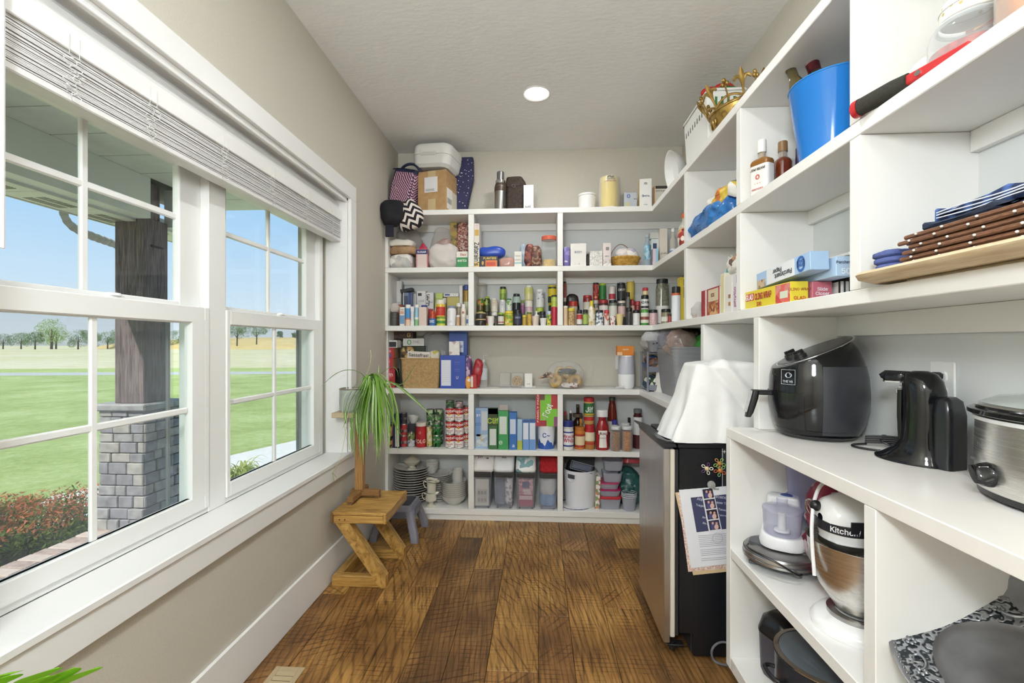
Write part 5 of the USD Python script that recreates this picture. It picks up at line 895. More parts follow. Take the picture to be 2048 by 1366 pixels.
for i,(a,b,back,n,l)in enumerate(((851,867,.14,3,'left'),(868,884,.15,3,'right'))):
 for li in range(n):
  p=place(5,a,b,862,back);p.h=p.w*1.45;p.z=S[5]+.0004+li*(p.h+.0004);lab=f"green vegetable can, {('bottom', 'middle', 'top')[li]} of the {l} stack at the back"
  if g1 is None:g1=tin(lab,p,[(.05,.95,gcan),(.35,.55,'d8dcc8')],[('corn',.75,.2,'e0e8d0')])
  else:dup(g1,lab,(p.x,p.y+p.w/2,p.z),rz=40*i+70*li)
for li in range(2):
 p=place(5,864,879.5,860,.055);p.h=p.w*1.5;p.z=S[5]+.0004+li*(p.h+.0004)
 tin(f"bright green can with a white band, {('lower', 'upper')[li]} of two at the front",p,[(.05,.95,'2f7a3c'),(.05,.4,print_m('3a8a44','8ab85a','2a6a34',scale=50.)),(.6,.75,'d8dcd0')])
tin('short can with a yellow-white label beside the red canister',place(5,851.5,863.5,852,.06),[(.05,.95,print_m('c8b878','dcd4b4','8a8a4a',scale=45.))])
p=place(5,829.5,850,846,.05);V('canister','red canister with a beige lid beside the green cans',p,'b02428',cap='d8ccc0',capf=.15,capr=1.04,lab='b8262c',labr=(.02,.8),txt=[('FOLG',.25,.14,'e6d8c8',True),('o',.6,.12,'d8a890',True)],cat='canister')
for li in range(2):
 p=place(5,813,828,862,.06);p.h=.052;p.z=S[5]+.0004+li*.0526;tin(f"small can with blue and white label, {('lower', 'upper')[li]} of two beside the red canister",p,[(.08,.92,(print_m('c8c8d0','6a7aa8','dcdce0',scale=50.),print_m('8a9a5a','d8d4c4','5a6a4a',scale=50.))[li])])
p=place(5,814.5,833,831,.11,848);t=thing('small_bowl','small white bowl standing above the small cans at the back','bowl',(p.x,p.y+.04,p.z));obj('bowl',lathe([(0,0),(.02,0),(.036,.028),(.04,.055),(.037,.055),(.033,.028),(.0,.006)],26),M('e4e4e2',.25),t)
carton('bowl_stand','low dark carton that carries the small white bowl',(lambda q:(setattr(q,'h',p.z-S[5]-.001),q)[-1])(place(5,815,832,850,.115)),.075,'3c3c44')
for li in range(3):
 p=place(5,799.5,812.3,850,.05);p.h=.083;p.z=S[5]+.0004+li*.0834
 tin(f"red and white can, {('bottom', 'middle', 'top dark one')[li]} of the tall narrow stack at the left",p,[(.05,.95,'b0343a' if li<2 else '3a3638'),(.3,.55,'e2dad6')]if li<2 else[(.05,.95,'38343a'),(.4,.6,'a8a4a8')])
carton('navy_carton','navy and white tall carton left of the narrow can stack',place(5,785.5,799,829,.03),.06,'2c2f52',panels=[(.35,.95,.04,.75,'dcd8dc')])
tin('can with a brown and orange label at the left end of the fifth shelf',place(5,768.5,783.5,847,.012),[(.04,.96,print_m('3a2a26','b88a5a','1f1a1c','c8a07a',scale=35.))])
# middle bay: boxes
carton('pasta_box','large pale blue box, leftmost in the row of boxes',place(5,950.5,976,816,.05),.05,'9cb4d2',panels=[(.05,.4,.3,.95,'7a98c8'),(.5,.95,.45,.92,'c8ccd0'),(.1,.95,.05,.35,print_m('c8d0d8','b8b49a','a8bcd4',scale=40.))],texts=[('89',.24,.82,.06,'e6ecf4',True),('OO',.22,.6,.07,'5a78b0',True)])
carton('bar_carton','dark green carton with a brown top and yellow-green lettering',place(5,977,995,817,.03),.05,'3a6a3c',panels=[(0,1,.57,1,'3c4a2c'),(0,1,.86,1,'4a2c28'),(.12,.85,.1,.5,'d4d8d4')],texts=[('Clif',.5,.7,.13,'b8d050',True)])
carton('green_carton','tall bright green carton with a white nutrition panel and open grey flap',place(5,996.5,1016.5,822,.025),.06,'3f9a58',panels=[(.12,.85,.4,.86,'d6dcd4')],texts=[('----',.48,v,.02,'7a8a7c')for v in(.8,.73,.66,.59,.52,.45)]+[('@',.25,.18,.08,'cfe0d0',True)])
p=place(5,997,1016,811,.03);t=thing('carton_flap','grey cardboard flap standing open on the bright green carton','flap',(p.x,p.y+.03,place(5,997,1016,822,.025).z+place(5,997,1016,822,.025).h+.0005));obj('flap',rot(box(-.03,.03,-.0006,.0006,0,.04),-24,(1,0,0)),M('b4a8a0',.7),t,smooth=False)
carton('blue_carton','blue carton with white nutrition panel right of the bright green one',place(5,1018.5,1033.5,825,.025),.06,'3a72b8',panels=[(.1,.85,.42,.82,'cdd8e8')],texts=[('a',.55,.1,.09,'dce8f4',True),('---',.5,.9,.03,'dce8f4')])
carton('oat_carton','small pale blue and yellow-green carton',place(5,1034.5,1044.5,839,.025),.05,'a8c4dc',panels=[(0,1,0,.3,'b0b84a')],texts=[('-',.4,.6,.06,'8a7a4a')])
for q,(a,b,l)in enumerate(((1045.5,1057.8,'blue and white carton with grey figures, left of a matching pair'),(1058.5,1071.5,'blue and white carton with grey figures, right of a matching pair'))):
 carton('tea_carton',l,place(5,a,b,840,.025),.05,'6f9ad4',panels=[(.08,.9,.35,.9,'dce2ea'),(0,1,.92,1,'3c5a9a')],texts=[('--',.5,v,.03,'9aa8bc')for v in(.8,.7,.6,.5)])
p=place(5,1074,1111,852.5,.02);t=thing('yogurt_tub','white tub with blue cloud shapes under the upright fruit snack box','tub',(p.x,p.y+p.w/2,p.z));r=p.w/2
obj('tub',lathe([(0,0),(r*.86,0),(r*.87,.004),(r*.97,p.h*.9)],32),M('e6e8f0',.3),t);obj('rim',lathe([(r*.97,p.h*.9),(r,p.h*.9),(r,p.h),(0,p.h)],32),M('eeeef2',.3),t)
wv=np.linspace(-1.5,1.5,50);top_=p.h*(.3+.1*np.sin(wv*5.2)+.05*np.sin(wv*11));rr=lambda z:r*(.87+.1*z/(p.h*.9))+.0006
Vv=np.vstack([np.c_[rr(0.004)*np.sin(wv),-rr(0.004)*np.cos(wv),np.full(50,.004)],np.c_[rr(top_)*np.sin(wv),-rr(top_)*np.cos(wv),top_]]);ii=np.arange(49)
obj('cloud_print',trimesh.Trimesh(Vv,np.vstack([np.c_[ii,ii+1,ii+51],np.c_[ii,ii+51,ii+50]]),process=False),M('3a62b4',.35),t)
obj('ladle_print',mv(text('C~',.03,True,wrap=r*.97),.0,0,p.h*.62),M('2f56a0'),t,smooth=False)
q=place(5,1071.5,1114.5,793,.02,p.z+p.h+.0006);q.h=S[4]-TS-.0015-q.z
carton('fruit_snack_box','tall green and red fruit snack box standing on the white and blue tub',q,.075,'7ec23a',panels=[(0,.2,0,1,'b4303a'),(.72,1,.55,1,'b4303a'),(.2,.5,0,.18,'a83444'),(.2,.42,.82,1,'6a4a3c'),(.85,1,0,.3,'8a4a7a')],texts=[('Foot',.55,.5,.19,'f0f0e8',True,.62,-68),('FAMILY PACK',.1,.58,.05,'e8d8cc',True,1.35,-90),('by the',.44,.3,.05,'d8a0b0',True,.3,-68)],rz=0)
# right bay: jars and bottles
p=place(5,1127,1148,843,.012);V('mayo_jar','white jar with a blue lid and blue bordered label, front left',p,'e4e2dc',cap='2a3478',capf=.19,neck=.03,neckr=.9,shoulder=.08,lab='e8e8ee',labr=(.14,.66),band=[(.6,.65,'2c3a86'),(.14,.19,'2c3a86')],txt=[('Miracle',.49,.1,'b8303a',True),('Whip',.34,.12,'b8303a',True)],cat='jar')
V('small_sauce','small bottle with a red cap behind the white jar',place(5,1127.5,1133,823,.14),'6a4a3c',cap='b0303a',capf=.1,lab='c8b8a8',labr=(.3,.6))
V('white_label_sauce','dark bottle with a white label behind the white jar',place(5,1136.5,1146.5,821,.14),'2a2220',cap='e0dcd8',capf=.08,neck=.3,neckr=.5,lab='d8d4cc',labr=(.5,.66))
V('soy_bottle','tall dark sauce bottle with a narrow neck',place(5,1147,1165.5,810,.16),'2a1a14',cap='4a4a40',capf=.07,neck=.26,neckr=.34,shoulder=.14,band=[(.7,.78,'5a4a3a')],rough=.1)
p=place(5,1150,1171,855,.05);V('curry_jar','short orange jar with a red-bordered label in the right bay',p,'c87a30',cap='b8702c',capf=.14,lab='dcc8a0',labr=(.2,.62),band=[(.6,.7,'a83a28'),(.1,.2,'a83a28')],cat='jar')
p=place(5,1157,1167.5,838,.125);t=V('honey_bear','amber honey bottle peeping over the short orange jar',p,'b8742c',cap='c8843a',capf=.14,neck=.1,neckr=.5,rough=.15)
p=place(5,1170.5,1191,850,.05);V('peanut_butter','peanut butter jar with red bands and cream label, bottom of the stack',p,'a8743a',cap='b0282c',capf=.2,lab='e0d4b4',labr=(.35,.72),band=[(.7,.8,'b0282c'),(.2,.3,'b0382c')],cat='jar');zt_=p.z+p.h+.0004
p=place(5,1168.5,1190,835,.05,zt_);V('peanut_butter','tan peanut butter jar with red lid in the middle of the stack',p,'b88a50',cap='b82a30',capf=.42,cat='jar');zt_=p.z+p.h+.0004
p=place(5,1168.5,1189.5,796,.05,zt_);V('peanut_butter','peanut butter jar with green label and red lid on top of the stack',p,'c8a064',cap='b82a30',capf=.2,lab='2f6a3a',labr=(.08,.72),txt=[('Jif',.4,.26,'e6e8e2',True)],band=[(.1,.2,'c8a030')],cat='jar')
p=place(5,1193,1219,821,.04);V('ketchup_bottle','red ketchup squeeze bottle with a white cap and white keystone label',p,NM('8c1c20','9e2226',20.,.25),cap='eae6e6',capf=.17,capr=.85,neck=.1,neckr=.55,shoulder=.28,dy=.7,taper=1.0,n=26)
t=stage.GetPrimAtPath('/World/ketchup_bottle');r=p.w/2
kp=np.array([(-.62,.08),(.62,.08),(.5,.5),(.72,.5),(.72,.62),(-.72,.62),(-.72,.5),(-.5,.5)]);import shapely.geometry as sg
km=trimesh.creation.extrude_polygon(sg.Polygon([(x*r,z*p.h*.78)for x,z in kp]).buffer(.001).segmentize(.006),.0012).subdivide();v=km.vertices;a=np.clip(v[:,0]/(r*1.03),-1,1);km.vertices=np.c_[r*1.02*np.sin(a),-(r*.7+.0005+v[:,2])*np.cos(a),v[:,1]+.002]
obj('label',km,M('ece6e0',.4),t,smooth=False);obj('lettering',mv(text('HEINZ',.014,True,width=.055),0,-r*.7-.004,p.h*.42),M('7a5a50'),t,smooth=False);obj('lettering',mv(text('TOMATO',.008,True),0,-r*.7-.004,p.h*.31),M('8a8078'),t,smooth=False)
p=place(5,1216.5,1235.5,795,.14);V('salsa_bottle','tall bottle of red salsa with a dark green lid behind the ketchup',p,'6a2418',cap='3a4a3c',capf=.07,neck=.06,neckr=.62,shoulder=.3,lab='c8c0b8',labr=(.3,.52),rough=.15)
p=place(5,1221,1241,841,.075);V('ranch_bottle','white dressing bottle with a blue cap behind the glass jars',p,'e4dcd4',cap='33368a',capf=.16,neck=.05,neckr=.5,shoulder=.4)
mj=None
for a,b,yy,bk_,l in((1223.5,1242.5,854,.01,'mason jar of brown grains with a silver lid, left of the front pair'),(1245.5,1266.5,854,.008,'mason jar of orange grains with a silver lid, right of the front pair'),(1243,1261,847,.085,'mason jar with a silver lid, behind the front pair')):
 p=place(5,a,b,yy,bk_);t=V('mason_jar',l,p,GLASS,cap='d6d6d6',capf=.12,neck=.05,neckr=.84,shoulder=.12,capr=1.0,cat='jar',fill=(.8,NM('8a4a24','c8884a',110.,.6)if 'orange' in l else NM('6a4424','b08050',110.,.6)),n=26,capname='lid')
V('syrup_bottle','dark brown bottle with a black cap behind the mason jars',place(5,1253.5,1265,836,.155),'2c1c16',cap='1c1a1a',capf=.14,neck=.2,neckr=.45,rough=.12)
p=place(5,1268,1287,819,.1);V('jelly_jar','dark jar with a grey lid and white label in the corner by the fridge',p,'4a1f24',cap='6a6a70',capf=.1,neck=.06,neckr=.8,shoulder=.12,lab='d8d8d8',labr=(.35,.8),cat='jar')
# ---- bottom shelf (k = 6): crockery
plm=M('d2cfc8',.2)
pl0=None
def plate(label,x,y,z,r,tilt=(0,0),group=None):
 global pl0
 if pl0 is None:
  t=thing('dinner_plate',label,'plate',(x,y,z),0,group,rx=tilt[0],ry=tilt[1])
  obj('plate',lathe([(0,.003),(.5,.003),(.52,0),(.56,.003),(.66,.012),(.985,.024),(1.,.027),(.985,.030),(.66,.018),(.55,.009),(0,.008)],48).apply_transform(np.diag([.137,.137,1,1])),plm,t)
  obj('rim_line',mv(trimesh.creation.torus(.1365,.0013,major_sections=48,minor_sections=6),0,0,.0275),M('77736c',.4),t);pl0=t;return t
 d=dup(pl0,label,(x,y,z),0,group,rx=tilt[0],ry=tilt[1])
 if abs(r-.137)>.001:UsdGeom.Xformable(d).AddScaleOp().Set((r/.137,r/.137,1))
 return d
p=place(6,778,850,990,.03);cx_,cy_=p.x,p.y+.138
ordn=['bottom','second','third','fourth','fifth','sixth','seventh','eighth','ninth','tenth','eleventh','twelfth','thirteenth','top']
for i in range(14):plate(f'large grey-white dinner plate, {ordn[i]} of the tall left stack counted upwards' if i<13 else 'large grey-white dinner plate on top of the tall left stack',cx_+float(rng.uniform(-.003,.003)),cy_+float(rng.uniform(-.003,.003)),S[6]+.0004+i*.0178,.137)
zp=S[6]+13*.0178+.009
t=thing('sugar_bowl','ivory footed sugar bowl with knobbed lid on the tall plate stack','bowl',(cx_+.003,cy_-.02,zp));iv=M('d8d2c0',.2)
obj('bowl',lathe([(0,0),(.034,0),(.034,.005),(.022,.014),(.02,.024),(.046,.036),(.058,.052),(.062,.06)],32),iv,t);obj('lid',lathe([(.064,.0605),(.06,.068),(.04,.084),(.016,.092),(.01,.094),(0,.094)],32),iv,t)
obj('knob',[mv(rot(trimesh.creation.torus(.009,.003,major_sections=16,minor_sections=8),90,(1,0,0)),0,0,.104),tube([(-.016,0,.093),(.016,0,.093)],.003,6)],iv,t)
pa=dup(pl0,'grey-white plate leaning upright against the left side board',(-1.045,YB-.1,S[6]+.128),0,rx=80,ry=0);
# saucer stack
sx_,sy_,_=atY(880,960,YF+.2);ns=15
for i in range(ns):plate(f'smaller plate, {ORD[i]} from the bottom of the middle plate stack',sx_+i*.0003-.004,YF+.185,S[6]+.0004+i*.0125,.098)
zs=S[6]+(ns-1)*.0125+.0275;wb=M('cfcdc8',.2);bx_=atY(858,925,YF+.18)[0]
b0=None
for i in range(3):
 if b0 is None:b0=thing('saucer_cup','white cup, lowest of the cups nested on the middle plate stack','cup',(bx_+.02,YF+.185,zs+.001));obj('cup',lathe([(0,0),(.03,0),(.032,.004),(.046,.03),(.05,.05),(.047,.05),(.042,.028),(.0,.006)],28),wb,b0)
 else:dup(b0,('white cup, second of the cups nested on the middle plate stack','white cup, topmost of the cups nested on the middle plate stack')[i-1],(bx_+.02,YF+.185,zs+.001+i*.019))
# two pitchers
px_,py_,_=atY(862,985,YF+.045)
pit=thing('pitcher','ivory footed pitcher with loop handle, lower of two in front of the plate stacks','pitcher',(px_,py_,S[6]+.0004))
obj('body',lathe([(0,0),(.033,0),(.033,.006),(.016,.02),(.016,.028),(.04,.045),(.042,.06),(.036,.085),(.037,.1),(.034,.1),(.033,.08),(.0,.045)],32),iv,pit)
obj('spout',mv(rot(lathe([(.016,0),(.012,.02),(.006,.034)],12),62,(0,1,0)),.026,0,.088),iv,pit);obj('handle',tube(curve([(-.035,0,.085),(-.062,0,.09),(-.06,0,.06),(-.04,0,.048)],14),.0035,8),iv,pit)
p2_=thing('pitcher','ivory pitcher with wide tilted lip, standing in the lower pitcher','pitcher',(px_+.004,py_,S[6]+.1012))
obj('body',lathe([(0,0),(.03,0),(.032,.02),(.034,.06),(.037,.075),(.034,.075),(.03,.02),(0,.006)],32),iv,p2_);obj('lip',mv(rot(lathe([(.036,0),(.05,.014),(.048,.015),(.034,.003)],32),14,(0,1,0)),.006,0,.075),iv,p2_)
obj('handle',tube(curve([(-.033,0,.07),(-.056,0,.075),(-.054,0,.045),(-.033,0,.03)],14),.0035,8),iv,p2_)
# bowls
bx2,by2,_=atY(908,980,YF+.12)
bw0=None
for i in range(8):
 lab=f'grey-white soup bowl, {ORD[i]} from the bottom of the right stack';zz=S[6]+.0004+i*.0145
 if bw0 is None:
  bw0=thing('soup_bowl',lab,'bowl',(bx2,by2,zz));obj('bowl',lathe([(0,0),(.045,0),(.048,.004),(.078,.03),(.094,.062),(.098,.07),(.094,.07),(.074,.032),(0,.008)],40),plm,bw0);obj('rim_line',mv(trimesh.creation.torus(.0965,.0013,major_sections=40,minor_sections=6),0,0,.07),M('77736c',.4),bw0)
 else:dup(bw0,lab,(bx2,by2,zz))
zz=S[6]+7*.0145+.010
c0=None
for i in range(5):
 lab=f'white tea cup, {ORD[i]} from the bottom of the nested column in the top bowl';pos=(bx2+.028,by2+.0,zz+.001+i*.021)
 if c0 is None:c0=thing('tea_cup',lab,'cup',pos,0);obj('cup',lathe([(0,0),(.022,0),(.024,.004),(.036,.03),(.04,.056),(.037,.056),(.033,.03),(0,.006)],28),wb,c0)
 else:dup(c0,lab,pos,ry=0)
c1=[dup(c0,f'tea cup, {("lower", "upper")[i]} of two behind the bowl stack',(bx2-.02,YB-.085,S[6]+.12+i*.024))for i in range(2)]
cs=thing('cup_stand','upturned white bowl under the cups behind the bowl stack','bowl',(bx2-.02,YB-.085,S[6]+.0004));obj('bowl',lathe([(.07,0),(.066,.03),(.04,.09),(.03,.118),(0,.119)],28),plm,cs)
# clear drawers with towels
pp=film_m('c4c8d4',.13,.2)
bins=[(942,983,'white cupcake tin carton'),(987.5,1027,'grey and floral cloth'),(1032,1071,'pink floral packets'),(1077,1115,'blue and white packets')]
for q,(a,b,cont)in enumerate(bins):
 p=place(6,a,b,949,.012);w=p.w;h=.247;d=.26;nth=('first','second','third','fourth')[q]
 t=thing('clear_bin',f'{nth} clear handled storage bin from the left, holding {cont}','bin',(p.x,p.y+d/2,S[6]+.012))
 obj('bin',loft([(rrect(w*.86,d*.95,.01),0),(rrect(w,d,.01),h),(rrect(w*.97,d*.97,.01),h),(rrect(w*.84,d*.93,.01),.003)]),pp,t,smooth=40)
 obj('handle',mv(box(-w*.46,w*.46,-.012,.006,h-.03,h+.002,.003),0,-d/2+.004,0),M('33302f',.5),t,smooth=False)
 for s in(-1,1):obj('caster',mv(rot(cyl(.008,.008,14),90,(0,1,0)),s*w*.32-.004,-d/2+.03,-.0038),M('1f1f22',.5),t);obj('caster',mv(rot(cyl(.008,.008,14),90,(0,1,0)),s*w*.32-.004,d/2-.04,-.0038),M('1f1f22',.5),t)
 X_,Yb_=p.x,p.y;Z_=S[6]+.017
 if q==0:
  m=PL();m.x,m.y,m.z,m.w,m.h=X_+.003,Yb_+.02,Z_,w*.66,.19;carton('tin_carton','white carton with a picture of round cupcake hollows, inside the first clear bin',m,.05,'dcd6cc',panels=[(.15,.9,.1,.62,'c2bcb4')]+[(.2+i*.23,.36+i*.23,.42,.55,'8a8680',1)for i in range(3)]+[(.2+i*.23,.36+i*.23,.15,.28,'9a8a88',1)for i in range(3)])
 elif q==1:
  for z2,l,c,w2,dx,h2 in((0,'dark grey folded cloth inside the second clear bin',NM('6a7084','868c9c',14.,.9),.5,-.03,.16),(.0,'white floral cloth inside the second clear bin',print_m('dcd8da','e8e4e6','9a8a98',scale=70.),.34,.035,.2)):
   t2=thing('folded_cloth',l,'cloth',(X_+dx,Yb_+.09,Z_+z2));obj('cloth',crumple(pillow(w*w2,.11,h2,3,.5),.005,20,q),c,t2,smooth=40)
 elif q==2:
  for z2,l,c,h2,pn in((0,'deep pink carton at the bottom of the third clear bin','a8485e',.08,[(.05,.95,.6,.95,'d8c4c8')]),(.082,'pink floral carton with a navy patch in the third clear bin',print_m('c8808e','d8a0a8','b06a7a','e0c0c4',scale=60.),.11,[(.25,.75,.45,.85,'3a4068'),(.3,.8,.2,.36,'dcd4d4')])):
   m=PL();m.x,m.y,m.z,m.w,m.h=X_,Yb_+.022,Z_+z2,w*.74,h2;carton('pink_carton',l,m,.1,c,panels=pn)
 else:
  for z2,l,c,h2 in((0,'blue packet at the bottom of the fourth clear bin',NM('5a84b8','8aaad0',18.,.6),.08),(.075,'crumpled white cloth filling the fourth clear bin',NM('c8c4c4','e0dcda',12.,.9),.13)):
   t2=thing('bin_cloth',l,'cloth',(X_,Yb_+.09,Z_+z2));obj('cloth',crumple(pillow(w*.76,.12,h2,3,.6),.006,20,q),c,t2,smooth=30)
 zt_=S[6]+.012+h+.004;mx=S[5]-TS-.004-zt_
 lab=('white towel with dark red stripes and lettering folded on the first clear bin','white quilted oven mitt with lettering on the second clear bin','teal and white patterned towel folded on the third clear bin','bright red towel folded on the fourth clear bin')[q]
 tt=thing(('striped_towel','oven_mitt','teal_towel','red_towel')[q],lab,('towel','oven mitt','towel','towel')[q],(X_+(.012 if q in(0,3)else 0),Yb_+.13,zt_))
 c=('e0dad8','dedee0',print_m('a8c4c4','d8dcdc','7aa0a4','e6e4e2',scale=24.),NM('8c141c','b01e26',90.,.95,bump=.002))[q]
 cl_=crumple(loft([(rrect(w*.98,.25,.03),0),(rrect(w*1.0,.26,.03),.02),(rrect(w*.98,.2,.03),(0,.025,mx*.75)),(rrect(w*.92,.1,.03),(0,.07,mx*.96))]).subdivide(),.003,24,q)
 cl_.vertices[:,2]=np.clip(cl_.vertices[:,2],0,mx);obj('towel',cl_,mcol(c,.9),tt,smooth=40)
 sl=math.degrees(math.atan2(mx*.73,.05))
 on=lambda m,dx=0,s=.5:mv(rot(m,-(90-sl)-2,(1,0,0)),dx,-.13+.012+.055*s-.006,.02+mx*.73*s)
 if q==0:obj('stripe',[on(rot(box(-.002,.002,-.001,.0005,-.045,.045),12,(0,1,0)),-.045+i*.012)for i in range(3)],M('6a2a30',.9),tt,smooth=False,kind='stuff');obj('lettering',on(rot(text('& Fo',.026,True),65,(0,1,0)),.035),M('3a3436'),tt,smooth=False)
 if q==1:obj('lettering',[on(rot(text('lifes',.012,True),-4,(0,1,0)),-.0,.85),on(rot(text('BBQ',.016,True),-6,(0,1,0)),0,.55),on(text('time',.014,True),0,.3)],M('4a3034'),tt,smooth=False,kind='stuff')
# right bay: white tub, containers
p=place(6,1130,1197,940,.02);t=thing('white_bucket','white plastic tub with a cut-out handle holding dark kitchen gadgets','tub',(p.x,p.y+.13,S[6]+.0004));r=p.w/2;h=.262
hub=lathe([(0,0),(r*.86,0),(r*.9,.012),(r,h),(r*1.02,h+.004),(r*.97,h+.003),(r*.86,.012),(0,.006)],48);obj('tub',hub,M('e6e6ec',.35),t)
a=np.linspace(-.95,-.35,20);rr=r*1.008;obj('handle',tube(np.vstack([np.c_[rr*np.sin(a),-rr*np.cos(a),h-.015+0*a],np.c_[rr*.99*np.sin(a[::-1]),-rr*.99*np.cos(a[::-1]),h-.05-.02*np.sin(np.linspace(0,math.pi,20))]]),.004,6),M('f2f2f6',.3),t)
obj('handle_gap',tm([box(-.028,.028,-.0008,.0008,-.014,.014,.0006)]).apply_transform(trimesh.transformations.translation_matrix((rr*math.sin(-.65),-rr*math.cos(-.65),h-.035))@trimesh.transformations.rotation_matrix(-.65,(0,0,1))),M('4a4a52',.5),t,smooth=False)
t=thing('kitchen_gadget','black framed kitchen gadget with a glass window lying tilted in the white tub','gadget',(p.x-.01,p.y+.11,S[6]+.235),0,ry=14);obj('body',rot(cbox(.19,.13,.07,.012),-24,(1,0,0)),BLACK,t,smooth=False);obj('window',mv(rot(box(-.07,.07,-.002,.002,-.022,.022),-24,(1,0,0)),0,-.062,.062),M('5a6070',.15),t,smooth=False);obj('frame',mv(rot(tube([(-.078,0,-.028),(.078,0,-.028),(.078,0,.028),(-.078,0,.028),(-.078,0,-.028)],.003,5),-24,(1,0,0)),0,-.066,.062),M('8a8c92',.3),t)
t=thing('dark_tray','dark grey tray sticking up behind the gadget in the white tub','tray',(p.x-.0,p.y+.2,S[6]+.27),8);obj('tray',rot(cbox(.22,.05,.09,.01),6,(0,1,0)),M('47474c',.5),t,smooth=False)
t=thing('navy_disc','navy blue round lid lying under the white tub','lid',(p.x-.03,p.y+.128,S[6]+.0001));obj('lid',lathe([(r*1.02,0),(r*1.0,.003),(r*.95,.0002)],32),M('23264e',.4),t)
p=place(6,1190.5,1199,953,.05);carton('flower_board','slim white board with small flowers standing beside the white tub',p,.16,print_m('e4dcd4','ece6de','8a9a6a','c88a6a',scale=50.),cat='board',tilt=2)
rub=M('c0c2cc',.25);pink='b8285a'
def foodbox(label,x,y,z,w,d,h,lidc,group=None,cl=CLEAR):
 t=thing('food_container',label,'container',(x,y,z),0,group);obj('body',loft([(rrect(w*.82,d*.82,.03),0),(rrect(w*.96,d*.96,.035),h*.85),(rrect(w*.93,d*.93,.033),h*.85),(rrect(w*.79,d*.79,.028),.003)]),cl,t,smooth=40)
 if lidc:obj('lid',loft([(rrect(w*.97,d*.97,.035),h*.8),(rrect(w,d,.04),h*.82),(rrect(w,d,.04),h*.97),(rrect(w*.94,d*.94,.035),h)]),mcol(lidc,.3),t,smooth=40)
 return t
fcl=film_m('c4c6d2',.5,.2);fx,fy,_=atY(1222,990,YF+.03);fy+=.085;z0=S[6]+.0004
foodbox('clear food container with a red lid, bottom of the stack by the fridge',fx,fy,z0,.165,.15,.092,'c03a44',cl=fcl)
foodbox('shallow container with a magenta lid, second in the stack by the fridge',fx-.002,fy,z0+.0925,.165,.15,.05,'b02a62',cl=fcl)
foodbox('shallow container with a pink lid, third in the stack by the fridge',fx-.006,fy+.004,z0+.143,.155,.15,.045,'c0406e',cl=fcl)
foodbox('empty clear food container tipped on top of the pink-lidded stack',fx+.02,fy+.01,z0+.1885,.15,.14,.075,None,cl=fcl)
t=foodbox('large clear bowl-shaped container leaning on the stack of food containers',fx+.03,fy+.03,z0+.265,.15,.14,.08,None,cl=fcl)
t=thing('container_lid','magenta container lid lying slanted above the white tub','lid',(fx-.07,YF+.2,S[6]+.345),0,rx=-18,ry=-6);obj('lid',loft([(rrect(.17,.17,.03),0),(rrect(.18,.18,.035),.004),(rrect(.175,.175,.033),.016)]),M('c02a78',.3),t,smooth=40)
t=thing('container_lid','coral red container lid at the top right under the shelf by the fridge','lid',(fx+.17,YF+.17,S[6]+.3),0,rx=-14);obj('lid',loft([(rrect(.13,.15,.03),0),(rrect(.14,.16,.035),.004),(rrect(.135,.155,.033),.03)]),M('b8424a',.3),t,smooth=40)
dx_,dy_,_=atY(1261,1000,YF+.01);t=thing('deli_tub','stack of clear round deli tubs at the front corner by the fridge','tub',(dx_,dy_+.05,z0));obj('tub',[lathe([(0,.002),(.042,.002),(.05,.09),(.053,.092),(.053,.098),(.049,.098),(.040,.005)],30)],fcl,t,smooth=40);obj('rim',[mv(trimesh.creation.torus(.053,.0022,major_sections=30,minor_sections=6),0,0,.097+i*.012)for i in range(3)],M('d8dae0',.2),t,kind='stuff')
t=thing('teal_wrap','crumpled dark teal plastic behind the clear deli tubs','wrap',(dx_+.02,YF+.2,z0));obj('wrap',crumple(pillow(.13,.12,.24,3,.8),.02,18,6),NM('1f4a4a','3a6c68',20.,.3),t,smooth=28)
# ================= floor furniture at the left
oak=lambda s,ax:N({"tc":("texture_coordinate",{}),"mp":("mapping",{"scale":s}),"n":("noise_texture",{"scale":3.,"detail":5.,"distortion":.8}),"r":("rgb_ramp",{"ramp":[(.33,lin('8f6a34')),(.5,lin('b48a48')),(.68,lin('c9a25c'))]}),"p":("principled_bsdf",{"roughness":.45}),"b":("bump",{"distance":.0006})},[("tc.object","mp.vector"),("mp.vector","n.vector"),("n.fac","r.fac"),("r.color","p.base_color"),("n.fac","b.height"),("b.normal","p.normal")])
oakx,oaky,oakz=oak((2,30,30),0),oak((30,2,30),1),oak((30,30,2.5),2)
darkoak=M('7a5a38',.5)
fx_,fy_=-1.068,2.262;TX,TY,TZ=.285,.365,.385
zt=thing('oak_stool','oak stool with slanting Z-shaped legs, by the left wall','stool',(fx_,fy_,0))
obj('seat',box(0,TX,0,TY,TZ-.016,TZ,.004),oak((4,16,30),0),zt,smooth=False)
obj('seat_edge',box(-.004,.012,-.004,TY+.004,TZ-.056,TZ-.0005,.004),darkoak,zt,smooth=False);obj('seat_edge',box(TX-.012,TX+.004,-.004,TY+.004,TZ-.056,TZ-.0005,.004),oaky,zt,smooth=False)
obj('front_rail',box(.0125,TX-.0125,-.002,.018,TZ-.055,TZ-.0165,.003),oakx,zt,smooth=False);obj('rear_rail',box(.0125,TX-.0125,TY-.018,TY+.002,TZ-.055,TZ-.0165,.003),oakx,zt,smooth=False)
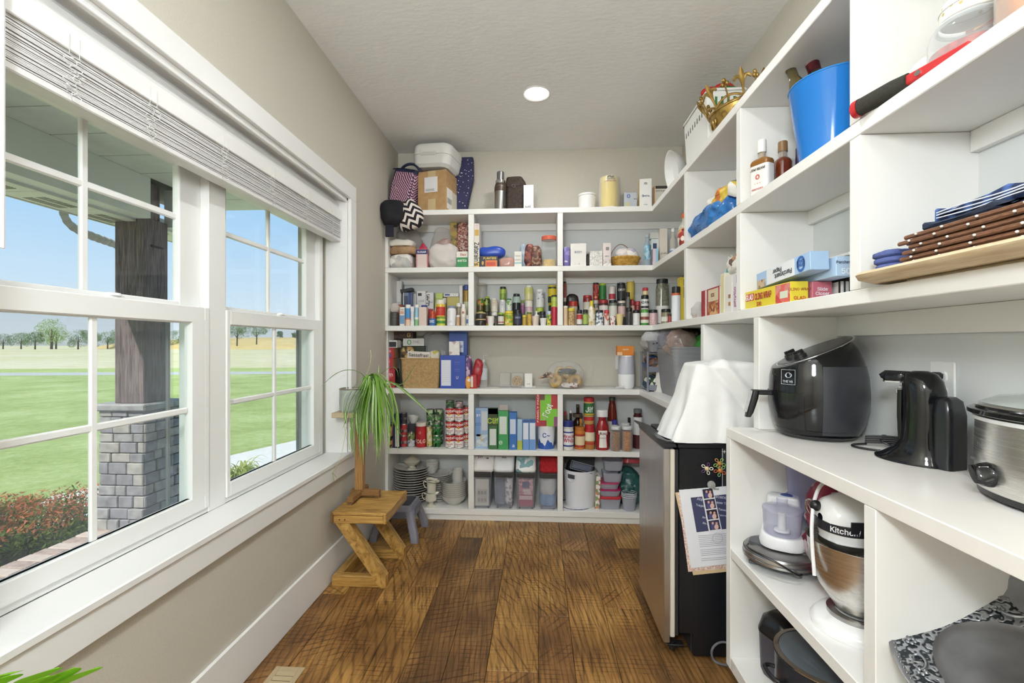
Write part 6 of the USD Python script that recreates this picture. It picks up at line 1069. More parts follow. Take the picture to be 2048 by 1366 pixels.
for ya,yb_ in((.004,.05),(TY-.05,TY-.004)):
 P2=np.array([(.02,TZ-.056),(.10,TZ-.056),(TX,.008),(TX-.055,.002)]);e=trimesh.creation.extrude_polygon(sg.Polygon([(.02,TZ-.0565),(.095,TZ-.0565),(TX,.058),(TX,.0),(TX-.03,.0)]),yb_-ya);e.apply_transform(trimesh.transformations.rotation_matrix(math.pi/2,(1,0,0)));e.apply_translation((0,yb_,0))
 obj('leg',e,oak((12,30,9),0),zt,smooth=False)
 obj('base_rail',box(.0,TX-.035,ya+.002,yb_-.002,0,.056,.003),oakx,zt,smooth=False)
obj('side_rail',box(.001,.045,.0505,TY-.0505,0,.055,.003),oaky,zt,smooth=False)
obj('screw_plug',[mv(rot(cyl(.004,.001,10),90,(1,0,0)),.045+i*.028,-.002,TZ-.036)for i in range(2)],M('4a3420',.6),zt,kind='stuff')
# plant stand on the stool
psx,psy=-1.012,2.50
st=thing('plant_stand','wooden plant stand with crossed feet and square post on the oak stool','plant stand',(psx,psy,TZ+.0004))
dk=NM('7a5630','9a7242',20.,.6,stretch=(3,30,30));dky=NM('7a5630','9c7444',20.,.6,stretch=(30,3,30))
obj('foot',[box(-.05,.115,-.018,.018,.012,.045,.003)],dk,st,smooth=False);obj('foot',[box(-.0175,.0175,-.135,-.0185,.013,.046,.003)],dky,st,smooth=False);obj('foot',[box(-.0175,.0175,.0185,.09,.013,.046,.003)],dky,st,smooth=False)
for x_,y_ in((-.04,0),(.105,0),(0,-.122),(0,.078)):obj('foot_pad',box(x_-.012,x_+.012,y_-.012,y_+.012,0,.0125),darkoak,st,smooth=False)
obj('post',box(-.022,.022,-.022,.022,.046,.462,.002),NM('9a7040','b88c58',12.,.5,stretch=(20,20,1.5)),st,smooth=False)
obj('platform',box(-.125,.075,-.09,.075,.462,.49,.003),NM('b39e80','cbb898',14.,.6,stretch=(2,20,20)),st,smooth=False)
jx,jy,jz=psx-.035,psy-.01,TZ+.4912
jar=thing('glass_pot','round pebbled glass jar holding the spider plant','pot',(jx,jy,jz));pebg=N({"tc":("texture_coordinate",{}),"v":("voronoi_texture",{"scale":60.}),"b":("bump",{"distance":.002}),"t":("transparent_bsdf",{"color":(.96,.97,.96)}),"p":("principled_bsdf",{"base_color":lin('c8cdc6'),"roughness":.12}),"m":("mix_closure",{"fac":.55})},[("tc.object","v.vector"),("v.distance","b.height"),("b.normal","p.normal"),("t.BSDF","m.closure1"),("p.BSDF","m.closure2")],"m.closure")
obj('jar',lathe([(0,0),(.07,0),(.074,.006),(.076,.06),(.074,.122),(.070,.126),(.070,.118),(.070,.01),(0,.008)],36),pebg,jar);obj('rim',mv(trimesh.creation.torus(.0725,.003,major_sections=36,minor_sections=8),0,0,.126),M('7a6a52',.4),jar);obj('soil',lathe([(0,.1),(.0685,.1)][::-1],24),NM('3a3026','5a4a3a',60.,.95),jar);obj('roots',lathe([(.069,.012),(.0692,.099)],30),print_m('6a6a52','8a8a6a','a8a890','5a5242',scale=40.),jar)
leafv=N({"u":("uvmap",{"attribute":"st"}),"s":("separate_xyz",{}),"r":("rgb_ramp",{"ramp":[(0,lin('66923a')),(.3,lin('7faa48')),(.4,lin('d8e4bc')),(.6,lin('d8e4bc')),(.7,lin('7faa48')),(1,lin('66923a'))]}),"d":("principled_bsdf",{"roughness":.4}),"t":("translucent_bsdf",{}),"m":("mix_closure",{"fac":.3})},[("u.UV","s.vector"),("s.x","r.fac"),("r.color","d.base_color"),("r.color","t.color"),("d.BSDF","m.closure1"),("t.BSDF","m.closure2")],"m.closure")
leafg=leaf_m('6a9a38','8fb852')
def ribbon(P,w,up=(0,0,1.),tip=True):
 P=np.asarray(P);n=len(P);t=np.gradient(P,axis=0);t/=np.linalg.norm(t,axis=1,keepdims=True);sd=np.cross(t,np.asarray(up));L=np.linalg.norm(sd,axis=1,keepdims=True);sd=np.where(L>.12,sd/np.maximum(L,1e-6),[[1.,0,0]])
 for i in range(1,n):
  if sd[i].dot(sd[i-1])<0:sd[i]=-sd[i]
 u=np.linspace(0,1,n);ww=(w*np.clip(np.minimum(.5+u*3,(1-u)*3.2+.03),.04,1))[:,None];nn=np.cross(sd,t)
 V_=np.stack([P-sd*ww/2+nn*ww*.16,P,P+sd*ww/2+nn*ww*.16],1).reshape(-1,3);uv=np.tile([[0,0],[.5,0],[1.,0]],(n,1));uv[:,1]=np.repeat(u,3);Fc=[]
 for i in range(n-1):
  a=i*3;Fc+=[[a,a+1,a+4],[a,a+4,a+3],[a+1,a+2,a+5],[a+1,a+5,a+4]]
 return trimesh.Trimesh(V_,np.array(Fc),process=False),uv
root=np.array([jx+.045,jy-.01,jz+.11])
sp_=thing('spider_plant','spider plant with long arching green and white leaves on the wooden stand','plant',tuple(root))
def leaf(ctrl,w,mat=None):
 m,uv=ribbon(curve(np.vstack([[0,0,0],ctrl]),16),w);p_=usdkit.mesh(stage,numbered(sp_.GetPath().pathString+'/leaf'),m,mat or leafv,smooth=True,uv=uv)
rel=lambda px,py,Y:np.array(atY(px,py,Y))-root
r_=np.random.default_rng(21)
leaf([rel(716,744,2.45),rel(690,741,2.42),rel(660,757,2.40),rel(640,775,2.39)],.02);leaf([rel(790,770,2.44),rel(822,795,2.40),rel(845,815,2.38),rel(868,840,2.37)],.03)
leaf([rel(780,765,2.44),rel(825,770,2.42),rel(860,758,2.41),rel(882,747,2.41)],.008);leaf([rel(770,768,2.44),rel(805,768,2.42),rel(822,745,2.41),rel(838,721,2.41)],.017);leaf([rel(757,745,2.45),rel(757,730,2.46)],.02)
leaf([rel(770,742,2.46),rel(785,734,2.46),rel(797,755,2.45)],.013);leaf([rel(775,800,2.40),rel(790,850,2.38),rel(808,875,2.37)],.022,leafg)
for i in range(52):
 x_end=r_.uniform(690,800)if i%3 else r_.uniform(700,775);y_end=r_.uniform(845,915)if i<36 else r_.uniform(900,932);Yd=r_.uniform(2.33,2.44)
 xm=748+(x_end-748)*r_.uniform(.55,.95);up_=r_.uniform(-6,14)
 leaf([rel(748+(xm-748)*.5,768-up_,Yd+.03),rel(xm,800+r_.uniform(-8,20),Yd),rel(x_end,y_end*.5+410,Yd-.01),rel(x_end+r_.uniform(-8,8),y_end,Yd)],r_.uniform(.010,.021),leafv if r_.random()<.7 else leafg)
obj('runner',[tube(curve([[0,0,0]]+[rel(*q)for q in c_],24),.0014,5)for c_ in(((735,745,2.45),(742,715,2.45),(741,700,2.45)),((700,810,2.36),(690,870,2.33),(674,930,2.30),(664,945,2.30)),((690,790,2.37),(688,850,2.36),(700,900,2.36)))],M('c8d0a0',.6),sp_)
obj('plantlet',[ribbon(curve([rel(664,945,2.3),rel(664+dx_*.5,950,2.3),rel(664+dx_,945+dy_,2.3)],6),.004)[0]for dx_,dy_ in((-6,14),(4,18),(10,14))],leafg,sp_,smooth=True)
# step stool
ss=thing('step_stool','grey plastic step stool with dark top behind the oak stool','step stool',(-.915,2.935,0));gp=M('85848f',.45)
tw_,td_,th_=.21,.21,.215;bw_,bd_=.31,.30
obj('top',loft([(rrect(tw_+.012,td_+.012,.03),th_-.03),(rrect(tw_,td_,.03),th_),(rrect(tw_-.03,td_-.03,.02),th_+.001)]),gp,ss,smooth=40);obj('tread',loft([(rrect(tw_-.035,td_-.035,.015),th_+.0012),(rrect(tw_-.037,td_-.037,.015),th_+.004)]),NM('33333a','45454d',200.,.9),ss,smooth=40)
for sx in(-1,1):
 for sy in(-1,1):
  cx1,cy1=sx*(tw_/2-.03),sy*(td_/2-.03);cx2,cy2=sx*(bw_/2-.022),sy*(bd_/2-.022)
  obj('leg',loft([(rrect(.046,.046,.01),(cx2,cy2,0)),(rrect(.05,.05,.012),(cx2*.94+cx1*.06,cy2*.94+cy1*.06,.03)),(rrect(.05,.05,.014),(cx1*.7+cx2*.3,cy1*.7+cy2*.3,th_*.72)),(rrect(.075,.075,.02),(cx1,cy1,th_-.028))]),gp,ss,smooth=40)
for(a,b_,c_,d_)in((-.07,.07,-td_/2-.016,-td_/2-.006),(-.07,.07,td_/2+.006,td_/2+.016)):obj('skirt',box(a,b_,c_,d_,th_-.075,th_-.025,.004),M('6a6a76',.5),ss,smooth=False)
obj('tag',box(-.10,-.07,-td_/2-.021,-td_/2-.0165,th_-.08,th_-.035),M('dfdfe2',.5),ss,smooth=False)
for sx in(-1,1):obj('skirt',box(sx*(tw_/2+.006),sx*(tw_/2+.016),-.07,.07,th_-.075,th_-.025,.004),M('6a6a76',.5),ss,smooth=False)
# foreground plant whose leaf tips show bottom left
fp=thing('foreground_plant','bright green broad-leaved plant, only its leaf tips show at the bottom left','plant',(-.80,.70,0))
obj('pot',lathe([(0,0),(.09,0),(.11,.2),(.125,.22),(.125,.24),(.11,.24),(.1,.2),(0,.19)],32),M('b9aea2',.6),fp);obj('soil',lathe([(.108,.21),(0,.212)],24),M('3a3026',.95),fp)
lf=leaf_m('7cc424','9ad83c')
for i,(x1,y1,x2,y2,Yd)in enumerate(((40,1372,118,1336,.80),(120,1372,200,1335,.82),(90,1376,150,1336,.79),(-30,1366,34,1345,.80),(-10,1374,20,1352,.78),(60,1380,100,1352,.76))):
 a=np.array(atY(x1,y1,Yd));b_=np.array(atY(x2,y2,Yd));o=np.array((-.80,.70,0));d_=b_-a
 stem=curve([(0,0,.2),(a-o)*.6+(0,0,.1),a-o],10);obj('stem',tube(stem,.003,5),M('6a9a30',.5),fp)
 P=curve([a-o,a-o+d_*.5+(0,0,.004),b_-o],10);t_=np.linspace(0,1,10);wd=.034*np.sin(math.pi*np.clip(t_*.96+.04,0,1))**.8;sd=np.array([.35,.75,-.25]);V_=np.stack([P-sd*wd[:,None],P+(0,0,.002),P+sd*wd[:,None]],1).reshape(-1,3);Fc=[]
 for k_ in range(9):c=k_*3;Fc+=[[c,c+1,c+4],[c,c+4,c+3],[c+1,c+2,c+5],[c+1,c+5,c+4]]
 obj('leaf',trimesh.Trimesh(V_,np.array(Fc),process=False),lf,fp,smooth=True)

# ================= the small fridge
FY=1.832;FYB=2.27
fg=thing('mini_fridge','small black fridge with a stainless steel door, between shelves and counter','fridge',(0,0,0))
blk=N({"tc":("texture_coordinate",{}),"n":("noise_texture",{"scale":420.,"detail":1.}),"p":("principled_bsdf",{"base_color":lin('131519'),"roughness":.33}),"b":("bump",{"distance":.0012,"strength":.55})},[("tc.object","n.vector"),("n.fac","b.height"),("b.normal","p.normal")])
e=trimesh.creation.extrude_polygon(sg.Polygon([(.562,.10),(.615,.10),(.615,.012),(1.045,.012),(1.045,.835),(.562,.835)]),FYB-FY);e.apply_transform(trimesh.transformations.rotation_matrix(math.pi/2,(1,0,0)));e.apply_translation((0,FYB,0));obj('body',e,blk,fg,smooth=False)
obj('top',box(.556,1.05,FY-.006,FYB+.004,.836,.858,.005),blk,fg,smooth=False)
brush=N({"tc":("texture_coordinate",{}),"mp":("mapping",{"scale":(1,400,2)}),"n":("noise_texture",{"scale":2.,"detail":3.}),"r":("map_range",{"to_min":.24,"to_max":.4}),"p":("principled_bsdf",{"base_color":(.62,.61,.6),"metallic":1.})},[("tc.object","mp.vector"),("mp.vector","n.vector"),("n.fac","r.value"),("r.result","p.roughness")])
obj('door',box(.500,.527,FY+.002,FYB,.055,.835,.004),brush,fg,smooth=False)
obj('door_liner',box(.5272,.547,FY+.008,FYB-.006,.075,.83,.003),M('d8cfc0',.5),fg,smooth=False);obj('gasket',box(.5472,.5615,FY+.012,FYB-.01,.08,.828,.002),M('2a2a2c',.6),fg,smooth=False)
e=trimesh.creation.extrude_polygon(sg.Polygon([(.472,.872),(.478,.876),(.548,.852),(.552,.840),(.50,.836),(.494,.856)]),FYB-FY-.004);e.apply_transform(trimesh.transformations.rotation_matrix(math.pi/2,(1,0,0)));e.apply_translation((0,FYB-.002,0));obj('door_handle',e,M('26272b',.35),fg,smooth=False)
obj('hinge',box(.51,.572,FY-.004,FY+.03,.856,.864,.002),BLACK,fg,smooth=False);obj('hinge',[box(.515,.58,FY-.003,FY+.03,.045,.054,.002),cyl(.012,.03,12,.535,FY+.012,.03)],BLACK,fg,smooth=False)
for x_ in(.66,1.0):
 for y_ in(FY+.04,FYB-.04):obj('foot',cyl(.015,.0115,14,x_,y_,0),BLACK,fg)
obj('kick_plate',box(.6125,.6148,FY+.02,FYB-.02,.014,.098),M('50545c',.3,.6),fg,smooth=False)
obj('seam',box(.575,1.0,FY-.0006,FY-.0001,.813,.8145),M('050506',.5),fg,smooth=False)
pc_=thing('power_cord','grey power cord looping at the foot of the black fridge side','cord',(0,0,0));a0=np.array(atY(1450,1288,FY-.012));obj('cord',tube(curve([(.74,FY-.01,.075),a0+(-.03,0,.0),np.array(atY(1424,1300,FY-.02)),(np.array(atY(1430,1313,FY-.02))*(1,1,0))+(0,0,.006),(.70,FY-.03,.006),(.80,FY-.05,.006)],26),.0045,8),M('6a6c72',.35),pc_)
fy=FY-.0008
ang_=8
def sheet(name,label,quad,yoff,m,cat='paper',th=.0008,extra=None):
 """flat sheet held on the fridge side, corners given in the photograph"""
 P=np.array([atY(x,y,FY)[::2]for x,y in quad]);c=P.mean(0);t=thing(name,label,cat,(c[0],FY-yoff,c[1]));import shapely.geometry as sg_
 e=trimesh.creation.extrude_polygon(sg_.Polygon(P-c),th);v=e.vertices.copy();e.vertices=np.c_[v[:,0],-v[:,2],v[:,1]];e.invert();obj('sheet',e,mcol(m,.7),t,smooth=False);return t,c
def onsheet(t,c,name,quad,off,m,**kw):
 P=np.array([atY(x,y,FY)[::2]for x,y in quad])-c;import shapely.geometry as sg_;e=trimesh.creation.extrude_polygon(sg_.Polygon(P),.0003);v=e.vertices.copy();e.vertices=np.c_[v[:,0],-v[:,2]-off,v[:,1]];e.invert();obj(name,e,mcol(m,.6),t,smooth=False,**kw)
def writing(t,c,s,px,py,hpx,off,m,rotd=-8,name='lettering'):
 X_,_,Z_=atY(px,py,FY);obj(name,mv(rot(text(s,hpx*1.8/900,False),-rotd,(0,1,0)),X_-c[0],-off,Z_-c[1]),mcol(m,.6),t,smooth=False)
sheet('manila_folder','tan folder sticking out behind the white papers on the fridge side',((1350,985),(1500,965),(1520,1136),(1386,1150)),.001,'d2b98e','folder')
sheet('glitter_folder','pink speckled folder edge between the tan folder and white papers',((1355,986),(1500,968),(1516,1130),(1376,1143)),.0025,print_m('d8bcb0','e6d4c8','c8a098',scale=200.),'folder')
t,c=sheet('white_papers','stack of white printed papers clipped to the black fridge side',((1357,979),(1500,968),(1522,1118),(1381,1135)),.004,'e2e3e8',th=.003)
onsheet(t,c,'navy_panel',((1380,994),(1500,983),(1506,1050),(1392,1063)),.0032,'3c4060')
for s,x_,y_,h_ in(('Abject',1403,998,5),('Ascendant',1444,993,6),('Trager',1399,1010,4),('upper Tier',1443,1005,4),('Tones',1443,1018,4),('Any',1408,1034,4),('Ro..',1409,1045,4),('type two',1446,1030,3)):writing(t,c,s,x_,y_,h_,.0038,'d0d4e0')
for i in range(13):
 y_=1070+i*3.6+(3 if i>6 else 0)+(3 if i>10 else 0);w_=1.0-.35*(i in(6,10,12));onsheet(t,c,'text_line',((1395+i*.55,y_),(1395+i*.55+88*w_,y_-7.5*w_),(1395+i*.55+88*w_,y_-7.5*w_+1.0),(1395+i*.55,y_+1.0)),.0033,'a2a4ae')
t,c=sheet('photo_strip','strip of four small couple photos over the white papers',((1400,976),(1424,973),(1442,1057),(1416,1061)),.0078,'dcdce0','photo',.0006)
for i in range(4):
 f=lambda u,v:(1401.5+16*v+(22+1.5*v)*u,976.5+83.5*v-3*u);v0,v1=i/4+.015,(i+1)/4-.015
 onsheet(t,c,'photo',(f(.05,v0),f(.95,v0),f(.95,v1),f(.05,v1)),.0008,print_m('2e2a3a','383452','24202c',scale=40.,seed=i));q=f(.35,(v0+v1)/2);q2=f(.66,(v0+v1)/2+.015)
 onsheet(t,c,'figure',[(q[0]+4.2*math.cos(a),q[1]+6*math.sin(a)+3)for a in np.linspace(0,6.28,9)[:-1]],.0012,'4a4c80');onsheet(t,c,'figure',[(q2[0]+4.5*math.cos(a),q2[1]+5.5*math.sin(a)+3)for a in np.linspace(0,6.28,9)[:-1]],.0013,'d8b4a8')
 for qq in(q,q2):onsheet(t,c,'face',[(qq[0]+2.4*math.cos(a),qq[1]+2.8*math.sin(a)-4)for a in np.linspace(0,6.28,9)[:-1]],.0016,'d0a090')
t,c=sheet('wreath_note','small white square note with a grey wreath under the photo strip',((1417,1062),(1446,1059),(1449,1086),(1421,1090)),.0072,'dcdde2','note',.0004)
onsheet(t,c,'wreath',[(1433.5+10.5*math.cos(a),1074.5+10.5*math.sin(a))for a in np.linspace(0,6.28,24)]+[(1433.5+9.7*math.cos(a),1074.5+9.7*math.sin(a))for a in np.linspace(6.28,0,24)],.0006,'a8aab4')
t,c=sheet('chalk_sign','black sign with a thin white frame at the counter edge on the fridge side',((1443,891),(1500,885),(1500,1000),(1443,1000)),.0006,'1a1b20','sign',.002);onsheet(t,c,'frame',((1443.5,892),(1500,886),(1500,887.2),(1444.7,893),(1444.7,998),(1443.5,998)),.0022,'c8c8cc');writing(t,c,'+',1448,903,9,.0026,'d8d8d8',0)
mg=thing('magnet_clip','round clear magnet clip holding the papers on the fridge','magnet',tuple(np.array(atY(1421,968,FY))-(0,.009,0)));obj('disc',rot(lathe([(0,-.006),(.014,-.006),(.016,0),(.014,.006),(0,.008)],24),90,(1,0,0)),M('b8b8b4',.15,.4),mg);obj('clip',box(-.004,.03,.001,.004,-.021,-.014),M('c0bfb8',.3,.5),mg,smooth=False)
for i,(px_,py_,l,cs_)in enumerate(((1412,936,'purple and white beaded flower ornament, left of three on the fridge side',('5a3a6a','c8b48a','e0dcd0')),(1437,926,'green and orange wire flower ornament, upper right of three on the fridge side',('c88a5a','a8743a','8aa85a')),(1438,940,'orange flower ornament with green loops, lower right of three on the fridge side',('c8663a','b8743a','7aa06a')))):
 o=thing('flower_ornament',l,'ornament',tuple(np.array(atY(px_,py_,FY))-(0,.010,0)));obj('bead',sphere(.009,s=(1,.8,1)),M(cs_[1],.4),o)
 for k_ in range(5):
  an=k_*1.257+i;a=np.linspace(0,6.28,12);L_=.014;P=np.c_[(.010+L_*.5+L_*.5*np.cos(a))*math.cos(an)-.005*np.sin(a)*math.sin(an),0*a,(.010+L_*.5+L_*.5*np.cos(a))*math.sin(an)+.005*np.sin(a)*math.cos(an)];obj('loop',tube(P,.0016,5,caps=False),M(cs_[0]if k_%2 else cs_[2],.5),o)
# white cloth cover over an appliance on the fridge
cvz=.8585;base=[(.538,1.838),(.58,1.828),(.70,1.828),(.90,1.83),(1.03,1.84),(1.045,2.0),(1.03,2.19),(.8,2.2),(.66,2.2),(.555,2.12),(.532,1.98)]
top_=[(.655,1.885),(.69,1.875),(.78,1.875),(.92,1.875),(1.02,1.885),(1.03,2.0),(1.02,2.15),(.85,2.16),(.72,2.15),(.665,2.08),(.65,1.98)]
def ring(P,n=72):
 c_=curve(np.vstack([np.c_[P,np.zeros(len(P))],[[*P[0],0]]]),n+1)[:-1];return c_[:,:2]
B_,T_=ring(np.array(base)),ring(np.array(top_));zs_=np.linspace(0,1,26);V_=[];r_=np.random.default_rng(2)
ht=1.162-cvz
for u in zs_:
 s_=u**.8;flare=.012*math.exp(-u*8)
 ring_=B_*(1-s_)+T_*s_;th2=np.arange(72)/72*2*math.pi
 fold=.008*(1-u)*np.sin(th2*9+2*u)+.005*np.sin(th2*17+5*u)*(1-u);cdir=ring_-ring_.mean(0);cdir/=np.linalg.norm(cdir,axis=1,keepdims=True)
 z_=cvz+ht*u-(.0 if u<.5 else.035*((u-.5)*2)**2*np.clip((ring_[:,0]-.75)/.3,0,1)*-.1)
 bulge=.03*math.sin(math.pi*min(1,u*1.6))*np.clip((.62-ring_[:,0])/.14,0,1)
 V_.append(np.c_[ring_+cdir*(fold+bulge)[:,None],np.broadcast_to(z_,72)])
for q in(.86,.6,.3,.02):
 rr_=T_.mean(0)+(T_-T_.mean(0))*q;V_.append(np.c_[rr_,np.full(72,cvz+ht+.006*(1-q))])
V_=np.vstack(V_);Fc=[]
for k_ in range(len(zs_)+3):
 i_=k_*72+np.arange(72);j_=k_*72+(np.arange(72)+1)%72;Fc+=[np.c_[i_,j_,j_+72],np.c_[i_,j_+72,i_+72]]
cm=trimesh.Trimesh(V_,np.vstack(Fc),process=False).subdivide();nrm=cm.vertex_normals;v=cm.vertices
rid=lambda f,o:np.abs(np.asarray(meshkit.noise(v*f+o)).ravel());dsp=.016*(rid((7,7,5),3.1)-.2)+.010*(rid((13,13,9),8.)-.2)-.012*np.exp(-(((v[:,0]-.78)+(v[:,2]-1.06)*.8)/.02)**2)*(v[:,1]<1.95)+.014*np.exp(-(((v[:,0]-.83)+(v[:,2]-1.06)*.8)/.025)**2)*(v[:,1]<1.95)
cm.vertices=v+nrm*dsp[:,None];cm.vertices[:,2]=np.maximum(cm.vertices[:,2],cvz);cm.vertices[:,1]=np.where(cm.vertices[:,1]<1.822,1.822,cm.vertices[:,1])
t=thing('white_cover','white quilted cloth cover draped over an appliance on top of the fridge','cover',(0,0,0));obj('cloth',cm,NM('e2e1df','e9e8e6',14.,.75,bump=.0004),t,smooth=True)
# the seam piping of the cover
t2=thing('grey_strap','thin grey cord lying at the edge of the white cover on the fridge','cord',(0,0,0));obj('cord',tube(curve([(.56,1.85,.862),(.60,1.835,.862),(.66,1.829,.861)],10),.002,6),M('8a8a8c',.5),t2)
# ================= right-hand unit, top
dish=M('ecebe9',.3)
t=thing('white_bowl','large white plastic bowl standing on edge at the far end of the right unit top','bowl',(.905,2.86,S[1]+.128),0,rx=0,ry=-100)
obj('bowl',lathe([(0,0),(.05,0),(.10,.03),(.126,.075),(.128,.08),(.122,.078),(.095,.036),(0,.008)],40),dish,t)
t=thing('white_basket','white slotted plastic basket on top of the right unit behind the gold crown','basket',(.945,2.50,S[1]+.0006))
W_,D_,H2=.20,.40,.31
obj('basket',loft([(rrect(W_*.86,D_*.92,.03),0),(rrect(W_,D_,.035),H2),(rrect(W_*.97,D_*.98,.033),H2),(rrect(W_*.83,D_*.9,.028),.004)]),M('ecece8',.4),t,smooth=40)
for s_ in(-1,1):obj('slot',[mv(box(-.0012,.0012,-.006,.006,-.03,.03),s_*(W_/2-.004)-.0,-.14+i*.035,H2-.06)for i in range(9)],M('6a6e6a',.6),t,smooth=False,kind='stuff')
obj('slot',[mv(box(-.006,.006,-.0012,.0012,-.03,.03),-.06+i*.03,-D_/2+.003,H2-.06)for i in range(5)],M('3c7a4a',.5),t,smooth=False,kind='stuff')
obj('rim',loft([(rrect(W_*1.05,D_*1.03,.04),H2-.008),(rrect(W_*1.05,D_*1.03,.04),H2+.004),(rrect(W_*.96,D_*.97,.033),H2+.004),(rrect(W_*.96,D_*.97,.033),H2-.008)],caps=(False,False)),M('ecece8',.4),t,smooth=40)
t=thing('red_ribbon','red and green ribbon bow in the white basket above the gold crown','ribbon',(.92,2.40,S[1]+.29));obj('bow',[noisy(sphere(.05,-.02+.05*i,-.03*i,.06,s=(1,.6,.45)),.008,30,i)for i in range(2)],M('b82a24',.5),t,smooth=True);obj('green_bow',noisy(sphere(.04,.03,-.06,.035,s=(1.2,.6,.4)),.008,30,5),M('2f6a3a',.5),t,smooth=True)
gold=NM('8a6c34','b89a58',30.,.35,metal=.75,bump=.001);t=thing('metal_crown','antique gold metal crown with fleur-de-lis points on top of the right unit','crown',(.925,2.14,S[1]+.055),25,rx=-6,ry=-12);UsdGeom.Xformable(t).AddScaleOp().Set((1.05,1.05,1.35));R0,R1=.095,.125;Zb=.055
obj('band',[loft([(ell(R0,R0,48),0),(ell(R0+.004,R0+.004,48),.003),(ell(R0+.012,R0+.012,48),Zb),(ell(R0+.009,R0+.009,48),Zb),(ell(R0-.002,R0-.002,48),.002)],caps=(False,False)),mv(trimesh.creation.torus(R0+.002,.0045,major_sections=48,minor_sections=8),0,0,.002),mv(trimesh.creation.torus(R0+.013,.0045,major_sections=48,minor_sections=8),0,0,Zb)],gold,t)
obj('dark_lining',lathe([(R0-.003,.003),(R0+.006,Zb-.004)],48),M('2a241c',.6),t)
for i in range(6):
 a=i*math.pi/3;ca,sa=math.cos(a),math.sin(a);P=lambda r,z,off=0.:np.array([r*ca-off*sa,r*sa+off*ca,z]);rr_=R0+.014
 obj('fleur',[tube(curve([P(rr_,Zb),P(rr_+.016,Zb+.05),P(rr_+.03,Zb+.085)],8),[.004,.004,.0045,.006,.010,.011,.008,.002],8)]+[tube(curve([P(rr_+.012,Zb+.035),P(rr_+.022,Zb+.06,s_*.022),P(rr_+.022,Zb+.05,s_*.036)],8),[.004,.005,.006,.006,.0055,.005,.006,.004],6)for s_ in(-1,1)],gold,t)
 a2=a+math.pi/6;c2,s2=math.cos(a2),math.sin(a2);obj('trefoil',[tube([(rr_*c2,rr_*s2,Zb),((rr_+.014)*c2,(rr_+.014)*s2,Zb+.05)],.0035,6)]+[sphere(.008,(rr_+.017)*c2-o_*s2,(rr_+.017)*s2+o_*c2,Zb+z_)for o_,z_ in((-.009,.056),(.009,.056),(0,.068))],gold,t)
 a3=np.linspace(a,a+math.pi/3,12);obj('swag',tube(np.c_[(rr_+.002)*np.cos(a3),(rr_+.002)*np.sin(a3),Zb+.018*np.sin(np.linspace(0,math.pi,12))+.004],.004,6),gold,t)
 for q_ in range(2):obj('scroll',mv(rot(trimesh.creation.torus(.011,.003,major_sections=14,minor_sections=6),90,(1,0,0)),0,0,0).apply_transform(trimesh.transformations.rotation_matrix(a+.2+q_*.5-math.pi/2,(0,0,1))).apply_transform(trimesh.transformations.translation_matrix(((R0+.009)*math.cos(a+.2+q_*.5),(R0+.009)*math.sin(a+.2+q_*.5),.028))),gold,t)
# ---- row between the first and second shelves
t=thing('blue_snack_bag','blue snack bag with white lettering lying on the second shelf of the right unit','bag',(.862,2.215,S[2]+.0004),-90);obj('bag',crumple(pillow(.44,.12,.085,4,.55),.018,16,2),NM('1f5a9a','3a80c4',24.,.25),t,smooth=28);obj('lettering',mv(rot(text('ONION',.02,True),-32,(1,0,0)),.0,-.062,.062),M('e8ecf0'),t,smooth=False)
t=thing('yellow_snack_bag','yellow, orange and white snack bag lying on the blue snack bag','bag',(.885,2.11,S[2]+.080),-90);obj('bag',crumple(pillow(.32,.12,.06,4,.6),.016,18,7),print_m('d8b840','d87a34','e0dcd6','2a3c7a','d8b840',scale=16.),t,smooth=28)
p=PL();p.x,p.y,p.z,p.w,p.h=.91,1.895,S[2]+.0004,.05,.17;V('olive_bottle','slim bottle with pale cap half hidden behind the upright beside the snack bags',p,'4a4a30',cap='cfc8a8',capf=.25,neck=.15,neckr=.5,lab='c8c090')
liq=lambda c:N({"p":("principled_bsdf",{"base_color":lin(c),"roughness":.06,"specular_ior_level":.6,"coat_weight":.6})},[])
def liquor(label,x,y,w,d,h,body,cap,lab=None,txt=(),clear_top=.0,cap_h=.13,nr=.32,flat=True,shoulder=.12,neck=.2):
 t=thing('liquor_bottle',label,'bottle',(x,y,S[2]+.0004),-60);hb=h*(1-cap_h);zs=hb*(1-neck-shoulder);rd=min(w,d)*(.3 if flat else.49);nrx=w*nr/2
 o0=rrect(w,d,rd,6);on=ell(nrx,nrx,28);ang0=np.arctan2(o0[:,1],o0[:,0]);on=np.c_[nrx*np.cos(ang0),nrx*np.sin(ang0)]
 obj('body',loft([(o0*.94,0),(o0,.005),(o0,zs),(o0*.88+on*.12,zs+(hb*shoulder)*.4),(o0*.4+on*.6,zs+hb*shoulder*.8),(on,zs+hb*shoulder),(on,hb)]),mcol(body),t,smooth=50)
 if clear_top:obj('empty_neck',loft([(on*1.03,zs+hb*shoulder*.98),(on*1.03,hb)],caps=(False,False)),film_m('d8d4c4',.4,.08),t)
 obj('cap',lathe([(nrx*1.2,hb-.018),(nrx*1.25,hb-.016),(nrx*1.22,h-.003),(nrx*1.1,h),(0,h)],24),mcol(cap,.35),t)
 if lab:obj('label',loft([(o0*1.012,zs*.06),(o0*1.012,zs*.9)],caps=(False,False)),mcol(lab,.5),t,smooth=50)
 for s,u,v_,hh,c in txt:obj('lettering',mv(text(s,hh,True),u*w,-d/2-.0012,v_*h),M(c),t,smooth=False)
 return t
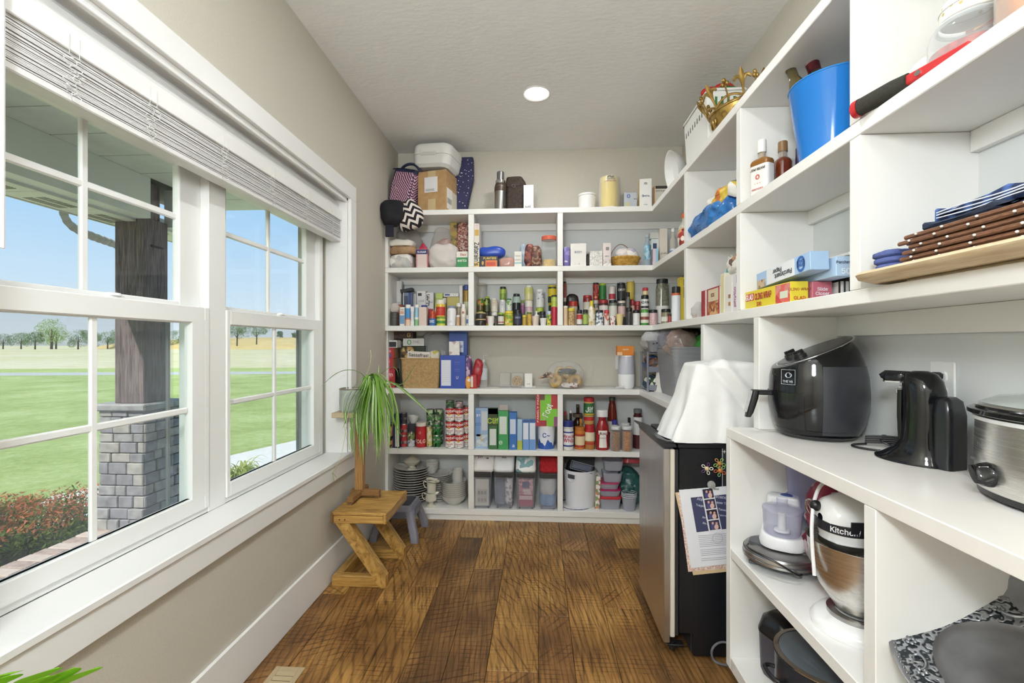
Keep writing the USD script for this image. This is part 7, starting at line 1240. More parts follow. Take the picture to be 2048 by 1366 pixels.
liquor('square bourbon bottle with white cap and white and red label, front of the shelf',.835,1.736,.075,.05,.212,liq('8a5a24'),'e8e6e2','e6e0dc',[('JIM BEAM',0,.47,.0085,'3a3632'),('KENTUCKY',.0,.12,.006,'c0564a'),('o',-.0,.33,.022,'c8584a'),('- - -',.0,.22,.008,'c8584a')],True,cap_h=.14,shoulder=.10)
liquor('amber bottle with a stopper just right of the square bourbon bottle',.92,1.755,.062,.062,.212,liq('6a2c14'),'8a6a44',None,(),True,flat=False,cap_h=.1,nr=.42)
liquor('cobalt blue bottle with white lettering partly behind the blue bucket',.975,1.70,.07,.07,.27,liq('1c2458'),'2a2f6a',None,[('SKYY',.1,.33,.016,'dfe2f0'),('vodka',.1,.26,.008,'c8cce0')],flat=False,cap_h=.12,nr=.4)
bkx,bky=.925,1.475;t=thing('blue_bucket','glossy bright blue plastic bucket holding two bottles, on the right unit','bucket',(bkx,bky,S[2]+.0004))
obj('bucket',lathe([(0,0),(.083,0),(.085,.004),(.119,.262),(.121,.266),(.116,.265),(.081,.006),(0,.004)],56),M('1f74c4',.12),t);obj('rim',mv(trimesh.creation.torus(.1185,.003,major_sections=56,minor_sections=8),0,0,.265),M('2f84d0',.12),t)
t=thing('gold_cap_bottle','dark bottle with ribbed gold cap leaning out of the blue bucket','bottle',(bkx-.025,bky+.035,S[2]+.125),0,rx=-14,ry=-11);obj('body',lathe([(0,0),(.03,0),(.032,.005),(.032,.17),(.024,.20),(.0155,.225),(.0145,.30),(0,.30)],26),liq('5a5030'),t);obj('neck',lathe([(.0152,.25),(.0150,.262)],24),M('2a2824',.3),t);obj('cap',lathe([(.0165,.262),(.0165,.334),(.0145,.338),(0,.338)],26),M('c8b476',.35,.5),t);obj('cap_rib',[mv(trimesh.creation.torus(.0167,.0008,major_sections=24,minor_sections=5),0,0,.31+i*.006)for i in range(4)],M('a8945a',.35,.5),t,kind='stuff')
t=thing('red_foil_bottle','bottle with dark red foil neck leaning out of the blue bucket','bottle',(bkx+.012,bky+.012,S[2]+.115),0,rx=-11,ry=-8);obj('body',lathe([(0,0),(.033,0),(.035,.005),(.035,.17),(.026,.21),(.018,.23),(.0175,.24)],26),liq('3a2a24'),t);obj('foil',lathe([(.0185,.232),(.0195,.262),(.023,.30),(.0245,.312),(0,.313)],26),NM('4a1a20','6a262e',30.,.25,metal=.4),t);obj('foil_label',lathe([(.0203,.262),(.0225,.285)],26),M('8a7a78',.4),t)
# ---- second shelf, near bay: loppers, roll, jars
t=thing('lopper','long-handled tool with black foam grip and red frame at the shelf edge','garden tool',(.818,.975,S[2]+.0215),14)
ov=lambda a,b:np.c_[a*np.cos(np.linspace(0,6.28,25)[:-1]),b*np.sin(np.linspace(0,6.28,25)[:-1])]
def alongY(secs,caps=(True,True)):
 m=loft([(o,y)for o,y in secs],caps=caps);v=m.vertices.copy();m.vertices=np.c_[v[:,0],v[:,2],v[:,1]];m.invert();return m
obj('grip',alongY([(ov(.013,.017),.055),(ov(.0165,.0205),.09),(ov(.0165,.0205),.165)]),NM('26241e','34322a',300.,.9,bump=.0005),t);obj('end_cap',alongY([(ov(.0175,.0212),.1655),(ov(.0175,.0212),.180),(ov(.0135,.017),.180),(ov(.0135,.017),.150),(ov(.0005,.0005),.150)],caps=(False,False)),M('b82a2e',.3),t)
obj('frame',box(-.008,.008,-.06,.062,-.010,.012,.003),M('b8282a',.4),t,smooth=False);obj('bolt',mv(rot(cyl(.006,.003,14),-90,(0,1,0)),-.008,.03,.001),CHROME,t)
t=thing('label_roll','green and white labelled can lying on its side behind the red tool frame','can',(.915,1.085,S[2]+.0515),20);rl_=rot(lathe([(0,-.04),(.05,-.04),(.051,-.038),(.051,.038),(.05,.04),(0,.04)],32),90,(0,1,0));obj('can',rl_,M('dcdcd4',.4),t);obj('label',rot(lathe([(.0514,-.022),(.0514,.026)],32),90,(0,1,0)),M('2c6a44',.45),t)
m=rot(text('WATER',.018,True,wrap=.0518),90,(0,0,1));m=rot(m,0);obj('lettering',rot(text('WATER',.016,True,wrap=.052),90,(0,1,0)),M('e6ece6'),t,smooth=False);obj('label',rot(lathe([(.0516,-.034),(.0516,-.026)],32),90,(0,1,0)),M('b8b84a',.45),t)
jm=.93,.935;t=thing('cookie_jar','wide clear glass jar half full of red sweets with a white speckled lid','jar',(.91,1.005,S[2]+.0004));obj('jar',lathe([(0,0),(.062,0),(.068,.006),(.068,.10),(.062,.118),(.05,.126),(.05,.134)],40),film_m('e8eeee',.2,.04),t);obj('sweets',lathe([(0,.005),(.062,.005),(.0655,.01),(.0655,.07),(.04,.075),(0,.073)],30),NM('8a1c1a','c8443a',60.,.35),t);obj('rim',mv(trimesh.creation.torus(.053,.004,major_sections=40,minor_sections=8),0,0,.126),film_m('e8eeee',.4,.04),t)
obj('lid',lathe([(.046,.134),(.049,.136),(.049,.165),(.045,.175),(.03,.178),(0,.178)],36),N({"tc":("texture_coordinate",{}),"v":("voronoi_texture",{"scale":42.}),"r":("rgb_ramp",{"ramp":[(.12,lin('b8a868')),(.2,lin('e4e2d8'))]}),"p":("principled_bsdf",{"roughness":.7})},[("tc.object","v.vector"),("v.distance","r.fac"),("r.color","p.base_color")]),t);obj('lid_groove',mv(trimesh.creation.torus(.0488,.0012,major_sections=36,minor_sections=6),0,0,.158),M('b8b6ae',.6),t)
t=thing('price_tag','small white and red paper tag in front of the glass sweet jar','tag',(.826,.99,S[2]+.0004));obj('tag',box(-.0006,.0006,-.03,.03,0,.028),print_m('dcd8dc','e4e0e0','b84a4a','6a5a8a',scale=60.),t,smooth=False)
t=thing('salsa_jar','large clear jar of orange-red contents at the right frame edge','jar',(.90,.845,S[2]+.0004));obj('jar',lathe([(0,0),(.066,0),(.07,.006),(.07,.15),(.06,.17),(.055,.19)],36),film_m('e0dcd0',.25,.05),t);obj('contents',lathe([(0,.004),(.064,.004),(.067,.01),(.067,.128),(0,.13)],30),NM('8a2c18','d8843a',24.,.3),t);obj('lid',lathe([(.058,.19),(.058,.21),(0,.212)],30),M('d8d4c8',.4),t)
p=PL();p.x,p.y,p.z,p.w,p.h,p.side=.995,1.06,S[2]+.0004,.10,.205,True;carton('red_box','red and white carton standing behind the glass sweet jar',p,.05,'d8d0c4',panels=[(0,1,.72,1,'8a2a1c'),(.2,.8,.8,.92,'c8a048',1)])
t=thing('clear_sleeve','clear plastic sleeve standing between the can and the glass jar','sleeve',(1.01,1.13,S[2]+.0004),0);obj('sleeve',cbox(.05,.03,.17,.002),CLEAR,t,smooth=False)
# ---- third shelf of the right unit, far bay: packets
for i,(y_,l,c,pn)in enumerate(((2.315,'narrow red seasoning packet box, left of two','a02430',[(.0,.3,0,1,'8a1c28')]),(2.19,'red and cream packet box with a snack picture, right of two','9a2832',[(.12,.95,.52,.95,'d8c8a8'),(.1,.95,.05,.5,print_m('b87a4a','8a4a34','d0a070',scale=50.))]))):
 p=PL();p.x,p.y,p.z,p.w,p.h,p.side=.826,y_,S[3]+.0004,(.045,.15)[i],.135,True;carton('packet_box',l,p,.09,c,panels=pn,texts=[('SOS',.5,.74,.12,'6a3428',True)]if i else[],side=[(1,'dcd4ca')])
for i,(y_,w_,h_,l,c)in enumerate(((2.083,.045,.185,'tall cream carton with a thin yellow outline beside the packet boxes','ddd6c4'),(2.018,.07,.165,'white carton with small pictures in the middle of the far bay','e2ded6'),(1.94,.07,.165,'white carton with pink vertical lettering beside the upright','dfdadc'))):
 p=PL();p.x,p.y,p.z,p.w,p.h,p.side=.828,y_,S[3]+.0004,w_,h_,True;carton('tall_carton',l,p,.10,c,panels=[(.15,.85,.05,.95,'d8cfa0')]if i==0 else([(.5,.8,.2,.3,'b07a4a'),(.5,.8,.4,.5,'9a6a44')]if i==1 else[(.5,.9,.75,.95,'4a3a8a')]),texts=[('phyllo',.35,.4,.11,'b06a9a',True,1.2,-90)]if i==2 else[])
t=thing('card_packs','teal and white blister cards tilted on top of the cartons in the far bay','packets',(.90,2.17,S[3]+.137),-90,ry=24);obj('card',[box(-.06,.06,-.01+.008*i,-.008+.008*i,0,.13+.01*i,.0004)for i in range(1)],'x' and M('dfe4e0',.4),t,smooth=False);obj('card_print',box(-.055,.055,-.0106,-.0102,.05,.1),print_m('5aa8a0','c8b890','d8e0d8','3a8a84',scale=30.),t,smooth=False);obj('card',box(-.06,.07,0,.002,0,.14),M('c8d4d0',.4),t,smooth=False)
t=thing('torn_packet','white and brown torn packet resting on the tall cartons of the far bay','packet',(.88,2.0,S[3]+.187),-90,ry=-6);obj('packet',crumple(pillow(.15,.07,.06,3,.6),.008,24,3),print_m('e4e0da','b08a6a','e8e4de','6a5448',scale=26.),t,smooth=28)
t=thing('glue_box','small white box standing above the torn packet by the upright','box',(.95,1.895,S[3]+.0004),-90);obj('carton',cbox(.045,.04,.285,.001),M('e4e2e4',.5),t,smooth=False)
t=thing('clear_packet','crumpled clear packet with an orange corner at the far left of the far bay','packet',(.862,2.43-.02,S[3]+.0004),-90);obj('packet',crumple(pillow(.05,.09,.075,3,.7),.012,24,5),film_m('d8d4d0',.45,.2),t,smooth=28);obj('corner',mv(sphere(.016,s=(1,.4,.6)),.0,-.04,.014),M('c86a3a',.4),t)
# ---- third shelf of the right unit, middle bay: wraps
def longbox(name,label,x,y0,y1,z,w,h,col,front=(),end=None,ry=0.,rz=0.,ends=()):
 L=y1-y0;t=thing(name,label,'box',(x,(y0+y1)/2,z),-90+rz,None,ry=ry);obj('carton',cbox(L,w,h,.0012),mcol(col,.4),t,smooth=False)
 for q in front:
  if isinstance(q[0],str):
   s,u,v,hh,c=q[:5];m=text(s,hh,True,width=q[6]if len(q)>6 else None);m=rot(m,q[5]if len(q)>5 else 0,(0,1,0));obj('lettering',mv(m,u*L/2,-w/2-.0009,v*h),mcol(c),t,smooth=False)
  else:
   u0,u1,v0,v1,c=q[:5];e_=.0003+.0002*(len(q)>5);obj('print_panel',box(u0*L/2,u1*L/2,-w/2-e_,-w/2+.0002,v0*h,v1*h),mcol(c,.4),t,smooth=False)
 if end:obj('end_panel',box(L/2-.0002,L/2+.0004,-w/2+.002,w/2-.002,.002,h-.002),mcol(end,.4),t,smooth=False)
 for s,v,hh,c in ends:obj('lettering',rot(mv(text(s,hh,True),0,-L/2-.0008,v*h),90),mcol(c),t,smooth=False)
 return t
longbox('cling_wrap_box','yellow cling wrap box with a watermelon picture at the shelf edge',.830,1.485,1.800,S[3]+.0004,.055,.066,'e2cc3a',[(-.96,-.55,.45,.85,'c43a34'),('GLAD',-.76,.65,.020,'f0ece6',0,.058),('CLING WRAP',-.12,.62,.022,'a83a34',0,.118),('300',-.3,.2,.014,'b04a30',0),(.42,.98,.04,.95,print_m('d8645a','c84a48','d88a84',scale=30.)),(.6,.9,.25,.6,'d8e0c8',1)],'d8c438',ends=[('CLING WRAP',.62,.008,'a05a30'),('GLAD',.2,.010,'b83a34')])
longbox('foil_box','box with a pink end and white oval behind the yellow cling wrap box',.894,1.475,1.79,S[3]+.0004,.06,.064,'c8788a',(),'c46a78',ends=[('Slide',.62,.010,'e8e0e4'),('Closer',.4,.010,'e8e0e4')])
longbox('striped_box','white box with a black barcode end beside the pink-ended box',.957,1.445,1.76,S[3]+.0004,.05,.06,'dcdcd8',(),'dcdcd8',ends=[('|||||',.5,.035,'2a2a2c')])
longbox('parchment_box','light blue and white parchment paper box lying tilted on the cling wrap',.836,1.39,1.72,S[3]+.079,.055,.056,'a8c4e4',[(-.55,.5,.02,.98,'e6e8ea'),('Parchment',.1,.35,.015,'4a4c54',180),('Paper',-.12,.7,.015,'4a4c54',180),('O',.72,.5,.045,'3a6ab0'),('Great',.72,.42,.012,'3a6ab0',180),('Value',.72,.62,.012,'3a6ab0',180),(-.98,-.62,.02,.5,print_m('8a6a4a','c8b090','6a84a4',scale=40.))],'a4c0de',ry=-3.2)
longbox('second_parchment_box','pale blue box end marked 50 beside the parchment paper box',.900,1.375,1.69,S[3]+.066,.055,.058,'b4cce6',(),'b4cce6',ends=[('Parchment',.7,.008,'4a5a6a'),('50',.25,.016,'e8eef4')])
t=thing('dark_tin','dark flat tin on the boxes at the back of the middle bay','tin',(.985,1.53,S[3]+.0655));obj('tin',cbox(.07,.18,.07,.003),M('302824',.4),t,smooth=False);obj('lid',cbox(.08,.2,.012,.003,.071),M('d8d6d0',.4),t,smooth=False)
t=thing('hanging_film','strip of clear plastic film hanging by the upright','film',(.93,1.235,S[3]+.08));obj('film',crumple(box(-.001,.001,-.02,.02,0,.28).subdivide().subdivide().subdivide(),.006,30,2),film_m('f0f0ee',.22,.1),t,smooth=28)
# ---- third shelf, near bay: board, placemats, cloths
bz=S[3]+.0004;t=thing('wooden_board','pale wooden serving board jutting out over the shelf edge','board',(0,0,bz));
bd=loft([(rrect(.275,.80,.05,6),(.905,.715,.006)),(rrect(.315,.83,.055,6),(.895,.71,.014)),(rrect(.325,.84,.06,6),(.895,.71,.024)),(rrect(.315,.83,.055,6),(.895,.71,.030)),(rrect(.29,.80,.05,6),(.895,.71,.0305))]);obj('board',bd,NM('c4ac88','d8c6a6',10.,.6,stretch=(14,1.2,14),bump=.0004),t,smooth=40);obj('foot_rail',box(.80,1.0,.32,1.03,0,.0065,.002),M('c2ac8a',.6),t,smooth=False)
zb_=bz+.0312
mat0=None;brn=NM('5a3a2c','8a6248',40.,.5,stretch=(30,2,30))
for k_ in range(6):
 lab=f'brown slatted bamboo placemat, {ORD[k_]} from the bottom of the stack on the wooden board';pos=(0,0,zb_+k_*.0112)
 if mat0 is None:
  mat0=thing('placemat',lab,'placemat',pos)
  for i in range(14):obj('stick',tube([(.782+i*.0125,.40+.004*(i%2),.0052),(.782+i*.0125,1.012-.006*(i%3),.0052)],.0048,7),brn,mat0)
  for y_ in(.45,.53,.61,.69,.77,.85,.92,.98):obj('cord',[tube([(.776+i*.0125,y_,.0052+.0048*(1 if i%2 else-1)),(.7885+i*.0125,y_,.0052+.0048*(-1 if i%2 else 1))],.0014,4)for i in range(14)],M('2a2622',.8),mat0)
  obj('knot',[sphere(.0026,.7762,y_,.006,sub=1)for y_ in(.45,.53,.61,.69,.77,.85,.92,.98)],M('e0dcd4',.6),mat0,kind='stuff')
 else:dup(mat0,lab,(pos[0]+.004*(k_%2),pos[1]+.012*((k_*5)%3-1),pos[2]))
zm_=zb_+6*.0112
plaid=N({"tc":("texture_coordinate",{}),"a":("wave_texture",{"wave_type":"bands","bands_direction":"y","scale":9.}),"b":("wave_texture",{"wave_type":"bands","bands_direction":"x","scale":9.}),"ad":("math",{"math_type":"add"}),"r":("rgb_ramp",{"ramp":[(.2,lin('1c2a4e')),(.5,lin('4a66a4')),(.8,lin('dfe4ee'))]}),"h":("math",{"math_type":"multiply","value2":.5}),"p":("principled_bsdf",{"roughness":.9})},[("tc.object","a.vector"),("tc.object","b.vector"),("a.fac","ad.value1"),("b.fac","ad.value2"),("ad.value","h.value1"),("h.value","r.fac"),("r.color","p.base_color")])
for k_,(l,m_,dx,y1_,hh)in enumerate((('dark navy crinkled cloth lying on the bamboo placemats',NM('1a2030','2e3a52',30.,.9),.0,.98,.012),('blue and white plaid cloth folded on top of the dark navy cloth',plaid,.012,.965,.022))):
 t=thing('folded_cloth',l,'cloth',(0,0,zm_+.0125*k_));e=box(.79+dx,.97,.40,y1_,0,hh,.004)
 for _ in range(4):e=e.subdivide()
 e.vertices[:,2]+=(.004*np.sin(e.vertices[:,1]*50+e.vertices[:,0]*20)+.003*np.sin(e.vertices[:,1]*93))*(e.vertices[:,2]>hh*.5)+.010*k_*np.clip((.9-e.vertices[:,1])/.3,0,1)*(e.vertices[:,2]>hh*.5);obj('cloth',e,m_,t,smooth=40)
 if k_:obj('white_edge',[tube(np.c_[np.full(30,.7885+dx),np.linspace(.41,y1_-.01,30),.006+.006*q_+.0015*np.sin(np.linspace(0,20,30)+q_)],.0016,5)for q_ in range(3)],M('d4dae8',.8),t)
for k_ in range(3):
 t=thing('blue_napkin',('lowest','middle','topmost')[k_]+' of three slate blue folded napkins at the left of the placemats','napkin',(.835,1.065+.004*k_,zb_+k_*.0150));obj('napkin',crumple(loft([(rrect(.105,.055,.02),0),(rrect(.12,.07,.025),.005),(rrect(.12,.07,.025),.011),(rrect(.105,.055,.02),.0146)]).subdivide().subdivide(),.0012,40,k_),NM('3f4a7a','56629a',40.,.95),t,smooth=50)
t=thing('navy_napkin','dark navy cloth corner standing up behind the napkins','cloth',(.95,1.06,zb_),20);obj('cloth',crumple(loft([(rrect(.14,.05,.01),0),(rrect(.12,.03,.008),.05),(rrect(.05,.012,.004),(.02,0,.085))]).subdivide(),.003,30,4),NM('232c4a','333e62',40.,.95),t,smooth=40)

# ================= on the counter
pbk=M('101114',.08);pgr=M('3a3c40',.3)
afx,afy=.925,1.555;t=thing('air_fryer','large glossy black egg-shaped air fryer with a basket handle on the counter','air fryer',(afx,afy,ZK+.0004),172+90)
# local frame: front = -y
def egg(z):
 prof=[(0,.098),(.012,.112),(.05,.128),(.10,.138),(.14,.140),(.20,.136),(.25,.126),(.29,.110),(.32,.088),(.335,.06)]
 return float(np.interp(z,[p_[0]for p_ in prof],[p_[1]for p_ in prof]))
zs_=np.r_[np.linspace(.014,.2,14),np.linspace(.21,.335,18)];secs=[]
for z in zs_:
 r_=egg(z)*(1 if z<.2 else 1);o=ell(r_*.93,r_*1.02,64);secs.append((o,z))
body=loft(secs+[(ell(.03,.03,64),.338)]);v=body.vertices.copy()
# the top slopes down to the front
cut=.284+v[:,1]*.45;v[:,2]=np.where(v[:,2]>cut,cut+(v[:,2]-cut)*.04,v[:,2]);body.vertices=v;obj('body',body,pbk,t,smooth=50)
obj('base',lathe([(0,0),(.09,0),(.10,.004),(.112,.0135),(0,.0136)],48),M('26272a',.4),t)
th_=np.linspace(-.95,.95,30)-math.pi/2;rr_=lambda z:(egg(z)*.93+.0012,egg(z)*1.02+.0012)
def patch(th,z0,z1,nz=8,e=0.):
 V_=[];zz=np.linspace(z0,z1,nz)
 for z in zz:a,b=rr_(z);V_.append(np.c_[(a+e)*np.cos(th),(b+e)*np.sin(th),np.full(len(th),z)])
 n=len(th);Fc=[]
 for k in range(nz-1):i=k*n+np.arange(n-1);Fc+=[np.c_[i,i+1,i+n+1],np.c_[i,i+n+1,i+n]]
 return trimesh.Trimesh(np.vstack(V_),np.vstack(Fc),process=False)
obj('basket_front',patch(th_,.03,.148),M('17181b',.1),t,smooth=True)
obj('basket_seam',[patch(th_,.148,.151,2,.0003),patch(np.linspace(th_[-1],th_[-1]+.02,2),.03,.151,8,.0003),patch(np.linspace(th_[0]-.02,th_[0],2),.03,.151,8,.0003),patch(np.linspace(-3.14+.01,3.14,60),.0295,.0315,2,.0003)],M('050506',.3),t)
obj('back_shell',patch(np.linspace(-.25,math.pi+.25,50),.02,.235,14,.0002),M('33353a',.28),t,smooth=True)
tp=np.array([[.0,0]]);lid_=ell(.096,.116,48);obj('control_panel',mv(rot(loft([(lid_,0),(lid_*.98,.004),(lid_*.9,.006)]),24.2,(1,0,0)),0,-.008,.281),M('2a2c30',.25),t,smooth=40);obj('chrome_trim',mv(rot(tube(np.c_[np.vstack([lid_,lid_[:1]])*1.02,np.full(49,.001)],.0022,6,caps=False),24.2,(1,0,0)),0,-.008,.281),CHROME,t)
for s_ in(-1,1):
 kb=obj('knob',mv(rot(loft([(ell(.021,.021,24),0),(ell(.02,.02,24),.012),(ell(.017,.017,24),.013),(ell(.0165,.0165,24),.02)]),24.2,(1,0,0)),s_*.034,-.062,.2605),BLACK,t,smooth=40);obj('pointer',mv(rot(box(-.003,.003,-.016,.016,.02,.026,.001),24.2,(1,0,0)),s_*.034,-.062,.2605),BLACK,kb,smooth=False)
hx=-(egg(.14)*1.02);obj('handle',[tm([box(-.016,.016,hx-.055,hx+.004,.134,.150,.004)])],BLACK,t,smooth=False);gr=loft([(rrect(.036,.022,.008),(0,hx-.046,.150)),(rrect(.036,.024,.009),(0,hx-.052,.12)),(rrect(.032,.022,.009),(0,hx-.064,.075)),(rrect(.026,.016,.007),(0,hx-.070,.058))]);obj('handle_grip',gr,BLACK,t,smooth=40);obj('handle_plate',loft([(rrect(.024,.004,.0015),(0,hx-.0585,.148)),(rrect(.026,.004,.0015),(0,hx-.0652,.12)),(rrect(.022,.004,.0015),(0,hx-.0765,.075))]),M('c0c1c4',.2,.8),t,smooth=40)
lg=[box(-.024,.024,-.0003,.0003,-.024,-.0228),box(-.024,.024,-.0003,.0003,.0228,.024),box(-.024,-.0228,-.0003,.0003,-.0228,.0228),box(.0228,.024,-.0003,.0003,-.0228,.0228)]+[mv(tube(np.c_[.012*np.cos(a_)*(.5+.12*q_),np.zeros(16),.008*np.sin(a_)+.006],.0006,4),0,0,0)for q_ in range(5)for a_ in[np.linspace(q_,q_+4.2,16)]]
obj('logo',[rot(mv(g_,0,-egg(.2)*1.0-.0035,.2),34)for g_ in lg]+[rot(mv(text('THE VS',.007,True),0,-egg(.19)*1.0-.0045,.186),34)],M('b8babd',.3),t,smooth=False,kind='stuff')
cd=thing('fryer_cord','black power cord lying in a loop behind the air fryer','cord',(0,0,ZK));obj('cord',tube(curve([(.985,1.415,.006),(.93,1.39,.004),(.97,1.33,.004),(1.03,1.31,.004),(1.05,1.36,.006),(1.04,1.42,.03),(1.01,1.39,.02),(1.05,1.36,.004),(1.07,1.30,.004),(1.075,1.25,.02)],60),.0032,7),BLACK,cd);obj('bundle',[tube(curve([(.985,1.42,.01+.006*i),(1.02,1.385,.016+.006*i),(1.055,1.35,.018+.006*i)],8),.0036,6)for i in range(4)],BLACK,cd,kind='stuff')
# can opener
cox,coy=.985,1.222;t=thing('can_opener','tall glossy black electric can opener on the counter by the outlet','can opener',(cox,coy,ZK+.0004),291)
# local front = -x side after the turn: build with front at -x
pb2=M('0e0f12',.07);th2=np.linspace(0,2*math.pi,41)[:-1]
def bl(w,d,x):return ell(d/2,w/2,40)+(x,0)
obj('body',loft([(bl(.125,.175,-.015),0),(bl(.125,.175,-.015),.006),(bl(.112,.15,-.008),.016),(bl(.098,.115,.002),.035),(bl(.092,.095,.008),.06),(bl(.088,.088,.01),.12),(bl(.086,.086,.008),.185),(bl(.08,.082,.004),.21),(bl(.066,.066,.0),.228),(bl(.03,.03,.0),.236)]),pb2,t,smooth=50)
obj('front_plate',loft([(rrect(.012,.056,.004),(-.031,0,.06)),(rrect(.012,.054,.004),(-.034,0,.12)),(rrect(.012,.052,.004),(-.034,0,.185))]),M('08090b',.05),t,smooth=40)
obj('lever',loft([(rrect(.05,.045,.016,6),(-.055,0,.205)),(rrect(.06,.05,.02,6),(-.055,0,.214)),(rrect(.052,.044,.018,6),(-.052,0,.226))]),pb2,t,smooth=40);obj('lever_arm',loft([(rrect(.10,.03,.012,6),(-.04,0,.212)),(rrect(.11,.036,.015,6),(-.04,0,.222)),(rrect(.09,.028,.012,6),(-.036,0,.234))]),pb2,t,smooth=40)
obj('lever_edge',loft([(rrect(.052,.047,.017,6),(-.0555,0,.2035)),(rrect(.055,.05,.017,6),(-.0555,0,.207))]),CHROME,t,smooth=40)
obj('cutter',[mv(rot(cyl(.008,.012,18),-90,(0,1,0)),-.04,0,.18),mv(rot(cyl(.005,.016,18),-90,(0,1,0)),-.038,.012,.19)],CHROME,t)
obj('blade',loft([(rrect(.004,.001,.0004),(-.043,0,.096)),(rrect(.004,.014,.0015),(-.044,0,.112)),(rrect(.004,.016,.0015),(-.045,0,.16)),(rrect(.004,.01,.0015),(-.045,0,.168))]),STEEL,t,smooth=40)
obj('lettering',[mv(rot(text('TwistyEdge',.005,True),-90),-.0425,0,.078),mv(rot(text('-----',.004,True),-90),-.0425,0,.088)],M('c8c8cc'),t,smooth=False,kind='stuff')
obj('rear_housing',loft([(rrect(.04,.07,.012),(.062,0,0)),(rrect(.04,.07,.012),(.062,0,.13)),(rrect(.034,.06,.012),(.060,0,.165)),(rrect(.02,.04,.008),(.057,0,.175))]),M('1c1d21',.18),t,smooth=40)
pl_=thing('plug','black power plug in the outlet behind the can opener','plug',(XR-.0082,oy,oz+.02),-90);obj('plug',[mv(rot(cyl(.012,.022,16,b=.003),90,(1,0,0)),0,-.0105,0)],BLACK,pl_);obj('cord',tube(curve([(0,-.03,0),(.01,-.04,-.02),(.02,-.03,-.08),(.01,-.02,-.17)],16),.003,6),BLACK,pl_)
# slow cooker
scx,scy=1.005,.80;t=thing('slow_cooker','oval brushed steel slow cooker with glass lid and black knob, right edge','slow cooker',(.992,.865,ZK+.0004));bs2=N({"tc":("texture_coordinate",{}),"mp":("mapping",{"scale":(1,1,160)}),"n":("noise_texture",{"scale":2.,"detail":3.}),"r":("map_range",{"to_min":.18,"to_max":.36}),"p":("principled_bsdf",{"base_color":(.78,.77,.75),"metallic":1.})},[("tc.object","mp.vector"),("mp.vector","n.vector"),("n.fac","r.value"),("r.result","p.roughness")])
E_=lambda a,b:ell(a,b,72);A_,B_=.122,.172
obj('base',loft([(E_(A_*.9,B_*.93),0),(E_(A_*.99,B_*.99),.006),(E_(A_,B_),.018)]),M('1c1c1e',.35),t,smooth=40);obj('housing',loft([(E_(A_+.001,B_+.001),.0182),(E_(A_+.004,B_+.004),.08),(E_(A_+.002,B_+.002),.152)]),bs2,t,smooth=40)
obj('white_ring',loft([(E_(A_+.005,B_+.005),.1522),(E_(A_+.006,B_+.006),.160)]),M('e4e4e4',.3),t,smooth=40);obj('crock_rim',loft([(E_(A_+.004,B_+.004),.1602),(E_(A_+.014,B_+.014),.166),(E_(A_+.014,B_+.014),.174),(E_(A_+.004,B_+.004),.178)]),M('141416',.06),t,smooth=40)
obj('lid_rim',loft([(E_(A_+.001,B_+.001),.1782),(E_(A_+.003,B_+.003),.182),(E_(A_-.004,B_-.004),.187)]),CHROME,t,smooth=40);obj('lid_glass',loft([(E_(A_-.005,B_-.005),.1872),(E_(A_*.8,B_*.8),.200),(E_(A_*.4,B_*.4),.211),(E_(.01,.01),.214)]),film_m('c8d0cc',.3,.03),t,smooth=40);obj('lid_knob',lathe([(.01,.214),(.012,.225),(.024,.232),(.022,.242),(0,.244)],24),BLACK,t)
kq=math.radians(180-22);kx_,ky_=(A_+.0035)*math.cos(kq),(B_+.0035)*math.sin(kq)
kn=loft([(ell(.024,.024,28),0),(ell(.022,.022,28),.010),(ell(.020,.010,28),.014),(ell(.018,.007,28),.026)]);kn=rot(kn,30,(0,0,1));kn=rot(kn,-90,(0,1,0));kn=rot(kn,-8);obj('control_knob',mv(kn,kx_,ky_,.050),M('0d0d0f',.08),t,smooth=40)
m=rot(text('Hamilton Beach',.0085,True,width=.075),-90);m=rot(m,-12);obj('lettering',mv(m,-A_-.0015+.010,.062,.105),M('5a5a5c'),t,smooth=False)
obj('dial_mark',[mv(rot(rot(text(s_,.005,True),-90),-12),-A_+.006+.0,.062+dy_,z_)for s_,dy_,z_ in(('OFF',.035,.075),('HI',-.03,.078),('I',.0,.082))],M('5a5a5c'),t,smooth=False,kind='stuff')

# ================= under the counter
wfx,wfy=.805,1.55;wz=ZL+.0004;t=thing('waffle_maker','round steel and grey flip waffle maker on the shelf under the counter','waffle maker',(wfx,wfy,wz),60);gd=M('54565c',.4)
obj('foot',loft([(rrect(.07,.10,.015),(0,-.075,0)),(rrect(.06,.08,.015),(0,-.065,.014))]),gd,t,smooth=40);obj('foot',box(-.05,.05,.02,.09,0,.014,.004),gd,t,smooth=False)
obj('lower_shell',lathe([(0,.012),(.08,.012),(.108,.024),(.112,.034),(.11,.038),(0,.038)],48),gd,t);obj('steel_rim',lathe([(.1125,.028),(.1135,.0285),(.1135,.0355),(.1125,.036)],48),STEEL,t);obj('upper_shell',lathe([(.110,.0385),(.111,.042),(.106,.054),(.08,.062),(0,.064)],48),M('8c8a88',.28,.9),t);obj('upper_rim',lathe([(.1115,.0385),(.1125,.039),(.1115,.047),(.1105,.0475)],48),STEEL,t)
obj('lid_band',loft([(rrect(.062,.205,.02),(0,-.008,.0585)),(rrect(.06,.20,.02),(0,-.008,.0665))]),M('46484e',.35),t,smooth=40);obj('latch',box(-.025,.025,-.128,-.105,.02,.062,.004),gd,t,smooth=False);obj('picture',mv(loft([(ell(.024,.036,28),.0666),(ell(.024,.036,28),.0672)]),0,-.062,0),print_m('b8885a','d8b890','8a5a34','dcc8b0',scale=60.),t)
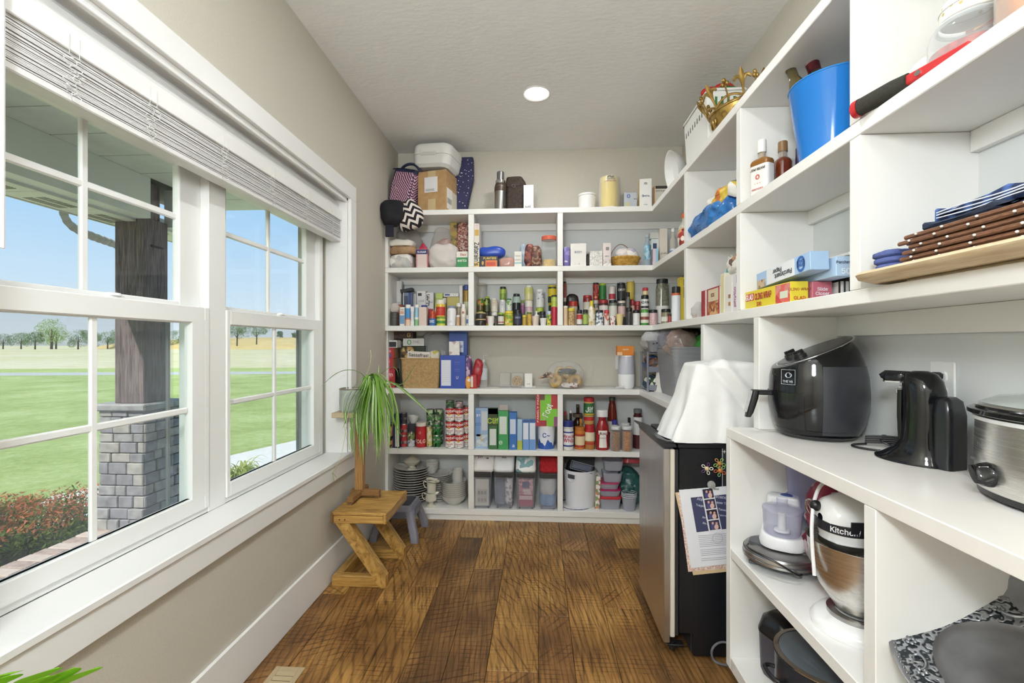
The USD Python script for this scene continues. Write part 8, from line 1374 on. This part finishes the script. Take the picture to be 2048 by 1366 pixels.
obj('cord',tube(curve([(-.06,.09,.07),(-.12,.07,.075),(-.14,.0,.06),(-.12,-.05,.03),(-.09,-.06,.02)],24),.0032,7),BLACK,t)
fpz=wz+.0676;t=thing('food_processor','small white food processor with clear bowl sitting on the waffle maker','food processor',(wfx+.005,wfy-.002,fpz),60);wp=M('e9e9ec',.3);cpl=film_m('c4c6e2',.22,.06)
obj('base',loft([(rrect(.17,.13,.05,8),(.025,0,0)),(rrect(.18,.135,.055,8),(.025,0,.014)),(rrect(.172,.125,.05,8),(.026,0,.036)),(rrect(.16,.112,.045,8),(.026,0,.042))]),wp,t,smooth=50);obj('motor_housing',loft([(rrect(.058,.105,.016,6),(.080,0,.0425)),(rrect(.054,.10,.016,6),(.080,0,.135)),(rrect(.044,.085,.014,6),(.080,0,.143))]),wp,t,smooth=50);obj('switch',mv(sphere(.012,s=(1,1.6,.5)),.078,-.01,.144),M('3a4a8a',.3),t)
obj('bowl',lathe([(0,.044),(.05,.044),(.054,.05),(.057,.118),(.057,.12)],36,x=-.012),cpl,t);obj('bowl_lid',lathe([(.0585,.116),(.0585,.126),(.03,.132),(.016,.133),(.016,.158)],36,x=-.012),cpl,t);obj('blade_hub',lathe([(.024,.05),(.022,.056),(.012,.058),(.011,.112),(0,.114)],24,x=-.012),M('eeeeee',.35),t);obj('lettering',mv(text('bravetti',.008,True),-.02,-.0665,.024),M('5a5a5e'),t,smooth=False)
obj('cord',tube(curve([(.10,.0,.10),(.135,-.02,.13),(.155,-.03,.08),(.14,-.02,.03),(.16,-.06,.04),(.175,-.05,.12),(.16,-.03,.14),(.15,.0,.02)],50),.0033,7),M('e2e2e4',.4),t)
t=thing('clear_pitcher','tall clear lavender-tinted plastic cup behind the food processor','cup',(.915,1.612,ZL+.0004));obj('stand',cyl(.045,.145,24),film_m('c8c8dc',.3,.1),t);obj('cup',lathe([(0,.146),(.040,.146),(.042,.15),(.055,.33),(.056,.332)],36),film_m('aeb0e0',.3,.06),t);obj('rim',mv(trimesh.creation.torus(.0555,.0018,major_sections=36,minor_sections=6),0,0,.332),M('8a8cc0',.2),t);obj('inner_cup',lathe([(.044,.30),(.048,.375)],36),cpl,t)
t=thing('red_beater_bag','clear bag with dark red contents behind the stand mixer','bag',(.94,1.455,ZL+.0004));obj('bag',crumple(pillow(.15,.14,.29,4,.75),.016,18,4),print_m('7a1c34','9a3048','c8b8bc','8a2440',scale=14.),t,smooth=26)
t=thing('whisk_attachment','wire whisk with black knob lying over the mixer parts','whisk',(.80,1.345,ZL+.245),0,ry=-30);
for i in range(6):a=i*math.pi/6;q=np.linspace(-1,1,15);obj('wire',tube(np.c_[.022*np.cos(q*1.57)*math.cos(a)*0+.022*np.sin(q*math.pi/2*1)*math.cos(a)*np.cos(q*.4),.022*np.sin(q*math.pi/2)*math.sin(a),.05*np.cos(q*math.pi/2)],.0009,5),CHROME,t)
obj('hub',[sphere(.014,.0,0,-.012,s=(1,1,.9)),cyl(.006,.02,12,0,0,-.008)],BLACK,t)
mt=thing('mixer_stand_packets','beige dotted packets lying in the steel mixing bowl','packets',(.80,1.27,ZL+.17),30);obj('packet',[rot(cbox(.11,.004,.06,.001),40,(1,0,0)),mv(rot(cbox(.10,.004,.055,.001),50,(1,0,0)),.02,-.02,-.005)],print_m('d8d0b4','e0d8c0','8a8a6a',scale=90.),mt,smooth=False,kind='stuff')
mx,my=.835,1.215;t=thing('stand_mixer','white and steel stand mixer with a brushed steel bowl under the counter','stand mixer',(mx,my,ZL+.0004),0);UsdGeom.Xformable(t).AddScaleOp().Set((1,1,1.09));wm=M('ecebea',.22)
obj('base',loft([(ell(.125,.105,48),(0.01,0,0)),(ell(.127,.107,48),(0.01,0,.012)),(ell(.115,.097,48),(.012,0,.026)),(ell(.08,.075,48),(.015,0,.032))]),wm,t,smooth=50);obj('bowl_seat',lathe([(.068,.030),(.068,.040),(.05,.0405),(.05,.033)],40,x=-.01),STEEL,t)
obj('column',loft([(rrect(.07,.10,.03,6),(.12,0,.02)),(rrect(.06,.085,.028,6),(.13,0,.14)),(rrect(.075,.09,.03,6),(.12,0,.24))]),wm,t,smooth=50)
bb=N({"tc":("texture_coordinate",{}),"mp":("mapping",{"scale":(1,1,90)}),"n":("noise_texture",{"scale":3.,"detail":2.}),"r":("map_range",{"to_min":.2,"to_max":.38}),"p":("principled_bsdf",{"base_color":(.66,.64,.61),"metallic":1.})},[("tc.object","mp.vector"),("mp.vector","n.vector"),("n.fac","r.value"),("r.result","p.roughness")])
obj('bowl',lathe([(0,.046),(.048,.046),(.052,.05),(.056,.056),(.085,.095),(.103,.14),(.110,.185),(.112,.205),(.1145,.208),(.110,.206),(.108,.186),(.1,.14),(.082,.098),(0,.06)],56,x=-.01),bb,t)
hd=[]
for x_,r_,zc in((.15,.035,.275),(.14,.055,.27),(.09,.066,.265),(.02,.066,.262),(-.05,.062,.262),(-.085,.05,.262),(-.10,.035,.262),(-.104,.01,.262)):hd.append((x_,r_,zc))
V_=np.vstack([np.c_[np.full(36,x_),r_*np.cos(np.arange(36)*math.pi/18),zc+r_*.9*np.sin(np.arange(36)*math.pi/18)]for x_,r_,zc in hd]);Fc=[]
for k_ in range(len(hd)-1):i_=k_*36+np.arange(36);j_=k_*36+(np.arange(36)+1)%36;Fc+=[np.c_[i_,j_+36,j_],np.c_[i_,i_+36,j_+36]]
hm2=trimesh.Trimesh(V_,np.vstack(Fc),process=False);hm2.fix_normals();obj('head',hm2,wm,t,smooth=50)
obj('name_band',[box(-.07,.12,-.0672,-.064,.246,.272)],M('1d1e24',.3),t,smooth=False);obj('name_band',loft([(ell(.062,.066,40),(-.045,0,.236)),(ell(.064,.068,40),(-.045,0,.238)),(ell(.064,.068,40),(-.045,0,.258))]),M('1d1e24',.3),t,smooth=40)
obj('chrome_band',loft([(ell(.060,.064,40),(-.04,0,.200)),(ell(.060,.064,40),(-.04,0,.214))]),CHROME,t,smooth=40);obj('motor_skirt',loft([(ell(.056,.06,40),(-.04,0,.2142)),(ell(.062,.065,40),(-.042,0,.2358))]),wm,t,smooth=40)
obj('lettering',mv(rot(text('KitchenAid',.012,True,wrap=.0672),-22),-.045,0,.248),M('e6e6e8'),t,smooth=False)
obj('hub_knob',[mv(sphere(.013,s=(1.1,1,1)),-.108,.012,.285),mv(rot(cyl(.005,.02,12),-90,(0,1,0)),-.085,.012,.285)],BLACK,t);obj('planetary',[cyl(.03,.022,28,-.05,0,.178),cyl(.008,.04,14,-.05,.02,.14)],CHROME,t)
for i in range(5):a=i*math.pi/5;q=np.linspace(-1,1,17);obj('whisk_wire',tube(np.c_[-.05+.04*np.sin(q*math.pi/2)*math.cos(a)*np.cos(q*.5),.02+.04*np.sin(q*math.pi/2)*math.sin(a)*np.cos(q*.5),.145-.08*np.cos(q*math.pi/2)],.0011,5),CHROME,t)
obj('cord',tube(curve([(-.03,.06,.33),(-.09,.03,.32),(-.125,.0,.24),(-.128,-.01,.17),(-.13,-.02,.13)],26),.0045,8),M('e4e4e4',.35),t);obj('cord',tube(curve([(-.03,.065,.328),(.02,.08,.25),(.05,.09,.1),(.06,.1,.04)],20),.0045,8),M('e4e4e4',.35),t)
# platters
pew=N({"tc":("texture_coordinate",{}),"n":("noise_texture",{"scale":9.,"detail":2.,"distortion":3.2}),"w":("wave_texture",{"wave_type":"rings","rings_direction":"z","scale":14.,"distortion":9.,"detail":1.,"detail_scale":5.}),"r":("rgb_ramp",{"ramp":[(.25,lin('3c4146')),(.6,lin('a8abb0'))]}),"p":("principled_bsdf",{"metallic":.85,"roughness":.33}),"b":("bump",{"distance":.0012,"strength":1.})},[("tc.object","w.vector"),("w.fac","r.fac"),("r.color","p.base_color"),("w.fac","b.height"),("b.normal","p.normal")])
pls=NM('77787c','96979a',8.,.3,metal=.85,bump=.0005)
def platter(label,loc,rz,rx,ry,A,B,deco):
 t=thing('platter',label,'platter',loc,rz,None,rx=rx,ry=ry);E2=lambda k:ell(A*k,B*k,72)
 obj('well',loft([(E2(.01),.0035),(E2(.5),.0035),(E2(.62),.004),(E2(.68),.012)],caps=(True,False)),pls if deco else pls,t,smooth=50);obj('border',loft([(E2(.68),.012),(E2(.8),.019),(E2(.94),.024)],caps=(False,False)),pew if deco else pls,t,smooth=50)
 obj('edge',[loft([(E2(.94),.024),(E2(.97),.027),(E2(1.),.026),(E2(1.),.023),(E2(.68),.008),(E2(.6),0),(E2(.01),0)],caps=(False,True))],pls,t,smooth=50)
 if deco:
  sc=[]
  for i in range(14):
   a=i*2*math.pi/14;q=np.linspace(0,4.6,18);rr=.016*(1-q/6.2);c_=np.array([A*.81*math.cos(a),B*.81*math.sin(a)]);s_=1 if i%2 else-1
   tx,ty=-A*math.sin(a),B*math.cos(a);n_=math.hypot(tx,ty);tx,ty=tx/n_,ty/n_;u=rr*np.cos(q*s_)*1.5;w_=rr*np.sin(q*s_)
   sc.append(tube(np.c_[c_[0]+tx*u+ty*w_,c_[1]+ty*u-tx*w_,np.full(18,.0215)],np.linspace(.0032,.0016,18),5));sc+=[sphere(.0042,c_[0]+tx*.026+.006*math.cos(k*1.26),c_[1]+ty*.026+.006*math.sin(k*1.26),.0215,s=(1,1,.6),sub=1)for k in range(5)]
  obj('relief',sc,NM('74777c','a4a7ac',30.,.3,metal=.85),t,smooth=40,kind='stuff');obj('bead_edge',[sphere(.0026,A*.955*math.cos(a),B*.955*math.sin(a),.0255,sub=1)for a in np.linspace(0,2*math.pi,110)[:-1]],pls,t,kind='stuff')
 return t
platter('oval pewter platter with raised scroll border, leaning in the lower right corner',(.845,.80,ZL+.15),94,-25,0,.24,.17,True)
platter('smooth oval pewter tray leaning behind the scroll-bordered platter',(.925,.83,ZL+.20),90,-58,0,.25,.15,False)
t=thing('black_bowl','black bowl under the scroll-bordered platter','bowl',(.85,.83,ZL+.0004));obj('bowl',lathe([(0,0),(.06,0),(.062,.004),(.1,.05),(.115,.085),(.112,.085),(.095,.05),(0,.008)],40),BLACK,t)
# bottom shelf
t=thing('black_fryer','dark grey deep container with a black flip lid on the bottom shelf','container',(.825,1.575,ZM+.0004),20);obj('body',loft([(rrect(.10,.085,.02,6),0),(rrect(.115,.10,.025,6),.02),(rrect(.125,.11,.03,6),.145)]),M('4a4852',.4),t,smooth=40);obj('lid',loft([(rrect(.128,.113,.03,6),.1455),(rrect(.128,.113,.03,6),.155),(rrect(.11,.10,.03,6),(0.004,0,.195)),(rrect(.07,.07,.025,6),(.006,0,.208))]),M('19191c',.15),t,smooth=40);obj('handle',mv(rot(tube([(0,0,0),(.0,-.055,-.01),(.0,-.085,-.02)],[.007,.0075,.005],10),20),-.03,-.055,.135),M('3a4450',.3),t);obj('window',mv(sphere(.032,s=(1.2,.5,.35)),.02,-.025,.19),M('0c0c0e',.06),t)
t=thing('stock_pot','large black pot with a glass lid on the bottom shelf under the counter','pot',(.84,1.365,ZM+.0004));R_=.132;obj('pot',lathe([(0,0),(R_-.02,0),(R_-.006,.008),(R_,.03),(R_,.205),(R_+.004,.208),(R_-.003,.208),(R_-.005,.02),(0,.006)],56),M('2a2d35',.3),t);obj('lid_rim',lathe([(R_-.012,.2085),(R_+.002,.209),(R_+.003,.214),(R_-.01,.216)],56),CHROME,t);obj('lid_glass',lathe([(R_-.011,.2155),(R_*.6,.236),(R_*.2,.245),(0,.246)],48),film_m('707880',.5,.03),t);obj('lid_knob',lathe([(.012,.246),(.01,.256),(.022,.262),(.02,.27),(0,.271)],24),BLACK,t)
obj('handle',[tube(curve([(-R_-.0,-.03,.16),(-R_-.03,-.028,.162),(-R_-.034,0,.162),(-R_-.03,.028,.162),(-R_,.03,.16)],16),.006,8)],BLACK,t);obj('handle',[tube(curve([(R_-.0,-.03,.16),(R_+.03,-.028,.162),(R_+.034,0,.162),(R_+.03,.028,.162),(R_,.03,.16)],16),.006,8)],BLACK,t)
